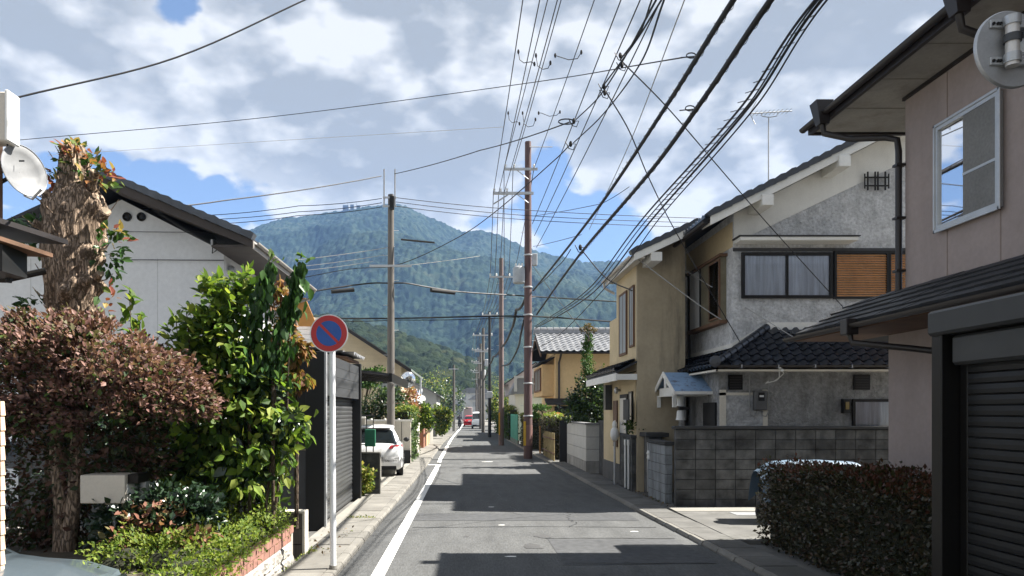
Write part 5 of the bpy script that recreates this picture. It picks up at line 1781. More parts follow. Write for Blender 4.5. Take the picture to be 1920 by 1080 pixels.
low = blobs_px(D + .2, [(60, 830, 70, 50), (160, 850, 60, 55), (60, 930, 80, 60), (150, 980, 80, 50), (250, 820, 70, 50), (60, 1000, 70, 50), (270, 870, 50, 40)], .4)
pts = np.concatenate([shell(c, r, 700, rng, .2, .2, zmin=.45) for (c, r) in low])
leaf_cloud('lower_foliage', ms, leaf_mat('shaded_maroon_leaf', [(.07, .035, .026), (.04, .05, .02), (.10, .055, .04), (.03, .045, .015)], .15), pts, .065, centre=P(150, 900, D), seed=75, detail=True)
pts = np.concatenate([shell(P(290, 970, 7.7), (.32, .25, .16), 230, rng, .4), shell(P(360, 1010, 7.6), (.25, .2, .12), 140, rng, .4), shell(P(250, 1010, 7.6), (.3, .2, .14), 160, rng, .4)])
leaf_cloud('pinkish_leaves', ms, leaf_mat('pinkish_leaf', [(.26, .13, .09), (.2, .09, .06), (.14, .12, .05)], .3), pts, .07, centre=P(300, 1040, 7.7), seed=76, detail=True)
for (a, b, r0) in (((112, 945), (105, 800), .075), ((125, 935), (155, 770), .085), ((150, 790), (215, 760), .03), ((150, 780), (290, 740), .025), ((110, 820), (60, 720), .03)):
    q = MB()
    A, B = Vector(P(*a, 8.1)), Vector(P(*b, 8.0))
    if a[1] > 900:
        A.z = .44
    q.tube([A, A.lerp(B, .4) + Vector((.02, 0, 0)), A.lerp(B, .75) + Vector((-.02, 0, 0)), B], r0, 10, r1=r0 * .7); q.build('stem', bark, ms, smooth=70)
ds = thing('dark_glossy_shrub', 'low shrub of dark glossy leaves behind the grey letterbox', 'shrub', P(300, 985, 7.7))
pts = np.concatenate([shell(P(px, py, 7.9), (rx * 8 / F, .3, rz * 8 / F), 750, rng, .35, .2, zmin=.45) for (px, py, rx, rz) in ((250, 950, 55, 42), (320, 960, 60, 48), (370, 955, 42, 40), (300, 1000, 60, 30), (220, 990, 40, 35))])
leaf_cloud('foliage', ds, lf_dark, pts, .075, centre=P(300, 1000, 8.2), seed=77, detail=True, singles=160)
wf = thing('garden_undergrowth', 'dim undergrowth filling the garden behind the letterbox', 'undergrowth', (-4.5, 9.5, .4))
pts = np.concatenate([shell(P(px, py, 9.9), (rx * 10 / F, .3, rz * 10 / F), 900, rng, .1, .2, zmin=.4) for (px, py, rx, rz) in ((300, 900, 90, 60), (420, 900, 90, 60), (140, 920, 60, 60), (220, 830, 50, 50), (330, 800, 60, 60), (480, 900, 40, 50))])
o = leaf_cloud('foliage', wf, lf_dark, pts, .11, centre=P(300, 1000, 11), seed=78, detail=True)

# ---------------------------------------------------------------- pollarded tree
pt_ = thing('pollarded_tree', 'thick pollarded trunk with knobbly bark and a few sprouts', 'tree', (-4.55, 8.6, .44))
D = 8.6
prof = [(268, 138, 12), (280, 138, 22), (310, 139, 27), (345, 142, 33), (372, 146, 46), (395, 142, 51), (430, 134, 52), (470, 134, 52), (505, 136, 51), (540, 138, 47), (570, 134, 41), (610, 132, 37), (660, 132, 35), (740, 132, 32), (830, 122, 30), (940, 112, 31), (1010, 110, 36)]
zs = np.array([P(0, p[0], D)[2] for p in prof])[::-1]
cxs = np.array([P(p[1], 0, D)[0] for p in prof])[::-1]
rs = np.array([p[2] * D / F * .93 for p in prof])[::-1]
NZ, NA = 210, 96
vs = []
burls = [(random.uniform(.5, .88), random.uniform(0, 6.28), random.uniform(.035, .08), random.uniform(.02, .06)) for _ in range(80)] + [(.62, 4.9, .07, .10), (.76, 0.2, .08, .10), (.84, 5.9, .07, .08), (.83, 3.6, .06, .07), (.5, 5.9, .07, .08)]
z0_, z1_ = .40, zs[-1]
for i in range(NZ + 1):
    t_ = i / NZ
    z = z0_ + (z1_ - z0_) * t_
    r = float(np.interp(z, zs, rs)); cx = float(np.interp(z, zs, cxs))
    for j in range(NA):
        a = 2 * math.pi * j / NA
        d = .010 * math.sin(a * 13 + 2.5 * math.sin(z * 5)) + .006 * math.sin(a * 29 + z * 9)
        d += .03 * (vnoise(np.array([a * 5]), np.array([z * 2.2]), 3)[0] - .5) * min(1, r * 4)
        d += .022 * (vnoise(np.array([a * 9]), np.array([z * 9]), 8)[0] - .5)
        for (bt, ba, bs, bh) in burls:
            da = (a - ba + math.pi) % (2 * math.pi) - math.pi
            q_ = ((t_ - bt) * 4.4 / (bs * 1.2)) ** 2 + (da * r / bs) ** 2
            if q_ < 6:
                d += bh * math.exp(-q_)
        rr = max(.01, r + d)
        vs.append((cx + rr * math.cos(a), D + rr * math.sin(a), z))
fs = [(i * NA + j, i * NA + (j + 1) % NA, (i + 1) * NA + (j + 1) % NA, (i + 1) * NA + j) for i in range(NZ) for j in range(NA)] + [tuple(range(NZ * NA, NZ * NA + NA))]
q = MB(); q.add(vs, fs); q.build('trunk', bark, pt_, smooth=75)
for k, (px, py, rr, hh, n_, m_) in enumerate(((140, 285, 30, 20, 75, lf_sprout), (190, 335, 32, 30, 60, lf_sprout), (95, 330, 24, 14, 28, lf_sprout), (62, 440, 36, 34, 100, lf_vine), (210, 470, 26, 48, 80, lf_vine),
                                            (215, 440, 22, 16, 24, lf_sprout), (60, 565, 36, 12, 26, lf_vine), (195, 560, 20, 30, 20, lf_sprout), (150, 320, 40, 20, 40, lf_vine), (40, 605, 24, 14, 30, lf_vine))):
    pts = shell(P(px, py, D - .1), (rr * D / F, .22, hh * D / F), n_, rng, .3, .2)
    leaf_cloud('sprout', pt_, m_, pts, .095, centre=P(px * .7 + 40, py + 14, D), seed=110 + k, detail=True, droop=.1, spread=.5, singles=min(n_, 30))
for k in range(26):
    t_ = random.uniform(.55, .98); a = random.uniform(3.4, 6.1) if k % 3 else random.uniform(-.3, .3)
    z = z0_ + (z1_ - z0_) * t_
    r = float(np.interp(z, zs, rs)); cx = float(np.interp(z, zs, cxs))
    b0 = Vector((cx + r * math.cos(a), D + r * math.sin(a), z)); dr_ = Vector((math.cos(a), math.sin(a), random.uniform(.1, .9)))
    L = random.uniform(.08, .24)
    q = MB(); q.tube([b0, b0 + dr_ * L * .6, b0 + dr_ * L + Vector((0, 0, .05))], .011, 5, r1=.003); q.build('twig', bark, pt_)

for k, (px, py, dx, dz, r) in enumerate(((112, 385, -.12, .12, .05), (170, 352, .10, .15, .05), (190, 410, .10, .06, .055), (92, 430, -.12, .05, .045), (182, 520, .09, .03, .04))):
    a = Vector(P(px, py, D - .12)); e = a + Vector((dx, -.10, dz))
    q = MB(); q.tube([a, a.lerp(e, .5), e], [r * 1.25, r, r * 1.05], 14); st0 = q.build('cut_stub', bark, pt_, smooth=60)
    q = MB(); q.tube([e, e + (e - a).normalized() * .006], r * .8, 14); q.build('cut_face', mat('weathered_cut_wood', (.30, .24, .17), .9, .25, 14), st0)

# ---------------------------------------------------------------- letterbox
lbx = thing('letterbox', 'grey beige metal letterbox on a steel post in the planting', 'letterbox', (-3.9, 7.75, .44))
fx0, fx1 = P(150, 0, 7.6)[0], P(234, 0, 7.6)[0]
zt, zb = P(0, 891, 7.6)[2], P(0, 944, 7.6)[2]
q = MB(); q.box(fx0, fx1, 7.6, 7.95, zb, zt); q.build('body', mail_beige, lbx, bevel=.006)
q = MB(); q.box(fx1 + .001, fx1 + .11, 7.66, 7.95, zt - .09, zt + .004); q.build('hood', dark_metal, lbx, bevel=.004)
q = MB(); q.box(fx1 + .001, fx1 + .008, 7.64, 7.92, zb + .02, zt - .10); q.build('clear_window', ceramic, lbx)
q = MB(); q.box(fx1 + .009, fx1 + .11, 7.84, 7.95, zb + .04, zt - .09); q.build('flap', galv, lbx, bevel=.004)
q = MB(); q.hexa([(fx0 + .28, 7.72, zb - .05), (fx1 - .06, 7.72, zb - .05), (fx1 - .06, 7.85, zb - .05), (fx0 + .28, 7.85, zb - .05), (fx0 + .2, 7.64, zb), (fx1, 7.64, zb), (fx1, 7.92, zb), (fx0 + .2, 7.92, zb)]); q.build('bracket', mail_beige, lbx)
xp = P(213, 0, 7.75)[0]
q = MB(); q.tube([(xp, 7.78, .40), (xp, 7.78, zb - .03)], .026, 12); q.build('post', galv, lbx, smooth=50)

# ---------------------------------------------------------------- no-parking sign
ns = thing('no_parking_sign', 'round red and blue no-parking sign on a white pole', 'sign', (-1.62, 8.9, 0))
xs = -1.585
q = MB(); q.tube([(xs, 8.9, 0.0), (xs - .012, 8.9, 2.98)], .036, 16); q.build('pole', sign_white, ns, smooth=50)
q = MB(); q.lathe((xs, 8.9, 0), (0, 0, 1), [(.044, .06), (.044, .07)], 14); q.lathe((xs, 8.9, .1), (0, 0, 1), [(.05, -.02), (.045, .02)], 12); q.build('pole_foot', concrete, ns)
cz = P(0, 625, 8.85)[2]; cxx = P(616.5, 0, 8.85)[0]
q = MB(); q.lathe((cxx, 8.86, cz), (0, -1, 0), [(.218, -.012), (.226, -.006), (.226, 0)], 48); q.build('white_rim', sign_white, ns, smooth=40)
q = MB(); q.lathe((cxx, 8.859, cz), (0, -1, 0), [(.214, 0), (.214, .002)], 48); q.build('red_ring', sign_red, ns)
q = MB(); q.lathe((cxx, 8.856, cz), (0, -1, 0), [(.150, 0), (.150, .002)], 48); q.build('blue_field', sign_blue, ns)
c45 = math.cos(math.radians(45))
q = MB(); L_, w_ = .158, .016
q.hexa([(cxx + sx * L_ * c45 + wx * w_ * c45, yy, cz - sx * L_ * c45 + wx * w_ * c45) for yy in (8.852, 8.8515) for (sx, wx) in ((-1, -1), (1, -1), (1, 1), (-1, 1))]); q.build('red_slash', sign_red, ns)
for dz in (-.09, .09):
    q = MB(); q.box(cxx - .05, cxx + .05, 8.865, 8.935, cz + dz - .012, cz + dz + .012); q.build('clamp', galv, ns)

# ---------------------------------------------------------------- black slatted garage
bg_ = thing('black_garage', 'black garage with roller shutter and slatted side, left pavement edge', 'garage', (-2.3, 12.1, 0))
XK = -2.30
q = MB(); q.box(XK - .30, XK, 12.10, 12.22, 0, 2.93); q.build('corner_post', black_m, bg_, bevel=.006)
q = MB(); q.box(XK, XK + .03, 12.10, 12.20, 0, 2.93); q.build('post_trim', galv, bg_)
q = MB(); q.box(XK - .20, XK + .03, 16.05, 16.22, 0, 2.98); q.build('corner_post', black_m, bg_, bevel=.006)
for i in range(4):
    q = MB(); q.box(XK - .05, XK - .01, 12.22, 16.05, 2.22 + i * .175, 2.22 + i * .175 + .17); q.build('fascia_board', panel_grey, bg_)
q = MB(); q.box(XK - 5.0, XK - .05, 12.12, 16.2, 2.86, 2.92); q.build('roof', panel_dark, bg_)
q = MB(); q.box(XK - .22, XK - .18, 12.2, 16.1, 0, 2.3); q.build('shutter_backing', dark_room, bg_)
one = MB(); one.prism([(0, 0), (.010, .004), (.018, .04), (.010, .076), (0, .080), (-.01, .080), (-.01, 0)], 'y', -1.9, 1.9)
lst = [Matrix.Translation((XK - .16 + random.uniform(-.002, .002), 14.13, .06 + i * .0835)) for i in range(26)]
pieces('shutter_slat', mesh_of(one, 'shutter_slat', mat('dark_grey_slat', (.085, .088, .09), .35, .1, 3, metal=.3, spec=.6)), lst, bg_)
# camera-facing side: plain panels below, slats above
q = MB(); q.box(XK - 1.7, XK - .31, 12.17, 12.20, 0, 1.32); q.build('side_panel', mat('side_panel_grey', (.055, .056, .058), .7, .1, 1.5), bg_)
q = MB(); q.box(XK - 5.0, XK - 1.72, 12.17, 12.20, 0, 2.86); q.build('side_panel', mat('side_panel_grey', (.055, .056, .058)), bg_)
q = MB(); q.box(XK - 1.0, XK - .31, 12.15, 12.169, 1.34, 2.9); q.build('side_frame', black_m, bg_)
one = MB(); one.box(XK - 1.72, XK - .93, 12.14, 12.165, 0, .085)
pieces('side_slat', mesh_of(one, 'side_slat', panel_dark), [Matrix.Translation((0, 0, 1.35 + i * .125)) for i in range(13)], bg_)
q = MB(); q.box(XK - .012, XK + .0, 12.16, 12.17, 0, 1.3); q.build('panel_joint', dark_metal, bg_)

# ---------------------------------------------------------------- block pier with green letter box
bp_ = thing('block_pier', 'short dark block pier with planting at its foot, after the black garage', 'pier', (-2.3, 16.4, 0))
for r in range(5):
    for (a, b) in ((-2.62, -2.28), (-2.28, -1.98)):
        q = MB(); q.box(a + .003, b - .003, 17.0, 17.14, r * .20 + .003, r * .2 + .197); q.build('block', block_m, bp_)
q = MB(); q.box(-1.98, -1.95, 16.98, 17.16, 0, 1.0); q.box(-2.64, -1.96, 16.96, 17.18, 1.002, 1.03); q.build('edge_trim', concrete, bp_)
gt = thing('iron_frame_box', 'green box hanging in a thin black iron frame above the block pier', 'letterbox', (-2.3, 17, 1.0))
q = MB()
for x in (-2.52, -2.28, -2.12):
    q.tube([(x, 17.05, 1.0), (x, 17.05, 1.86)], .013, 6)
q.build('uprights', black_m, gt)
q = MB(); q.tube([(-2.62, 17.05, 1.86), (-2.10, 17.05, 1.86)], .02, 6); q.build('top_rail', black_m, gt)
q = MB(); q.tube([(-2.62, 17.05, 1.20), (-2.10, 17.05, 1.20)], .013, 6); q.build('low_rail', black_m, gt)
q = MB(); q.box(-2.30, -2.06, 16.93, 17.02, 1.16, 1.55); q.build('box', green_box, gt, bevel=.01)
q = MB(); q.box(-2.28, -2.08, 16.915, 16.93, 1.33, 1.36); q.build('flap_lip', green_box, gt)
vp = thing('variegated_shrub', 'yellow green variegated shrub at the foot of the block pier', 'shrub', (-2.3, 16.7, .1))
pts = np.concatenate([shell((-2.35, 16.65, .32), (.27, .2, .28), 700, rng, .3, .2, zmin=.08), shell((-2.3, 16.65, .55), (.25, .15, .16), 300, rng, .3), shell((-2.45, 16.7, .65), (.15, .12, .16), 160, rng, .3)])
leaf_cloud('foliage', vp, lf_yellow, pts, .075, centre=(-2.35, 16.9, .2), seed=121, detail=True)
q = MB(); q.tube([(-2.35, 16.75, .05), (-2.33, 16.7, .5)], .015, 5); q.build('stem', bark_dark, vp)


# ---------------------------------------------------------------- cars
def ring(st):
    zb, zbelt, zt, w, wr = st[1:6]
    return [(0, zb), (w * .88, zb), (w * .985, zb + .07), (w, zb + .26), (w, zbelt - .20), (w * .985, zbelt - .07), (w * .95, zbelt), (wr, zt - .05), (wr * .90, zt - .012), (wr * .5, zt + .012), (0, zt + .018)]


def car(name, label, cat, stations, gaps, wheels, paint, loc, rotz, wheel_r=.31, lights=(), extras=(), group=None):
    """stations: (y, z_bottom, z_belt, z_top, half width, half roof width); gaps classify the stretch between stations"""
    c = thing(name, label, cat, (0, 0, 0), group)
    body, win = MB(), MB()
    pts = []
    for s_ in stations:
        r = ring(s_)
        full = [(x, s_[0], z) for x, z in r] + [(-x, s_[0], z) for x, z in reversed(r[1:-1])]
        pts.append(full)
    n = len(pts[0])
    h = len(ring(stations[0])) - 1
    wins = {}
    for i, g_ in enumerate(gaps):
        for j in range(n):
            k = j if j < h else n - 1 - j          # ring segment index counted from the bottom centre
            quad = [pts[i][j], pts[i][(j + 1) % n], pts[i + 1][(j + 1) % n], pts[i + 1][j]]
            glassy = (g_ == 'cabin' and k == 6) or (g_ == 'screen' and k in (7, 8, 9)) or (g_ == 'screen' and k == 6 and False)
            if glassy:
                key = ('side_window', j < h, i) if g_ == 'cabin' else ('windscreen', 0, i)
                wins.setdefault(key, MB()).add(quad, [(0, 1, 2, 3)])
            else:
                body.add(quad, [(0, 1, 2, 3)])
    body.add(pts[0], [tuple(range(n - 1, -1, -1))])
    body.add(pts[-1], [tuple(range(n))])
    b = body.build('body', paint, c)
    me = b.data
    import bmesh
    bm = bmesh.new(); bm.from_mesh(me); bmesh.ops.remove_doubles(bm, verts=bm.verts, dist=.0008); bmesh.ops.recalc_face_normals(bm, faces=bm.faces); bm.to_mesh(me); bm.free()
    me.shade_smooth(); me.set_sharp_from_angle(angle=math.radians(38))
    for (nm, s_, i), mb in wins.items():
        mb.build(nm, car_glass, c, smooth=40)
    for (wx, wy) in wheels:
        for sx in (-1, 1):
            x = sx * wx
            wt = MB(); wt.lathe((x, wy, wheel_r), (sx, 0, 0), [(wheel_r * .6, -.20), (wheel_r * .97, -.19), (wheel_r, -.15), (wheel_r, -.02), (wheel_r * .95, .012), (wheel_r * .66, .012)], 28)
            w_o = wt.build('wheel', rubber, c, smooth=45)
            rm = MB(); rm.lathe((x, wy, wheel_r), (sx, 0, 0), [(wheel_r * .66, .006), (wheel_r * .62, .016), (wheel_r * .55, .0), (wheel_r * .2, -.01), (wheel_r * .18, .02)], 20)
            rm.build('rim', alu, w_o, smooth=40)
            am = MB(); am.lathe((x, wy, wheel_r), (sx, 0, 0), [(wheel_r * 1.17, -.10), (wheel_r * 1.17, .004)], 28)
            am.build('wheel_arch', black_m, w_o)
    for (nm, m_, boxes, bev) in extras:
        for bx in boxes:
            e = MB()
            if callable(bx):
                bx(e)
            else:
                e.box(*bx)
            e.build(nm, m_, c, bevel=bev)
    c.location = loc
    c.rotation_euler = (0, 0, rotz)
    OBJ_WL[c.name] = Vector(loc)
    return c


HATCH = [(0.00, .32, .62, .66, .80, .74), (.05, .24, .80, .84, .87, .76), (.14, .20, .90, .95, .895, .74), (.42, .19, .93, 1.36, .90, .60), (.62, .19, .93, 1.42, .90, .63), (1.3, .18, .92, 1.47, .90, .64),
         (2.1, .18, .90, 1.46, .90, .64), (2.55, .18, .89, 1.38, .90, .62), (3.25, .18, .88, .96, .895, .72), (3.8, .19, .84, .89, .88, .66), (4.12, .22, .76, .79, .82, .62), (4.25, .34, .56, .60, .72, .55)]
HGAP = ['body', 'body', 'screen', 'pillar', 'cabin', 'cabin', 'cabin', 'screen', 'body', 'body', 'body']


def tail(sx):
    def f(e):
        e.hexa([(sx * .50, -.005, .80), (sx * .885, .14, .80), (sx * .885, .22, .82), (sx * .50, .08, .80), (sx * .55, .05, .90), (sx * .892, .17, .92), (sx * .892, .25, .93), (sx * .55, .12, .91)])
    return f


golf = car('parked_hatchback', 'white parked hatchback seen from behind under the carport', 'car', HATCH, HGAP, [(.90, .72), (.90, 3.35)], paint_white, (-2.72, 21.4, .08), math.radians(4.5), .315,
           extras=[('tail_lamp', lamp_red, [tail(1), tail(-1)], .01),
                   ('number_plate', ceramic, [(-.17, .17, -.012, .0, .50, .62)], 0),
                   ('rear_diffuser', rubber, [(-.72, .72, .0, .10, .20, .33)], .02),
                   ('bumper_crease', mat('bumper_shadow_line', (.25, .25, .26)), [(-.78, .78, -.004, .03, .47, .48)], 0),
                   ('roof_spoiler', paint_white, [(-.56, .56, .36, .60, 1.385, 1.42)], .01),
                   ('rear_badge', galv, [lambda e: e.lathe((0, .06, .80), (0, -1, .25), [(.055, 0), (.055, .012), (.03, .014)], 18)], 0),
                   ('rear_wiper', black_m, [lambda e: e.tube([(0, .16, .985), (.25, .19, 1.03), (.42, .18, 1.01)], .009, 5)], 0),
                   ('door_mirror', black_m, [lambda e: e.sphere((1.0, 2.62, .98), .10, .07, .075, 10, 6), lambda e: e.sphere((-1.0, 2.62, .98), .10, .07, .075, 10, 6)], 0)])
car('red_car', 'small red car far down the street beside the white van', 'car', [(a, b, c, d, w * .84, r * .84) for (a, b, c, d, w, r) in HATCH], HGAP, [(.76, .72), (.76, 3.35)], paint_red, (.42, 97, 0), 0, .315,
    extras=[('tail_lamp', lamp_red, [tail(1), tail(-1)], .01), ('number_plate', ceramic, [(-.17, .17, -.012, .0, .70, .82)], 0)])
VAN = [(0.0, .35, .80, .85, .66, .62), (.06, .25, 1.02, 1.10, .73, .64), (.45, .24, 1.10, 1.78, .74, .60), (.7, .24, 1.10, 1.90, .74, .62), (1.7, .24, 1.10, 1.93, .74, .63), (3.1, .24, 1.10, 1.92, .74, .63), (3.35, .26, 1.05, 1.86, .73, .61), (3.4, .4, .9, 1.7, .68, .58)]
VGAP = ['body', 'screen', 'pillar', 'cabin', 'cabin', 'pillar', 'body']
car('white_van', 'white boxy van coming up the far end of the street', 'van', VAN, VGAP, [(.74, .55), (.74, 2.9)], paint_white, (1.38, 85, 0), 0, .28,
    extras=[('headlight', ceramic, [(.45, .68, -.01, .05, .72, .86), (-.68, -.45, -.01, .05, .72, .86)], .01), ('bumper', black_m, [(-.70, .70, -.02, .1, .25, .48)], .02), ('number_plate', ceramic, [(-.17, .17, -.03, -.02, .42, .54)], 0)])
car('silver_car', 'silver blue car nose at the lower left corner below the planting', 'car', HATCH, HGAP, [(.90, .72), (.90, 3.35)], paint_silver, (-7.25, 5.80, -.26), math.radians(-86), .315,
    extras=[('wiper', black_m, [lambda e: e.tube([(.1, 3.35, .93), (-.3, 3.2, .99), (-.7, 3.0, 1.02)], .012, 5), lambda e: e.tube([(.6, 3.35, .93), (.3, 3.15, .99), (-.05, 2.95, 1.05)], .012, 5)], 0),
            ('headlight', car_glass, [(.45, .80, 4.02, 4.2, .60, .72), (-.80, -.45, 4.02, 4.2, .60, .72)], .02)])
car('white_garden_car', 'white car parked in the yard, glimpsed through the maroon shrub', 'car', HATCH, HGAP, [(.90, .72), (.90, 3.35)], paint_white, (-9.6, 14.0, 0), math.radians(-75), .315)

# ---------------------------------------------------------------- carport and walls beyond the garage
cp = thing('carport', 'carport with a curved dark canopy over the white hatchback', 'carport', (-3.5, 19.5, 0))
q = MB()
vs, fs = [], []
n = 12
for i in range(n + 1):
    u = i / n
    x = -5.4 + 3.55 * u
    z = 2.70 + .36 * math.sin(math.pi * (.15 + .62 * u)) - .05
    for (y, dz) in ((18.4, 0), (23.4, 0), (23.4, -.05), (18.4, -.05)):
        vs.append((x, y, z + dz))
for i in range(n):
    for k in range(4):
        fs.append((i * 4 + k, i * 4 + (k + 1) % 4, (i + 1) * 4 + (k + 1) % 4, (i + 1) * 4 + k))
fs += [(0, 3, 2, 1), (n * 4, n * 4 + 1, n * 4 + 2, n * 4 + 3)]
q.add(vs, fs); q.build('canopy', mat('smoked_canopy', (.05, .05, .055), .4, .1, 2), cp)
for y in (18.38, 19.6, 20.9, 22.2, 23.4):
    q = MB(); q.tube([(-5.4 + 3.55 * u, y, 2.64 + .36 * math.sin(math.pi * (.15 + .62 * u)) - .06) for u in [i / 10 for i in range(11)]], .03, 6); q.build('rib', dark_metal, cp)
q = MB(); q.box(-1.90, -1.82, 18.35, 23.45, 2.68, 2.90); q.build('front_gutter', dark_metal, cp)
for y in (18.5, 23.3):
    q = MB(); q.box(-5.3, -5.2, y - .05, y + .05, 0, 2.8); q.build('post', dark_metal, cp)
yw = thing('beige_garden_wall', 'beige rendered wall with white capping behind the white hatchback', 'wall', (-3.5, 27, 0))
q = MB(); q.box(-5.8, -2.02, 27.2, 27.35, 0, 1.60); q.build('wall', cream, yw)
q = MB(); q.box(-5.8, -1.98, 27.15, 27.4, 1.60, 1.66); q.build('capping', white_trim, yw)
for i in range(8):
    q = MB(); q.box(-5.5 + i * .5, -5.44 + i * .5, 27.13, 27.42, 1.66, 1.70); q.build('cap_clip', white_trim, yw)
q = MB(); q.box(-2.36, -2.34, 27.17, 27.2, .1, 1.58); q.build('joint', concrete_d, yw)
q = MB(); q.box(-2.33, -2.02, 27.12, 27.2, 0, .55); q.build('dark_base', panel_dark, yw)
bb_ = thing('wall_behind_carport', 'lower grey beige wall left of the white capped wall', 'wall', (-4.6, 26, 0))
q = MB(); q.box(-6.2, -3.52, 26.0, 26.15, 0, 1.72); q.build('wall', concrete_l, bb_)
q = MB(); q.box(-6.2, -3.5, 25.97, 26.18, 1.72, 1.78); q.build('capping', white_trim, bb_)

make_tree('carport_tree', 'dark evergreen tree rising behind the carport canopy', 'tree', (-3.9, 29, 0),
          blobs_px(29, [(700, 770, 34, 26), (735, 758, 30, 30), (680, 790, 30, 20), (725, 740, 32, 16)]), [lf_tree, lf_dark], .12, 3000, .08, seed=131, stems=2)
make_tree('rounded_pine', 'bright green rounded tree above the carport left end', 'tree', (-4.2, 30, 0),
          blobs_px(30, [(694, 708, 24, 16), (706, 700, 15, 12), (682, 702, 12, 10), (690, 720, 22, 8)]), [lf_pine], .09, 2600, .06, seed=132)
hedge_block('leafy_wall', 'tall hedge of glossy yellow green leaves right of the beige wall', -2.75, -2.0, 27.8, 31.5, 2.05, 4200, [lf_tree, lf_yellow], .09, 133)
make_tree('red_leaf_shrub', 'shrub with reddish autumn leaves above the leafy wall', 'shrub', (-2.5, 31.5, 0),
          blobs_px(31, [(768, 742, 16, 18), (760, 760, 18, 12), (775, 765, 12, 14)]), [leaf_mat('brick_red_leaf', [(.30, .12, .07), (.36, .2, .1), (.2, .08, .05), (.2, .16, .05)], .3)], .10, 1500, .04, seed=134)
make_tree('street_shrub', 'green shrub beside the brown gate pillar', 'shrub', (-2.4, 37, 0), blobs_px(37, [(798, 775, 13, 20), (792, 790, 10, 14), (803, 790, 10, 14)]), [lf_green, lf_tree], .12, 2200, .05, seed=135)
make_tree('street_tree', 'yellowing street side tree hanging over the left pavement', 'tree', (-2.6, 52, 0), blobs_px(52, [(830, 790, 11, 22), (822, 775, 12, 14), (838, 778, 10, 14), (828, 803, 10, 10)]), [lf_yellow, lf_tree], .16, 3400, .08, seed=136)
make_tree('street_tree', 'dark green tree on the left just before the far utility pole', 'tree', (-2.8, 78, 0), blobs_px(78, [(822, 770, 8, 22), (840, 795, 6, 9)]), [lf_tree, lf_lime], .2, 1500, .08, seed=137)

# walls of the houses further along the left
for k, (x0, y0, y1, z1, m_, nm, lab) in enumerate(((-2.25, 31.6, 36.0, 1.35, cream, 'garden_wall', 'cream garden wall just past the leafy hedge'),
                                                  (-2.2, 38.6, 40.2, 2.3, mat('red_brown_tile_wall', (.20, .09, .06), .8), 'gate_pillar', 'red brown tiled gate pillar on the left pavement'),
                                                  (-2.15, 40.4, 44.0, 1.3, mat('tan_brick_wall', (.42, .29, .17), .85, .15, 4), 'garden_wall', 'tan garden wall after the red brown gate pillar'),
                                                  (-2.15, 44.4, 48.5, 1.2, concrete_l, 'garden_wall', 'pale concrete garden wall before the yellowing tree'),
                                                  (-2.2, 56, 66, 1.4, concrete, 'garden_wall', 'long grey garden wall far along the left pavement'))):
    gw = thing(nm, lab, 'pillar' if 'pillar' in nm else 'wall', (x0, y0, 0), None if 'pillar' in nm else 'garden walls along the left pavement')
    q = MB(); q.box(x0 - (1.0 if 'pillar' in nm else .15), x0, y0, y1, 0, z1); q.build('wall', m_, gw)
    q = MB(); q.box(x0 - (1.05 if 'pillar' in nm else .2), x0 + .03, y0 - .04, y1 + .04, z1, z1 + .06); q.build('capping', white_trim if k != 1 else concrete_d, gw)

# ---------------------------------------------------------------- white gabled house
wh = thing('white_gable_house', 'white plastered house with black tiled gable behind the pollarded tree', 'house', (-5.45, 16.8, 0))
XW_, YW_ = -5.45, 16.8
rxk, rzk = -7.75, 6.93
q = MB(); q.prism([(XW_, 0), (XW_, 5.55), (rxk, 6.72), (-11.2, 5.2), (-11.2, 0)], 'y', YW_, 24.5); q.build('wall', white_wall, wh)
for x in (-6.95, -8.6, -9.8):
    q = MB(); q.box(x, x + .012, YW_ - .003, YW_ + .01, .5, 5.4); q.build('render_joint', mat('render_joint_line', (.45, .46, .46)), wh)
q = MB(); q.box(-10.8, XW_ - .0, YW_ - .004, YW_ + .01, 2.86, 2.88); q.build('render_joint', mat('render_joint_line', (.45, .46, .46)), wh)
eX3, eZ3, yv = -4.55, 5.58, 15.95
s3 = (rzk - eZ3) / (eX3 - rxk)
q = MB()
q.hexa([(rxk, yv, rzk), (eX3, yv, eZ3), (eX3, 22.2, eZ3), (rxk, 22.2, rzk), (rxk, yv, rzk + .07), (eX3, yv, eZ3 + .07), (eX3, 22.2, eZ3 + .07), (rxk, 22.2, rzk + .07)])
q.hexa([(-12.0, yv, 5.0), (rxk, yv, rzk), (rxk, 22.2, rzk), (-12.0, 22.2, 5.0), (-12.0, yv, 5.07), (rxk, yv, rzk + .07), (rxk, 22.2, rzk + .07), (-12.0, 22.2, 5.07)])
q.build('roof', tile_black, wh)
q = MB(); q.hexa([(rxk, yv - .03, rzk - .14), (eX3, yv - .03, eZ3 - .14), (eX3, yv, eZ3 - .14), (rxk, yv, rzk - .14), (rxk, yv - .03, rzk + .03), (eX3, yv - .03, eZ3 + .03), (eX3, yv, eZ3 + .03), (rxk, yv, rzk + .03)])
q.build('bargeboard', mat('dark_brown_board', (.06, .05, .045), .8), wh)
verge_tiles(wh, (rxk - .05, yv + .02, rzk + .06), (eX3 - .02, yv + .02, eZ3 + .05), .12, mat('slate_blue_tile', (.06, .068, .08), .45, .25, 5, spec=.5), 13, h=.13)
q = MB(); q.box(XW_ - .0, eX3 - .03, yv + .02, 22.1, eZ3 - .10, eZ3 - .06); q.build('soffit', mat('dark_brown_board', (.06, .05, .045)), wh)
q = MB(); q.slab([(rxk, yv + .02, rzk - .10), (XW_ + .1, yv + .02, 5.86), (XW_ + .1, YW_, 5.86), (rxk, YW_, rzk - .10)], .03); q.build('verge_soffit', mat('dark_brown_board', (.06, .05, .045)), wh)
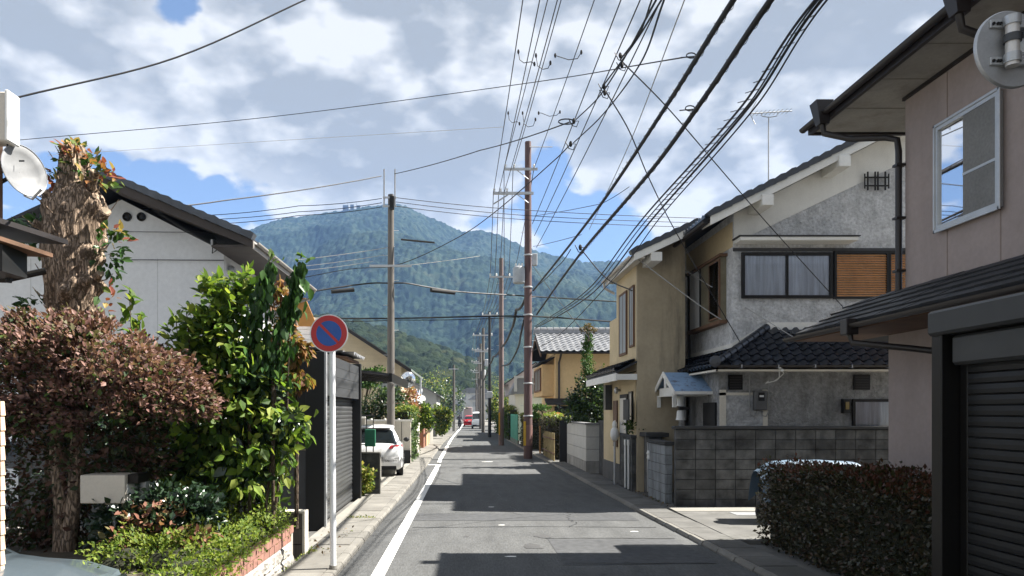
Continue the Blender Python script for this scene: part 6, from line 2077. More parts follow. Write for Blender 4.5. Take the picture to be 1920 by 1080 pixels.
gutter(wh, (eX3 + .06, yv + .05, eZ3 + .0), (eX3 + .06, 22.2, eZ3 + .0), .055, mat('grey_gutter', (.34, .32, .29), .5))
q = MB(); q.box(eX3 - .02, eX3 + .01, yv, 22.2, eZ3 - .14, eZ3 + .02); q.build('fascia', mat('grey_gutter', (.34, .32, .29)), wh)
q = MB(); q.tube([(eX3 + .06, 22.1, eZ3 - .05), (eX3 - .1, 22.1, eZ3 - .3), (XW_ + .08, 22.1, eZ3 - .5), (XW_ + .08, 22.1, .2)], .045, 8); q.build('downpipe', mat('grey_gutter', (.34, .32, .29)), wh)
for x in (-7.62, -7.3):
    q = MB(); q.lathe((x, YW_ - .0, 6.33), (0, -1, 0), [(.10, 0), (.10, .04), (.08, .05), (.05, .02)], 18); q.build('round_vent', dark_metal, wh, smooth=40)
window(wh, '+x', XW_, 17.6, 18.6, 3.95, 5.05, 2, alu, frosted, None, .06)
window(wh, '+x', XW_, 20.2, 21.6, 3.7, 4.9, 2, alu, frosted, None, .06)
q = MB(); q.lathe((XW_ + .06, 17.15, 5.2), (1, 0, 0), [(.10, -.05), (.11, .02), (.06, .08)], 14); q.build('vent_hood', galv, wh)
q = MB(); q.tube([P(399, 460, 16.75), P(398, 475, 16.75), P(405, 470, 16.72), P(410, 460, 16.75), P(403, 448, 16.75)], .012, 6); q.build('service_loop', cable_m, wh)
q = MB(); q.box(*[c for pair in zip(P(395, 461, 16.72), P(401, 450, 16.79)) for c in pair]); q.build('cable_box', galv, wh)
q = MB(); q.box(eX3 - .8, eX3 - .25, 22.3, 22.34, 4.5, 5.35); q.v = [(x + (.35 if z < 5 else 0), y, z) for x, y, z in q.v]; q.build('orange_awning_board', mat('orange_board', (.55, .27, .08), .7), wh)

# cream lapped-board house
ch = thing('cream_board_house', 'cream lap-boarded house with sloping roof behind the tall concrete pole', 'house', (-4.6, 34, 0))
q = MB(); q.prism([(-9.5, 0), (-2.95, 0), (-2.95, 4.05), (-6.1, 6.1), (-9.5, 4.1)], 'y', 34, 42); q.build('wall', siding_cream, ch)
for i in range(26):
    z = 2.0 + i * .16
    xr_ = -2.95 if z < 4.05 else -2.95 - (z - 4.05) / .651
    xl_ = -9.5 if z < 4.1 else -9.5 + (z - 4.1) / .588
    if xr_ - xl_ < .3:
        break
    q = MB(); q.hexa([(xl_, 33.97, z), (xr_, 33.97, z), (xr_, 34, z), (xl_, 34, z), (xl_, 33.988, z + .15), (xr_, 33.988, z + .15), (xr_, 34, z + .15), (xl_, 34, z + .15)]); q.build('lap_board', siding_cream, ch)
q = MB(); q.slab([(-6.1, 33.3, 6.25), (-2.45, 33.3, 3.87), (-2.45, 42.5, 3.87), (-6.1, 42.5, 6.25)], .10); q.slab([(-6.1, 33.3, 6.25), (-10, 33.3, 3.95), (-10, 42.5, 3.95), (-6.1, 42.5, 6.25)], .1); q.build('roof', mat('green_grey_roof', (.12, .14, .13), .6), ch)
q = MB(); q.hexa([(-6.1, 33.26, 6.05), (-2.45, 33.26, 3.67), (-2.45, 33.3, 3.67), (-6.1, 33.3, 6.05), (-6.1, 33.26, 6.2), (-2.45, 33.26, 3.82), (-2.45, 33.3, 3.82), (-6.1, 33.3, 6.2)]); q.build('bargeboard', brown_metal, ch)
window(ch, '-y', 33.97, -3.9, -3.1, 2.6, 3.3, 1, dark_metal, frosted, None, .06)
q = MB(); q.tube([P(768, 700, 34.2), P(768, 760, 34.2)], .06, 8); q.build('vent_pipe', mat('cream_gutter', (.5, .5, .5)), ch)

# small tiled roof between garage and sign
sr = thing('tiled_gate_roof', 'little silver tiled gate roof peeping above the black garage', 'roof', (-3.2, 18, 2.9))
q = MB(); q.slab([(-5.2, 17.2, 3.55), (-2.72, 17.2, 3.22), (-2.72, 19.0, 3.22), (-5.2, 19.0, 3.55)], .06); q.build('roof_deck', wood_brown, sr)
tg2 = tile_mesh(.26, .26, tile_grey)
tile_grid(sr, tg2, (-5.2, 17.2, 3.60), (0, 1, 0), Vector((2.48, 0, -.33)), .26, .26, 7, 10)
q = MB(); q.box(-5.2, -2.95, 17.3, 18.9, 2.7, 3.2); q.build('wall', ochre_wall, sr)
gb = thing('white_board_gable', 'white weatherboarded gable behind the no-parking sign', 'building', (-4.2, 22.5, 3))
for i in range(5):
    q = MB(); q.box(-6.0, -4.42, 22.9, 22.95, 4.0 + i * .16, 4.15 + i * .16); q.build('board', white_wall, gb)
q = MB(); q.box(-6.0, -4.38, 22.95, 24.5, 0, 4.85); q.build('wall', cream, gb)

# blue-roofed house
br_ = thing('blue_roof_house', 'house with white ribbed metal roof and small dish, mid left', 'house', (-3.6, 47, 0))
q = MB(); q.box(-8, -3.1, 47, 54, 0, 2.6); q.build('wall', far_wall, br_)
q = MB(); q.slab([(-8, 46.6, 2.55), (-2.9, 46.6, 2.55), (-2.9, 49.6, 3.35), (-8, 49.6, 3.35)], .06); q.build('roof_sheet', mat('blue_grey_sheet', (.13, .16, .21), .5), br_)
for i in range(15):
    q = MB(); x = -7.9 + i * .345
    q.slab([(x, 46.55, 2.66), (x + .16, 46.55, 2.66), (x + .16, 49.6, 3.47), (x, 49.6, 3.47)], .1); q.build('roof_rib', mat('white_sheet_rib', (.6, .62, .64), .5), br_)
q = MB(); q.lathe((-2.75, 46.3, 2.75), (.3, -1, .3), [(.05, -.06), (.18, -.02), (.24, .03)], 18); q.build('dish', ceramic, br_, smooth=60)
gh2 = thing('grey_far_house', 'grey two-gabled house behind the ribbed metal roof', 'house', (-3.5, 58, 0))
q = MB(); q.prism([(-8, 0), (-2.3, 0), (-2.3, 3.3), (-5.0, 4.6), (-8, 3.3)], 'y', 58, 66); q.build('wall', far_wall, gh2)
q = MB(); q.slab([(-5, 57.5, 4.75), (-1.95, 57.5, 3.2), (-1.95, 66.5, 3.2), (-5, 66.5, 4.75)], .1); q.slab([(-5, 57.5, 4.75), (-8.4, 57.5, 3.2), (-8.4, 66.5, 3.2), (-5, 66.5, 4.75)], .1); q.build('roof', far_grey_roof, gh2)
window(gh2, '-y', 58, -4.2, -3.2, 2.0, 2.9, 1, alu, frosted, None, .06)

# ---------------------------------------------------------------- left edge: eave, post, box, dish, far white house
le = thing('left_eave', 'dark timber eave and soffit reaching in at the left edge', 'eave', (-5.2, 7.2, 3.2))
q = MB(); q.slab([(-9, 6.2, 3.95), (-4.55, 6.2, 3.78), (-4.05, 7.6, 3.70), (-9, 7.6, 3.95)], .05); q.build('roof_edge', brown_metal, le)
q = MB(); q.slab([(-9, 6.3, 3.70), (-4.5, 6.3, 3.62), (-4.15, 7.5, 3.54), (-9, 7.5, 3.70)], .04); q.build('soffit', wood_brown, le)
q = MB(); q.tube([P(-60, 520, 7.4), P(10, 524, 7.5), P(85, 508, 7.7)], .035, 8); q.build('beam', dark_metal, le)
q = MB(); q.box(-9, -4.35, 7.0, 7.4, 3.27, 3.52); q.build('fascia_beam', black_m, le)
q = MB(); q.tube([P(18, 480, 7.4), P(16, 530, 7.4)], .03, 6); q.build('bracket', black_m, le)
wp = thing('siding_post', 'pinkish sided wall end at the extreme left edge, lower half', 'wall', (-3.9, 6, 0))
for i in range(17):
    q = MB(); q.hexa([(-4.4, 5.98, i * .12), (-3.725, 5.98, i * .12), (-3.725, 6.04, i * .12), (-4.4, 6.04, i * .12), (-4.4, 5.99, i * .12 + .114), (-3.735, 5.99, i * .12 + .114), (-3.735, 6.04, i * .12 + .114), (-4.4, 6.04, i * .12 + .114)])
    q.build('siding_board', mat('peach_siding', (.62, .45, .32), .8, .06, 2), wp)
ab = thing('aerial_mast', 'rusty brown mast at the left edge carrying a pale flat aerial box', 'aerial', (-4.4, 7, 3.7))
q = MB(); q.tube([P(-1, 420, 7.0), P(-1, 180, 7.0)], .028, 10); q.build('mast', wood_brown, ab)
q = MB(); q.box(P(-32, 0, 6.9)[0], P(20, 0, 6.9)[0], 6.82, 6.98, P(0, 270, 6.9)[2], P(0, 178, 6.9)[2]); q.build('flat_aerial', mail_beige, ab, bevel=.012)
q = MB(); q.box(P(20, 0, 6.9)[0] + .001, P(27, 0, 6.9)[0], 6.8, 6.99, P(0, 270, 6.9)[2], P(0, 176, 6.9)[2]); q.build('cover_edge', ceramic, ab, bevel=.008)
q = MB(); q.tube([P(14, 270, 6.9), P(13, 290, 6.95), P(9, 318, 7.0), P(-1, 330, 7.0)], .008, 5); q.build('lead', cable_m, ab)
sd = thing('satellite_dish', 'white satellite dish beside the mast at the left edge', 'dish', P(45, 320, 7.0))
c = Vector(P(46, 320, 7.05)); axd = Vector((.95, -.35, .12)).normalized()
q = MB(); q.lathe(c, axd, [(.02, -.075), (.12, -.062), (.19, -.035), (.240, .003), (.236, .006), (.18, -.028), (.10, -.050), (.004, -.058)], 40); q.build('reflector', mat('dish_grey_white', (.22, .225, .23), .5, .05, 3), sd, smooth=70)
q = MB(); q.tube([c + axd * .004 + (axd.cross(Vector((0, 0, 1))).normalized() * math.cos(i * math.pi / 20) + axd.cross(Vector((0, 0, 1))).normalized().cross(axd) * math.sin(i * math.pi / 20)) * .239 for i in range(41)], .005, 6); q.build('rim', galv, sd, smooth=60)
q = MB(); q.tube([c + Vector((0, 0, -.235)), c + axd * .10 + Vector((0, 0, -.29)), c + axd * .22 + Vector((0, 0, -.22))], .012, 6); q.build('feed_arm', galv, sd)
q = MB(); q.tube([c - axd * .07, P(-1, 343, 7.02)], .02, 8); q.build('mount', dark_metal, sd)
q = MB(); q.box(*[c2 for pair in zip(c + axd * .02 + Vector((-.05, -.03, .07)), c + axd * .02 + Vector((-.0, -.025, .085))) for c2 in pair]); q.build('print_mark', panel_grey, sd)
fw_ = thing('far_white_house', 'distant white house with windows seen at the far left edge', 'house', (-15, 24, 0))
q = MB(); q.box(-22, P(42, 0, 24)[0], 24, 30, 0, P(0, 545, 24)[2]); q.build('wall', white_wall, fw_)
q = MB(); q.slab([(-22, 23.4, P(0, 548, 24)[2]), (-14.0, 23.4, P(0, 548, 24)[2]), (-14.0, 26.5, P(0, 500, 24)[2]), (-22, 26.5, P(0, 500, 24)[2])], .1); q.build('roof', far_grey_roof, fw_)
for (a, b) in ((-14, 12), (18, 30), (34, 41)):
    window(fw_, '-y', 24, P(a, 0, 24)[0], P(b, 0, 24)[0], P(0, 598, 24)[2], P(0, 560, 24)[2], 1, white_trim, car_glass, None, .07)
q = MB(); q.slab([(-22, 21.5, P(0, 618, 22)[2]), (P(45, 0, 22)[0], 21.5, P(0, 618, 22)[2]), (P(45, 0, 24)[0], 24, P(0, 590, 24)[2]), (-22, 24, P(0, 590, 24)[2])], .08); q.build('lower_roof', tile_grey, fw_)

# ================================================================== FAR END OF THE STREET
FAR = [('white flat roofed building at the far end of the street', 2.6, 205, 9, 8.5, far_wall, far_grey_roof), ('grey roofed house climbing behind the far end of the street', 4.5, 185, 7, 6.4, far_wall, tile_grey),
       ('blue roofed low house left of the street end', -3.9, 190, 6, 4.6, far_wall, mat('blue_grey_sheet', (.13, .16, .21))), ('pale mauve house on the far right bend', 9, 150, 8, 6.3, mat('pale_mauve_wall', (.33, .30, .30)), far_grey_roof),
       ('brown roofed house past the far bend', 12.5, 120, 8, 6.0, cream, mat('brown_sheet_roof', (.14, .08, .05), .7)), ('distant white house above the red car', -1.5, 232, 9, 8.5, white_wall, far_grey_roof)]
for k, (lab, x, y, w_, h_, m1, m2) in enumerate(FAR):
    hh = thing('distant_house', lab, 'house', (x, y, 0), 'houses at the far end of the street')
    q = MB(); q.box(x - w_ / 2, x + w_ / 2, y, y + 8, 0, h_ - 1.4); q.build('wall', m1, hh)
    q = MB(); q.prism([(x - w_ / 2 - .5, h_ - 1.45), (x + w_ / 2 + .5, h_ - 1.45), (x + w_ / 4, h_), (x - w_ / 4, h_)], 'y', y - .5, y + 8.5); q.build('roof', m2, hh)
    for i in range(3):
        window(hh, '-y', y, x - w_ / 2 + .6 + i * w_ / 3.2, x - w_ / 2 + .6 + i * w_ / 3.2 + 1.3, h_ - 3.2, h_ - 2.0, 1, alu, frosted, None, .1)
pk = thing('pink_truck', 'pale pink box truck standing behind the red car', 'truck', (.3, 123, 0))
q = MB(); q.box(-.35, 1.0, 122.5, 127, .7, 2.7); q.build('cargo_box', pink_m, pk, bevel=.05)
q = MB(); q.box(-.3, .95, 127.1, 128.8, .6, 2.3); q.build('cab', pink_m, pk, bevel=.08)
q = MB(); q.box(-.3, .95, 122.4, 122.5, .55, .8); q.build('rear_bumper', galv, pk)
for x in (-.2, .85):
    for y in (123.6, 127.9):
        q = MB(); q.lathe((x, y, .38), (1, 0, 0), [(.2, -.12), (.38, -.1), (.38, .1), (.2, .12)], 16); q.build('wheel', rubber, pk)
for k, (x, y, r, z, lab) in enumerate(((-3.6, 120, 3.4, 4.2, 'broad dark tree at the far left bend of the street'), (-6.5, 140, 5, 6, 'rounded tree below the wooded hill, left of the far pole'), (6.4, 100, 3.2, 3.4, 'shaded tree right of the white van'),
                                       (4.2, 78, 1.8, 2.6, 'dark street tree hiding the thin black pole'), (-9, 95, 4, 4.5, 'tree behind the grey gabled house on the left'), (9.5, 210, 7, 7, 'wide tree at the foot of the hill behind the pale mauve house'))):
    make_tree('far_tree', lab, 'tree', (x, y, 0), [((x, y, z), (r, r * .8, z * .62)), ((x - r * .5, y + .5, z * .75), (r * .6, r * .6, z * .5)), ((x + r * .5, y - .3, z * .8), (r * .55, r * .6, z * .5))], [lf_tree, lf_yellow if k % 2 else lf_dark], .18 + y * .0012, 2600, .15, group='trees at the far end of the street', seed=150 + k)

# scooter rider far away
rd = thing('scooter', 'small dark scooter far along the left edge line', 'scooter', (-.75, 86, 0))
q = MB(); q.lathe((-.75, 85.4, .25), (1, 0, 0), [(.12, -.05), (.25, -.04), (.25, .04), (.12, .05)], 16); q.build('wheel', rubber, rd)
q = MB(); q.lathe((-.75, 86.6, .25), (1, 0, 0), [(.12, -.05), (.25, -.04), (.25, .04), (.12, .05)], 16); q.build('wheel', rubber, rd)
q = MB(); q.box(-.9, -.6, 85.5, 86.1, .3, .75); q.box(-.88, -.62, 86.1, 86.5, .28, .36); q.box(-.92, -.58, 86.45, 86.6, .3, 1.0); q.build('body', panel_dark, rd, bevel=.04)
q = MB(); q.tube([(-1.08, 86.5, 1.05), (-.42, 86.5, 1.05)], .02, 6); q.build('handlebar', black_m, rd)


def person(name, label, cat, joints, edges, radii, m_, loc, rz=0):
    me = bpy.data.meshes.new('body')
    me.from_pydata(joints, edges, [])
    me.materials.append(m_)
    o = bpy.data.objects.new(name, me)
    link(o, loc)
    o.rotation_euler = (0, 0, rz)
    sk = o.modifiers.new('skin', 'SKIN')
    for v, r in zip(me.skin_vertices[0].data, radii):
        v.radius = (r, r)
    me.skin_vertices[0].data[0].use_root = True
    ss = o.modifiers.new('smooth', 'SUBSURF'); ss.levels = ss.render_levels = 1
    tag(o, label, cat)
    return o


J = [(0, 0, .80), (0, .04, 1.10), (0, .06, 1.35), (0, .08, 1.47), (0, .10, 1.62), (.19, .08, 1.38), (.27, .25, 1.18), (.30, .48, 1.08), (-.19, .08, 1.38), (-.27, .25, 1.18), (-.30, .48, 1.08),
     (.12, .02, .78), (.16, .42, .72), (.14, .40, .36), (.14, .50, .32), (-.12, .02, .78), (-.16, .42, .72), (-.14, .40, .36), (-.14, .50, .32)]
E = [(0, 1), (1, 2), (2, 3), (3, 4), (2, 5), (5, 6), (6, 7), (2, 8), (8, 9), (9, 10), (0, 11), (11, 12), (12, 13), (13, 14), (0, 15), (15, 16), (16, 17), (17, 18)]
R = [.15, .15, .16, .06, .12, .08, .05, .04, .08, .05, .04, .10, .08, .055, .05, .10, .08, .055, .05]
person('person', 'person in dark clothes riding the small scooter far away', 'person', J, E, R, cloth_dark, (-.75, 85.85, .0))

# ================================================================== POLES
def crossarm(parent, x0, x1, y, z, m=None, w=.05, insul=()):
    q = MB(); q.box(x0, x1, y - w, y + w, z - w, z + w); a = q.build('crossarm', m or galv, parent)
    for x in insul:
        i_ = MB(); i_.lathe((x, y, z + w), (0, 0, 1), [(.03, 0), (.05, .03), (.035, .07), (.055, .10), (.03, .16)], 10); i_.build('insulator', ceramic, a)
    return a


def pole(name, label, x, y, top, r0, r1, m_, group='utility poles along the street'):
    p_ = thing(name, label, 'pole', (x, y, 0), group)
    q = MB(); q.tube([(x, y, 0), (x, y, top)], r0, 20, r1=r1); q.build('shaft', m_, p_, smooth=50)
    for i in range(int((top - 2.5) / .9)):
        z = 2.2 + i * .9
        s = 1 if i % 2 else -1
        q = MB(); q.tube([(x + s * r1 * .8, y, z), (x + s * (r0 + .13), y, z)], .010, 5); q.build('step_bolt', galv, p_)
    return p_


X1, Y1 = 2.57, 31.0
p1_ = pole('utility_pole', 'tall red-brown utility pole, the largest on the right', X1, Y1, 13.15, .185, .13, pole_rust)
Z = lambda py, d: H + (CY - py) * d / F
crossarm(p1_, 1.55, 2.95, Y1 - .2, Z(320, Y1), None, .045, (1.62, 1.98, 2.80))
crossarm(p1_, 1.10, 2.78, Y1 - .2, Z(365, Y1), None, .05, (1.16, 1.42, 1.68))
q = MB(); q.tube([(1.13, Y1 - .2, Z(385, Y1)), (1.72, Y1 - .2, Z(368, Y1))], .03, 6); q.build('brace', galv, p1_)
q = MB(); q.tube([(2.1, Y1 - .2, Z(322, Y1)), (X1, Y1 - .15, Z(338, Y1))], .018, 6); q.build('brace', galv, p1_)
q = MB(); q.tube([(2.1, Y1 - .2, Z(367, Y1)), (X1, Y1 - .15, Z(382, Y1))], .018, 6); q.build('brace', galv, p1_)
q = MB(); q.tube([(X1, Y1 - .1, Z(277, Y1)), (X1 + 1.0, Y1 - .1, Z(277, Y1))], .02, 6); q.build('top_arm', galv, p1_)
tz = Z(532, Y1)
q = MB(); q.lathe((2.18, Y1 - .1, tz), (0, 0, 1), [(.22, 0), (.25, .03), (.25, .62), (.2, .68), (.1, .72)], 16); tr = q.build('transformer', mat('transformer_grey', (.34, .36, .37), .5), p1_, smooth=40)
for dx in (-.12, .02, .14):
    q = MB(); q.lathe((2.18 + dx, Y1 - .1, tz + .70), (0, 0, 1), [(.03, 0), (.045, .03), (.03, .12)], 8); q.build('bushing', ceramic, tr)
q = MB(); q.box(2.26, 2.42, Y1 - .25, Y1 + .05, tz + .08, tz + .5); q.build('cooling_fins', galv, tr)
q = MB(); q.lathe((X1, Y1, .55), (0, 0, 1), [(.187, 0), (.187, .85)], 20, ); g1 = q.build('reflective_guard', mat('guard_plate_red_brown', (.16, .09, .08), .6), p1_, smooth=50)
q = MB(); q.box(X1 - .20, X1 - .10, Y1 - .18, Y1 - .12, .55, 1.55); q.build('yellow_stripe', yellow_tape, p1_)
for zz, rr in ((1.75, .19), (3.1, .18), (4.6, .18), (Z(592, Y1), .185), (Z(540, Y1), .18), (Z(480, Y1), .17)):
    q = MB(); q.lathe((X1, Y1, zz), (0, 0, 1), [(rr, 0), (rr + .012, .01), (rr + .012, .05), (rr, .06)], 18); q.build('band', galv, p1_, smooth=40)
q = MB(); q.box(X1 + .16, X1 + .36, Y1 - .3, Y1 - .1, Z(500, Y1), Z(478, Y1)); q.build('dead_end_clamp', galv, p1_, bevel=.02)
X2, Y2 = 2.04, 43.3
p2_ = pole('utility_pole', 'second brown utility pole with yellow striped foot, beside the green fence', X2, Y2, 10.85, .16, .12, mat('pole_brown', (.13, .10, .095), .8, .15, 2))
crossarm(p2_, 1.35, 2.9, Y2 - .15, Z(520, Y2), None, .045, (1.4, 1.75, 2.5, 2.85))
q = MB(); q.box(X2 - .16, X2 - .08, Y2 - .17, Y2 - .12, .6, 1.9); q.build('yellow_stripe', yellow_tape, p2_)
X3, Y3 = 1.79, 57.0
p3_ = pole('utility_pole', 'thin near-black pole with a pale grey box, third on the right', X3, Y3, 9.6, .13, .10, black_m)
q = MB(); q.box(X3 - .22, X3 + .2, Y3 - .35, Y3 - .13, 3.0, 3.5); q.build('switch_box', galv, p3_, bevel=.02)
crossarm(p3_, 1.2, 2.4, Y3 - .14, 9.3, None, .045, (1.25, 1.8, 2.35))
FP = []
for (px, d, top, lab) in ((906, 70, 9.8, 'grey utility pole right behind the thin black pole'), (901, 84, 9.6, 'far grey pole beside the white van'), (897, 104, 9.6, 'distant pole behind the white van'), (893, 130, 9.8, 'most distant pole at the end of the street')):
    x = P(px, 0, d)[0]
    fp = pole('utility_pole', lab, x, d, top, .16, .12, pole_conc)
    crossarm(fp, x - 1.0, x + .9, d - .15, top - .7, None, .06, (x - .9, x - .3, x + .8))
    crossarm(fp, x - .8, x + .7, d - .15, top - 2.2, None, .06, (x - .7, x + .6))
    q = MB(); q.lathe((x + .35, d - .2, top - 3.6), (0, 0, 1), [(.2, 0), (.24, .05), (.24, .6), (.18, .65)], 12); q.build('transformer', galv, fp)
    FP.append((x, d, top))
XQ, YQ = -2.72, 27.0
pl_ = pole('utility_pole', 'concrete pole with twin steel uprights rising from the carport', XQ, YQ, Z(365, YQ), .15, .105, pole_conc)
for dx, zt_ in ((-.26, Z(319, YQ)), (.13, Z(319, YQ))):
    q = MB(); q.box(XQ + dx, XQ + dx + .05, YQ - .12, YQ - .07, Z(388, YQ), zt_); q.build('upright', galv, pl_)
for py in (372, 388):
    q = MB(); q.box(XQ - .28, XQ + .2, YQ - .14, YQ - .08, Z(py, YQ) - .03, Z(py, YQ) + .03); q.build('clamp_bar', galv, pl_)
crossarm(pl_, XQ - .75, XQ + .75, YQ - .15, Z(500, YQ), galv, .035)
q = MB(); q.box(XQ - .02, XQ + .14, YQ - .3, YQ - .1, Z(395, YQ), Z(372, YQ)); q.build('pole_switch', rubber, pl_)
q = MB(); q.tube([P(752, 449, 27), P(815, 455, 27)], .035, 6); q.build('side_bar', black_m, pl_)
pf = pole('utility_pole', 'slim grey pole on the far left pavement', P(851, 0, 74)[0], 74, Z(684, 74), .15, .10, pole_conc)
crossarm(pf, -1.7, -.75, 73.85, Z(692, 74), None, .05)
q = MB(); q.box(P(853, 0, 74)[0], P(857, 0, 74)[0], 73.6, 73.8, Z(735, 74), Z(727, 74)); q.build('meter_box', galv, pf)
q = MB(); q.box(P(853, 0, 74)[0], P(858, 0, 74)[0], 73.6, 73.8, Z(758, 74), Z(750, 74)); q.build('meter_box', galv, pf)
q = MB(); q.box(-1.35, -1.1, 73.5, 73.9, 0, 1.6); q.build('base_cabinet', concrete_l, pf)
ps = pole('utility_pole', 'thin grey pole above the ribbed metal roof on the left', P(789, 0, 48)[0], 48, Z(708, 48), .07, .06, galv)

# convex mirror on the carport pole
mr = thing('convex_mirror', 'small round convex mirror on the concrete pole by the carport', 'mirror', P(766, 712, 26.5))
c = Vector(P(765, 712, 26.5)); ax = Vector((.45, -1, -.15)).normalized()
q = MB(); q.lathe(c, ax, [(.25, -.03), (.27, 0), (.22, .05), (.12, .085), (.01, .095)], 28); q.build('mirror_dome', mirror_m, mr, smooth=70)
q = MB(); q.lathe(c, ax, [(.27, -.03), (.29, -.02), (.29, .0), (.268, .004)], 28); q.build('rim', galv, mr, smooth=40)
q = MB(); q.tube([c + Vector((-.05, .05, -.05)), P(740, 718, 26.9)], .03, 8); q.build('bracket_arm', galv, mr)

# near pole, outside the right edge, carrying a mirror seen from behind
XN, YN = 3.62, 4.35
pn_ = pole('utility_pole', 'near pole standing just beyond the right edge by the garage', XN, YN, 12.6, .16, .12, pole_conc)
crossarm(pn_, 1.15, 4.1, YN, 12.0, None, .05)
crossarm(pn_, 1.15, 4.1, YN, 10.9, None, .05)
mb_ = thing('street_mirror', 'round street mirror seen from behind at the upper right corner', 'mirror', P(1894, 94, 4.4))
dm = 4.40
c = Vector(P(1893, 94, dm)); R_m = 71.5 * dm / F
ax = Vector((-.10, 1, .0)).normalized()
q = MB(); q.lathe(c, ax, [(R_m * .985, -.012), (R_m, 0), (R_m * .98, .012), (R_m * .7, .05), (.02, .075)], 56); q.build('mirror_shell', mat('brushed_mirror_back', (.82, .85, .88), .22, .05, 4, metal=.75), mb_, smooth=50)
q = MB(); q.lathe(c, ax, [(R_m * .985, -.016), (R_m * 1.01, -.008), (R_m * 1.01, .006), (R_m * .985, .012)], 56); q.build('rim', galv, mb_, smooth=50)
px2, py2 = P(1881, 0, dm)[0], c.y - .075
q = MB(); q.tube([(px2, py2, P(0, 135, dm)[2]), (px2, py2, P(0, 42, dm)[2])], .036, 20); q.build('mounting_tube', mat('pale_metal', (.55, .53, .50), .4, .06, 5, metal=.4), mb_, smooth=50)
for py in (52, 121):
    zc = P(0, py, dm)[2]
    q = MB(); q.box(px2 - .105, px2 + .24, c.y - .045, c.y - .018, zc - .022, zc + .026); q.build('back_strap', alu, mb_, bevel=.003)
    q = MB(); q.lathe((px2, py2, zc - .024), (0, 0, 1), [(.0375, 0), (.044, 0), (.044, .052), (.0375, .052)], 20); q.build('clamp_ring', alu, mb_, smooth=40)
    for dx in (-.09, -.065, -.05):
        q = MB(); q.lathe((px2 + dx, c.y - .046, zc), (0, -1, 0), [(.009, 0), (.009, .008)], 8); q.build('bolt', dark_metal, mb_)
zc = P(0, 84, dm)[2]
q = MB(); q.lathe((px2, py2, zc - .022), (0, 0, 1), [(.037, 0), (.046, 0), (.046, .044), (.037, .044)], 20); q.build('arm_clamp', panel_grey, mb_, smooth=40)
q = MB(); q.hexa([(px2 + .03, py2 - .05, zc - .015), (XN, YN - .2, zc + .10), (XN, YN - .16, zc + .10), (px2 + .03, py2 - .03, zc - .015), (px2 + .03, py2 - .05, zc + .022), (XN, YN - .2, zc + .15), (XN, YN - .16, zc + .15), (px2 + .03, py2 - .03, zc + .022)]); q.build('support_arm', panel_grey, mb_)
q = MB(); q.box(P(1899, 0, dm)[0], P(1922, 0, dm)[0], c.y - .015, c.y - .0135, P(0, 122, dm)[2], P(0, 76, dm)[2]); st_ = q.build('maker_sticker', sign_white, mb_)
q = MB()
for i in range(7):
    q.box(P(1901, 0, dm)[0], P(1921, 0, dm)[0], c.y - .0165, c.y - .0155, P(0, 102 + i * 2.6, dm)[2], P(0, 101 + i * 2.6, dm)[2])
q.build('print_lines', panel_grey, st_)

# ================================================================== WIRES
GHV = 'high voltage wires above the street'
N = lambda x, z, y=YN: (x, y, z)
hv = [((925, 362), N(1.28, 10.95)), ((935, 362), N(1.75, 10.95)), ((945, 362), N(2.25, 10.95)), ((945, 316), N(2.35, 12.05)), ((962, 316), N(2.62, 12.05)), ((1001, 316), N(3.35, 12.05))]
for k, (a, b) in enumerate(hv):
    words = ['leftmost', 'second', 'third', 'fourth', 'fifth', 'sixth'][k]
    pa = P(a[0], a[1], Y1 - .2)
    wire('overhead_wire', f'{words} thin high wire from the left, running overhead to the red-brown pole', [(b[0], -14, b[2]), b, pa], .013, sag=.22, group=GHV, n=5)
    wire('overhead_wire', f'{words} thin high wire continuing from the red-brown pole down the street', [pa, (X2 - .65 + k * .27, Y2 - .15, Z(515, Y2)), (X3 - .55 + k * .2, Y3 - .14, 9.45), (FP[0][0] - .9 + k * .3, FP[0][1], FP[0][2] - .5), (FP[1][0] - .9 + k * .3, FP[1][1], FP[1][2] - .5), (FP[2][0] - .9 + k * .3, FP[2][1], FP[2][2] - .5)], .016, sag=.3, group=GHV, n=5)
for k, (xa, za) in enumerate(((3.1, 10.2), (3.25, 9.6), (3.5, 9.3))):
    wire('overhead_wire', ['highest', 'middle', 'lowest'][k] + ' of three wires right of the mirror pole line', [N(xa, za, -8), N(xa, za), P(998 + 4 * k, 420 + 22 * k, Y1)], .013, sag=.2, group='low voltage wires to the red-brown pole', n=5)
# jumper loops between wires
for k, (a, b, c_) in enumerate((((972, 97), (982, 118), (1002, 120)), ((1005, 104), (1018, 130), (1032, 118)), ((1041, 104), (1066, 112), (1090, 98)), ((953, 212), (960, 230), (974, 232)), ((980, 212), (990, 238), (1004, 224)), ((1010, 212), (1030, 218), (1050, 210)))):
    d = 17.3 if k < 3 else 22.4
    q = MB(); q.tube([P(*a, d), P(a[0] * .75 + b[0] * .25, b[1] - 6, d), P(*b, d), P(b[0] * .3 + c_[0] * .7, b[1] - 2, d), P(*c_, d)], .010, 5)
    for e in (a, c_):
        q.sphere(P(*e, d), .03, .03, .06, 6, 4)
    tag(q.build('jumper_loop', cable_m, None), ['left', 'middle', 'right'][k % 3] + (' drooping link between the high wires, upper row' if k < 3 else ' drooping link between the high wires, lower row'), 'cable', 'drooping links between wires')
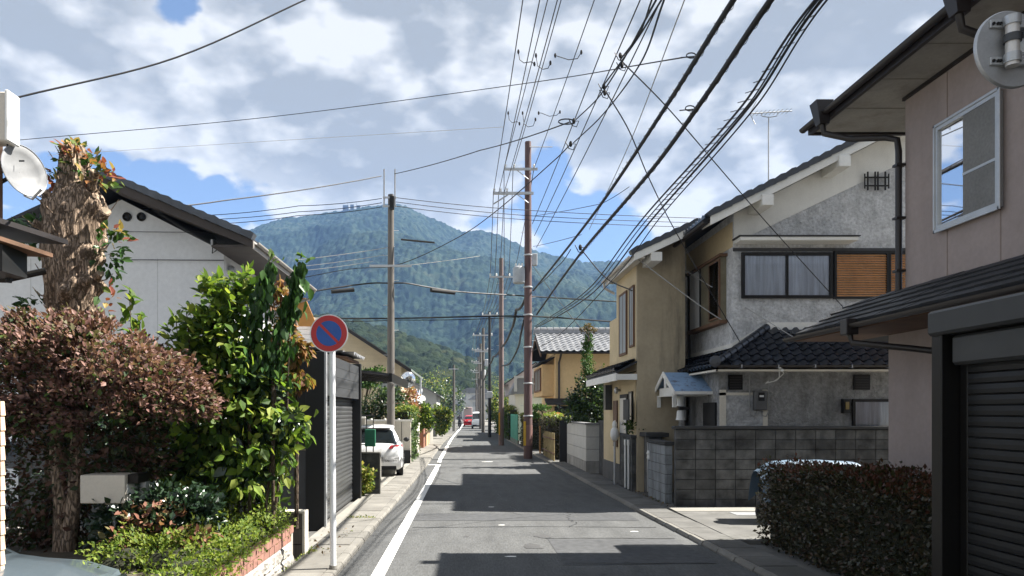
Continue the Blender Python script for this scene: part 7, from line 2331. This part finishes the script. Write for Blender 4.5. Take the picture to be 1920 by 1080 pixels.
# thick bundled cables
GC = 'thick cables sweeping up to the right'
A1 = P(1000, 545, Y1); A2 = P(1006, 590, Y1)
wire('thick_cable', 'left one of two thick black cables sweeping up to the right', [A1, P(1120, 392, 18.0), P(1255, 190, 11.8), P(1375, 0, 8.2), (3.3, YN, 7.03)], .034, sag=.0, group=GC, n=8)
wire('thick_cable', 'right one of two thick black cables sweeping up to the right', [A2, P(1085, 480, 20.5), P(1225, 315, 12.8), P(1330, 170, 9.8), P(1445, 0, 7.6), (3.4, YN, 6.59)], .034, sag=.0, group=GC, n=8)
for k, (pa, pth, r, lab) in enumerate(((P(1003, 612, Y1), [(1100, 545, 20), (1205, 410, 13), (1390, 200, 8.8), (1512, 20, 7.0)], .014, 'leftmost of four cables running to the upper right'),
                                       (P(1004, 614, Y1), [(1104, 548, 20), (1214, 410, 13), (1400, 200, 8.7), (1524, 12, 6.95)], .010, 'thin lashing wire beside the leftmost right-hand cable'),
                                       (P(1004, 616, Y1), [(1108, 552, 20), (1222, 412, 13), (1408, 196, 8.7), (1534, 8, 6.9)], .016, 'middle heavy cable of the group running to the upper right'),
                                       (P(996, 660, Y1), [(1048, 628, 24), (1170, 500, 15), (1236, 410, 12.6), (1420, 196, 8.6), (1544, 8, 6.85)], .010, 'lowest cable of the group running to the upper right'))):
    wire('bundled_cable', lab, [pa] + [P(*c3) for c3 in pth] + [(3.5, YN, 6.0 - k * .03)], r, sag=.0, group='cable bundle at upper right', n=6)
# spiral lashing around the thick cables
for k, pth in enumerate(([P(1120, 392, 18.0), P(1255, 190, 11.8), P(1375, 0, 8.2)], [P(1085, 480, 20.5), P(1225, 315, 12.8), P(1330, 170, 9.8), P(1445, 0, 7.6)])):
    pts = []
    for a, b in zip(pth[:-1], pth[1:]):
        a, b = Vector(a), Vector(b)
        L = (b - a).length
        m_ = int(L / .05)
        for i in range(m_):
            p = a.lerp(b, i / m_)
            g_ = i * .9
            pts.append(p + Vector((math.cos(g_), 0, math.sin(g_))) * (.038 + random.uniform(0, .010)))
    q = MB(); q.tube(pts, .004, 4); tag(q.build('cable_lashing', cable_m, None), ('left' if k == 0 else 'right') + ' thick cable wrapping, spiral of thin black strands', 'cable', 'spiral wrapping of the thick cables')
# rungs of the cable bundle
q = MB()
for i in range(26):
    t_ = i / 26
    a = Vector(P(1214, 410, 13)).lerp(Vector(P(1524, 12, 6.95)), t_)
    b = Vector(P(1236, 412, 12.8)).lerp(Vector(P(1544, 8, 6.85)), min(1, t_ + .012))
    q.tube([a, b], .005, 4)
tag(q.build('cable_spacers', cable_m, None), 'row of thin spacers linking the right-hand cable bundle', 'cable spacers', 'spacers of the cable bundle')
# cables crossing the street
crossing = [
    ([P(28, 184, 7.2), P(330, 108, 8.4), P(580, -4, 9.5)], .010, 0, 'thick dark wire crossing the upper left sky'),
    ([P(20, 264, 30), P(500, 220, 30), P(960, 160, 26), P(1280, 108, 14)], .014, 0, 'long thin wire crossing the sky to the thick cables, upper one'),
    ([P(90, 291, 40), P(500, 265, 40), P(945, 238, 36)], .011, 0, 'faint thin wire under the long sky wire'),
    ([P(190, 396, 16.7), P(420, 376, 20), P(715, 330, 26.8)], .018, .05, 'wire from the white gabled house to the twin uprights'),
    ([P(740, 326, 26.8), P(900, 282, 22), P(1068, 229, 15.5)], .014, .04, 'wire rising from the twin uprights to the loop above the pole'),
    ([P(1080, 224, 15.5), P(1120, 185, 13), P(1165, 118, 10), P(1230, 0, 7.4)], .012, 0, 'service wire climbing right from the black loop'),
    ([P(716, 372, 27), P(560, 386, 27), P(380, 404, 27)], .013, .05, 'upper left wire of three at the concrete pole top'),
    ([P(716, 380, 27), P(560, 397, 27), P(380, 412, 27)], .013, .05, 'middle left wire of three at the concrete pole top'),
    ([P(716, 388, 27), P(560, 404, 27), P(400, 420, 27)], .013, .05, 'lower left wire of three at the concrete pole top'),
    ([P(738, 370, 27), P(985, 394, 29), P(1350, 410, 30)], .013, .04, 'upper wire of three crossing right from the concrete pole'),
    ([P(738, 378, 27), P(985, 404, 29), P(1330, 418, 30)], .013, .04, 'middle wire of three crossing right from the concrete pole'),
    ([P(738, 386, 27), P(985, 412, 29), P(1310, 426, 30)], .013, .04, 'lower wire of three crossing right from the concrete pole'),
    ([P(583, 547, 26), P(640, 538, 26.5), P(697, 531, 27), P(735, 531, 27)], .028, 0, 'cable with black sleeve left of the concrete pole'),
    ([P(735, 531, 27), P(760, 531, 27), P(800, 538, 27.5), P(860, 547, 28.5), P(985, 555, 31), P(1160, 566, 31)], .028, 0, 'cable with black sleeve right of the concrete pole'),
    ([P(596, 597, 30), P(740, 597, 30), P(985, 593, 31), P(1160, 604, 31)], .032, 0, 'lower cable crossing the whole street at roof height'),
    ([P(600, 600, 30), P(740, 600, 30), P(985, 594, 31)], .016, .05, 'thin companion of the lower crossing cable'),
    ([P(560, 522, 27), P(660, 504, 27), P(740, 498, 27), P(850, 450, 25), P(925, 400, 22), P(1040, 300, 18), P(1070, 270, 16)], .014, 0, 'rising wire from the pole crossarm toward the upper right'),
    ([P(1075, 268, 16), P(1130, 215, 13.5), P(1200, 120, 10.5), P(1245, 0, 7.6)], .012, 0, 'wire climbing steeply right of the lattice of high wires'),
    ([P(560, 487, 27), P(740, 462, 27)], .012, .03, 'first faint wire left of the concrete pole'),
    ([P(560, 500, 27), P(720, 478, 27)], .010, .03, 'second faint wire left of the concrete pole'),
    ([P(560, 508, 27), P(700, 490, 27)], .010, .03, 'third faint wire left of the concrete pole'),
    ([P(740, 500, 27), P(900, 480, 29)], .009, .02, 'faint wire right of the concrete pole crossarm'),
    ([P(1130, 162, 11), P(1178, 242, 12), P(1215, 330, 13.3), P(1270, 440, 15), P(1388, 642, 16.2)], .010, 0, 'left crossing service wire falling to the dark tiled roof'),
    ([P(1163, 112, 10), P(1250, 200, 11.5), P(1345, 310, 13), P(1440, 420, 14.5), P(1592, 588, 16)], .010, 0, 'right crossing service wire falling past the curtained window'),
    ([P(1188, 480, 17.4), P(1330, 585, 16.8), P(1400, 624, 16.4), P(1470, 650, 15.8)], .012, 0, 'pale wire from the beige roof corner to the tiled roof'),
    ([P(1242, 475, 19), P(1290, 510, 18), P(1420, 590, 16), P(1500, 640, 15.2)], .009, 0, 'striped thin wire hanging across the bay window'),
    ([P(1130, 162, 11), P(1190, 80, 9), P(1240, 0, 7.5)], .011, 0, 'wire from the upper junction rising right'),
    ([P(1163, 112, 10), P(1200, 60, 9), P(1222, 0, 8)], .011, 0, 'second wire from the upper junction rising right'),
    ([P(1285, -4, 9), P(1180, 270, 14), P(1105, 430, 20)], .008, 0, 'lone faint wire right of the wire lattice'),
    ([P(215, 487, 16.74), P(420, 488, 16.74)], .010, 0, 'black wire along the white gabled wall'),
    ([P(195, 434, 16.74), P(410, 436, 16.74)], .007, 0, 'thin wire along the white gabled wall, upper'),
    ([P(1180, 350, 20), P(1128, 382, 20), P(1000, 405, 28)], .009, .02, 'short wire clipped to the left thick cable'),
    ([P(1090, 440, 20), P(1000, 462, 29)], .009, .02, 'lower short wire clipped to the left thick cable'),
    ([P(1090, 468, 20), P(1135, 520, 19), P(1185, 545, 17.5)], .016, 0, 'service wire from the junction down to the beige house'),
    ([P(1070, 468, 20), P(1045, 500, 24), P(1002, 540, 30.6)], .014, .05, 'slack wire between the thick cables'),
    ([P(1000, 500, 30.8), P(1060, 580, 24), P(1110, 640, 20)], .012, 0, 'falling service wire right of the red-brown pole'),
]
for (pts, r, sg, lab) in crossing:
    m_ = cable_grey if 'pale' in lab or 'striped' in lab or 'faint' in lab else cable_m
    wire('service_wire', lab, pts, r, m_, sag=sg, group='wires crossing the street', n=5, steps=8)
for (a, b, lab) in ((P(621, 547, 26.4), P(664, 543, 26.6), 'black cable sleeve left of the concrete pole'), (P(808, 544, 27.6), P(852, 549, 28.3), 'black cable sleeve right of the concrete pole')):
    q = MB(); q.tube([a, b], [.075, .075], 12); tag(q.build('cable_sleeve', rubber, None, smooth=50), lab, 'sleeve', 'black cable sleeves')
# telecom cable dropping from pole to pole
wire('telecom_cable', 'heavy drooping telephone cable linking the right-hand poles', [P(985, 560, 31), P(968, 580, 33), P(960, 615, 36), P(941, 650, 43), P(925, 668, 50), P(918, 682, 57), P(906, 715, 70), P(901, 728, 84)], .06, sag=.15, group='telephone cables', n=6)
wire('telecom_cable', 'looping telephone cable between the first two right-hand poles', [P(985, 590, 31), P(977, 625, 32), P(972, 650, 35), P(955, 682, 40), P(941, 686, 43)], .045, sag=.0, group='telephone cables', n=6)
for k, (px, py, d) in enumerate(((1163, 104, 10), (1166, 122, 10), (1132, 162, 11), (1134, 174, 11), (1070, 270, 16), (1076, 227, 15.5), (1088, 464, 20))):
    j = thing('wire_junction', ['small black connector at the top wire crossing', 'second connector just below the top wire crossing', 'black connector at the middle wire crossing', 'second connector below the middle wire crossing', 'connector on the rising wire near the pole top', 'black loop connector over the street middle', 'connector hanging beside the thick cable'][k], 'connector', P(px, py, d), 'wire connectors')
    c = Vector(P(px, py, d))
    s = d * .0006
    q = MB(); q.sphere(c, 4 * s, 4 * s, 7 * s, 8, 6); q.build('clamp', rubber, j)
    q = MB(); q.tube([c + Vector((-12 * s, 0, 6 * s)), c + Vector((-4 * s, 0, -10 * s)), c + Vector((6 * s, 0, -13 * s)), c + Vector((11 * s, 0, 0)), c], 1.1 * s, 5); q.build('tail_loop', cable_m, j)
lp = [P(1058 + 15 * math.cos(a) + 4, 228 + 5 * math.sin(a), 15.5) for a in [i * .5 for i in range(14)]]
q = MB(); q.tube(lp, .014, 5); tag(q.build('cable_coil', cable_m, None), 'flat coil of cable on the wire over the street middle', 'cable')
for (px, py, d) in ((1300, 104, 10.5), (1298, 203, 10.8)):
    q = MB(); q.tube([P(px + 9 * math.cos(a) - 4, py + 5 * math.sin(a), d) for a in [i * .6 for i in range(12)]] + [P(px - 24, py + 4, d)], .009, 5)
    tag(q.build('wire_hook', cable_m, None), ('upper' if py < 150 else 'lower') + ' curled wire hook clipped to a thick cable', 'hook', 'curled hooks on the thick cables')

# dry leaves and grit gathered along the foot of the walls
rng = np.random.default_rng(9)
gp = np.concatenate([np.stack([4.12 + rng.normal(0, .05, 170), rng.uniform(15, 21, 170), np.full(170, .03)], 1),
                     np.stack([rng.uniform(4.2, 6.5, 80), 14.78 + rng.normal(0, .04, 80), np.full(80, .03)], 1),
                     np.stack([rng.uniform(-2.25, -1.7, 60), rng.uniform(9.7, 12.0, 60), np.full(60, .09)], 1)])
dl_ = leaf_cloud('fallen_leaves', None, leaf_mat('dry_leaf', [(.12, .08, .04), (.08, .05, .03), (.05, .06, .02), (.2, .14, .07)], .1), gp, .045, centre=(0, 15, -2), seed=9)
tag(dl_, 'dry fallen leaves gathered at the foot of the walls', None, None, 'stuff')
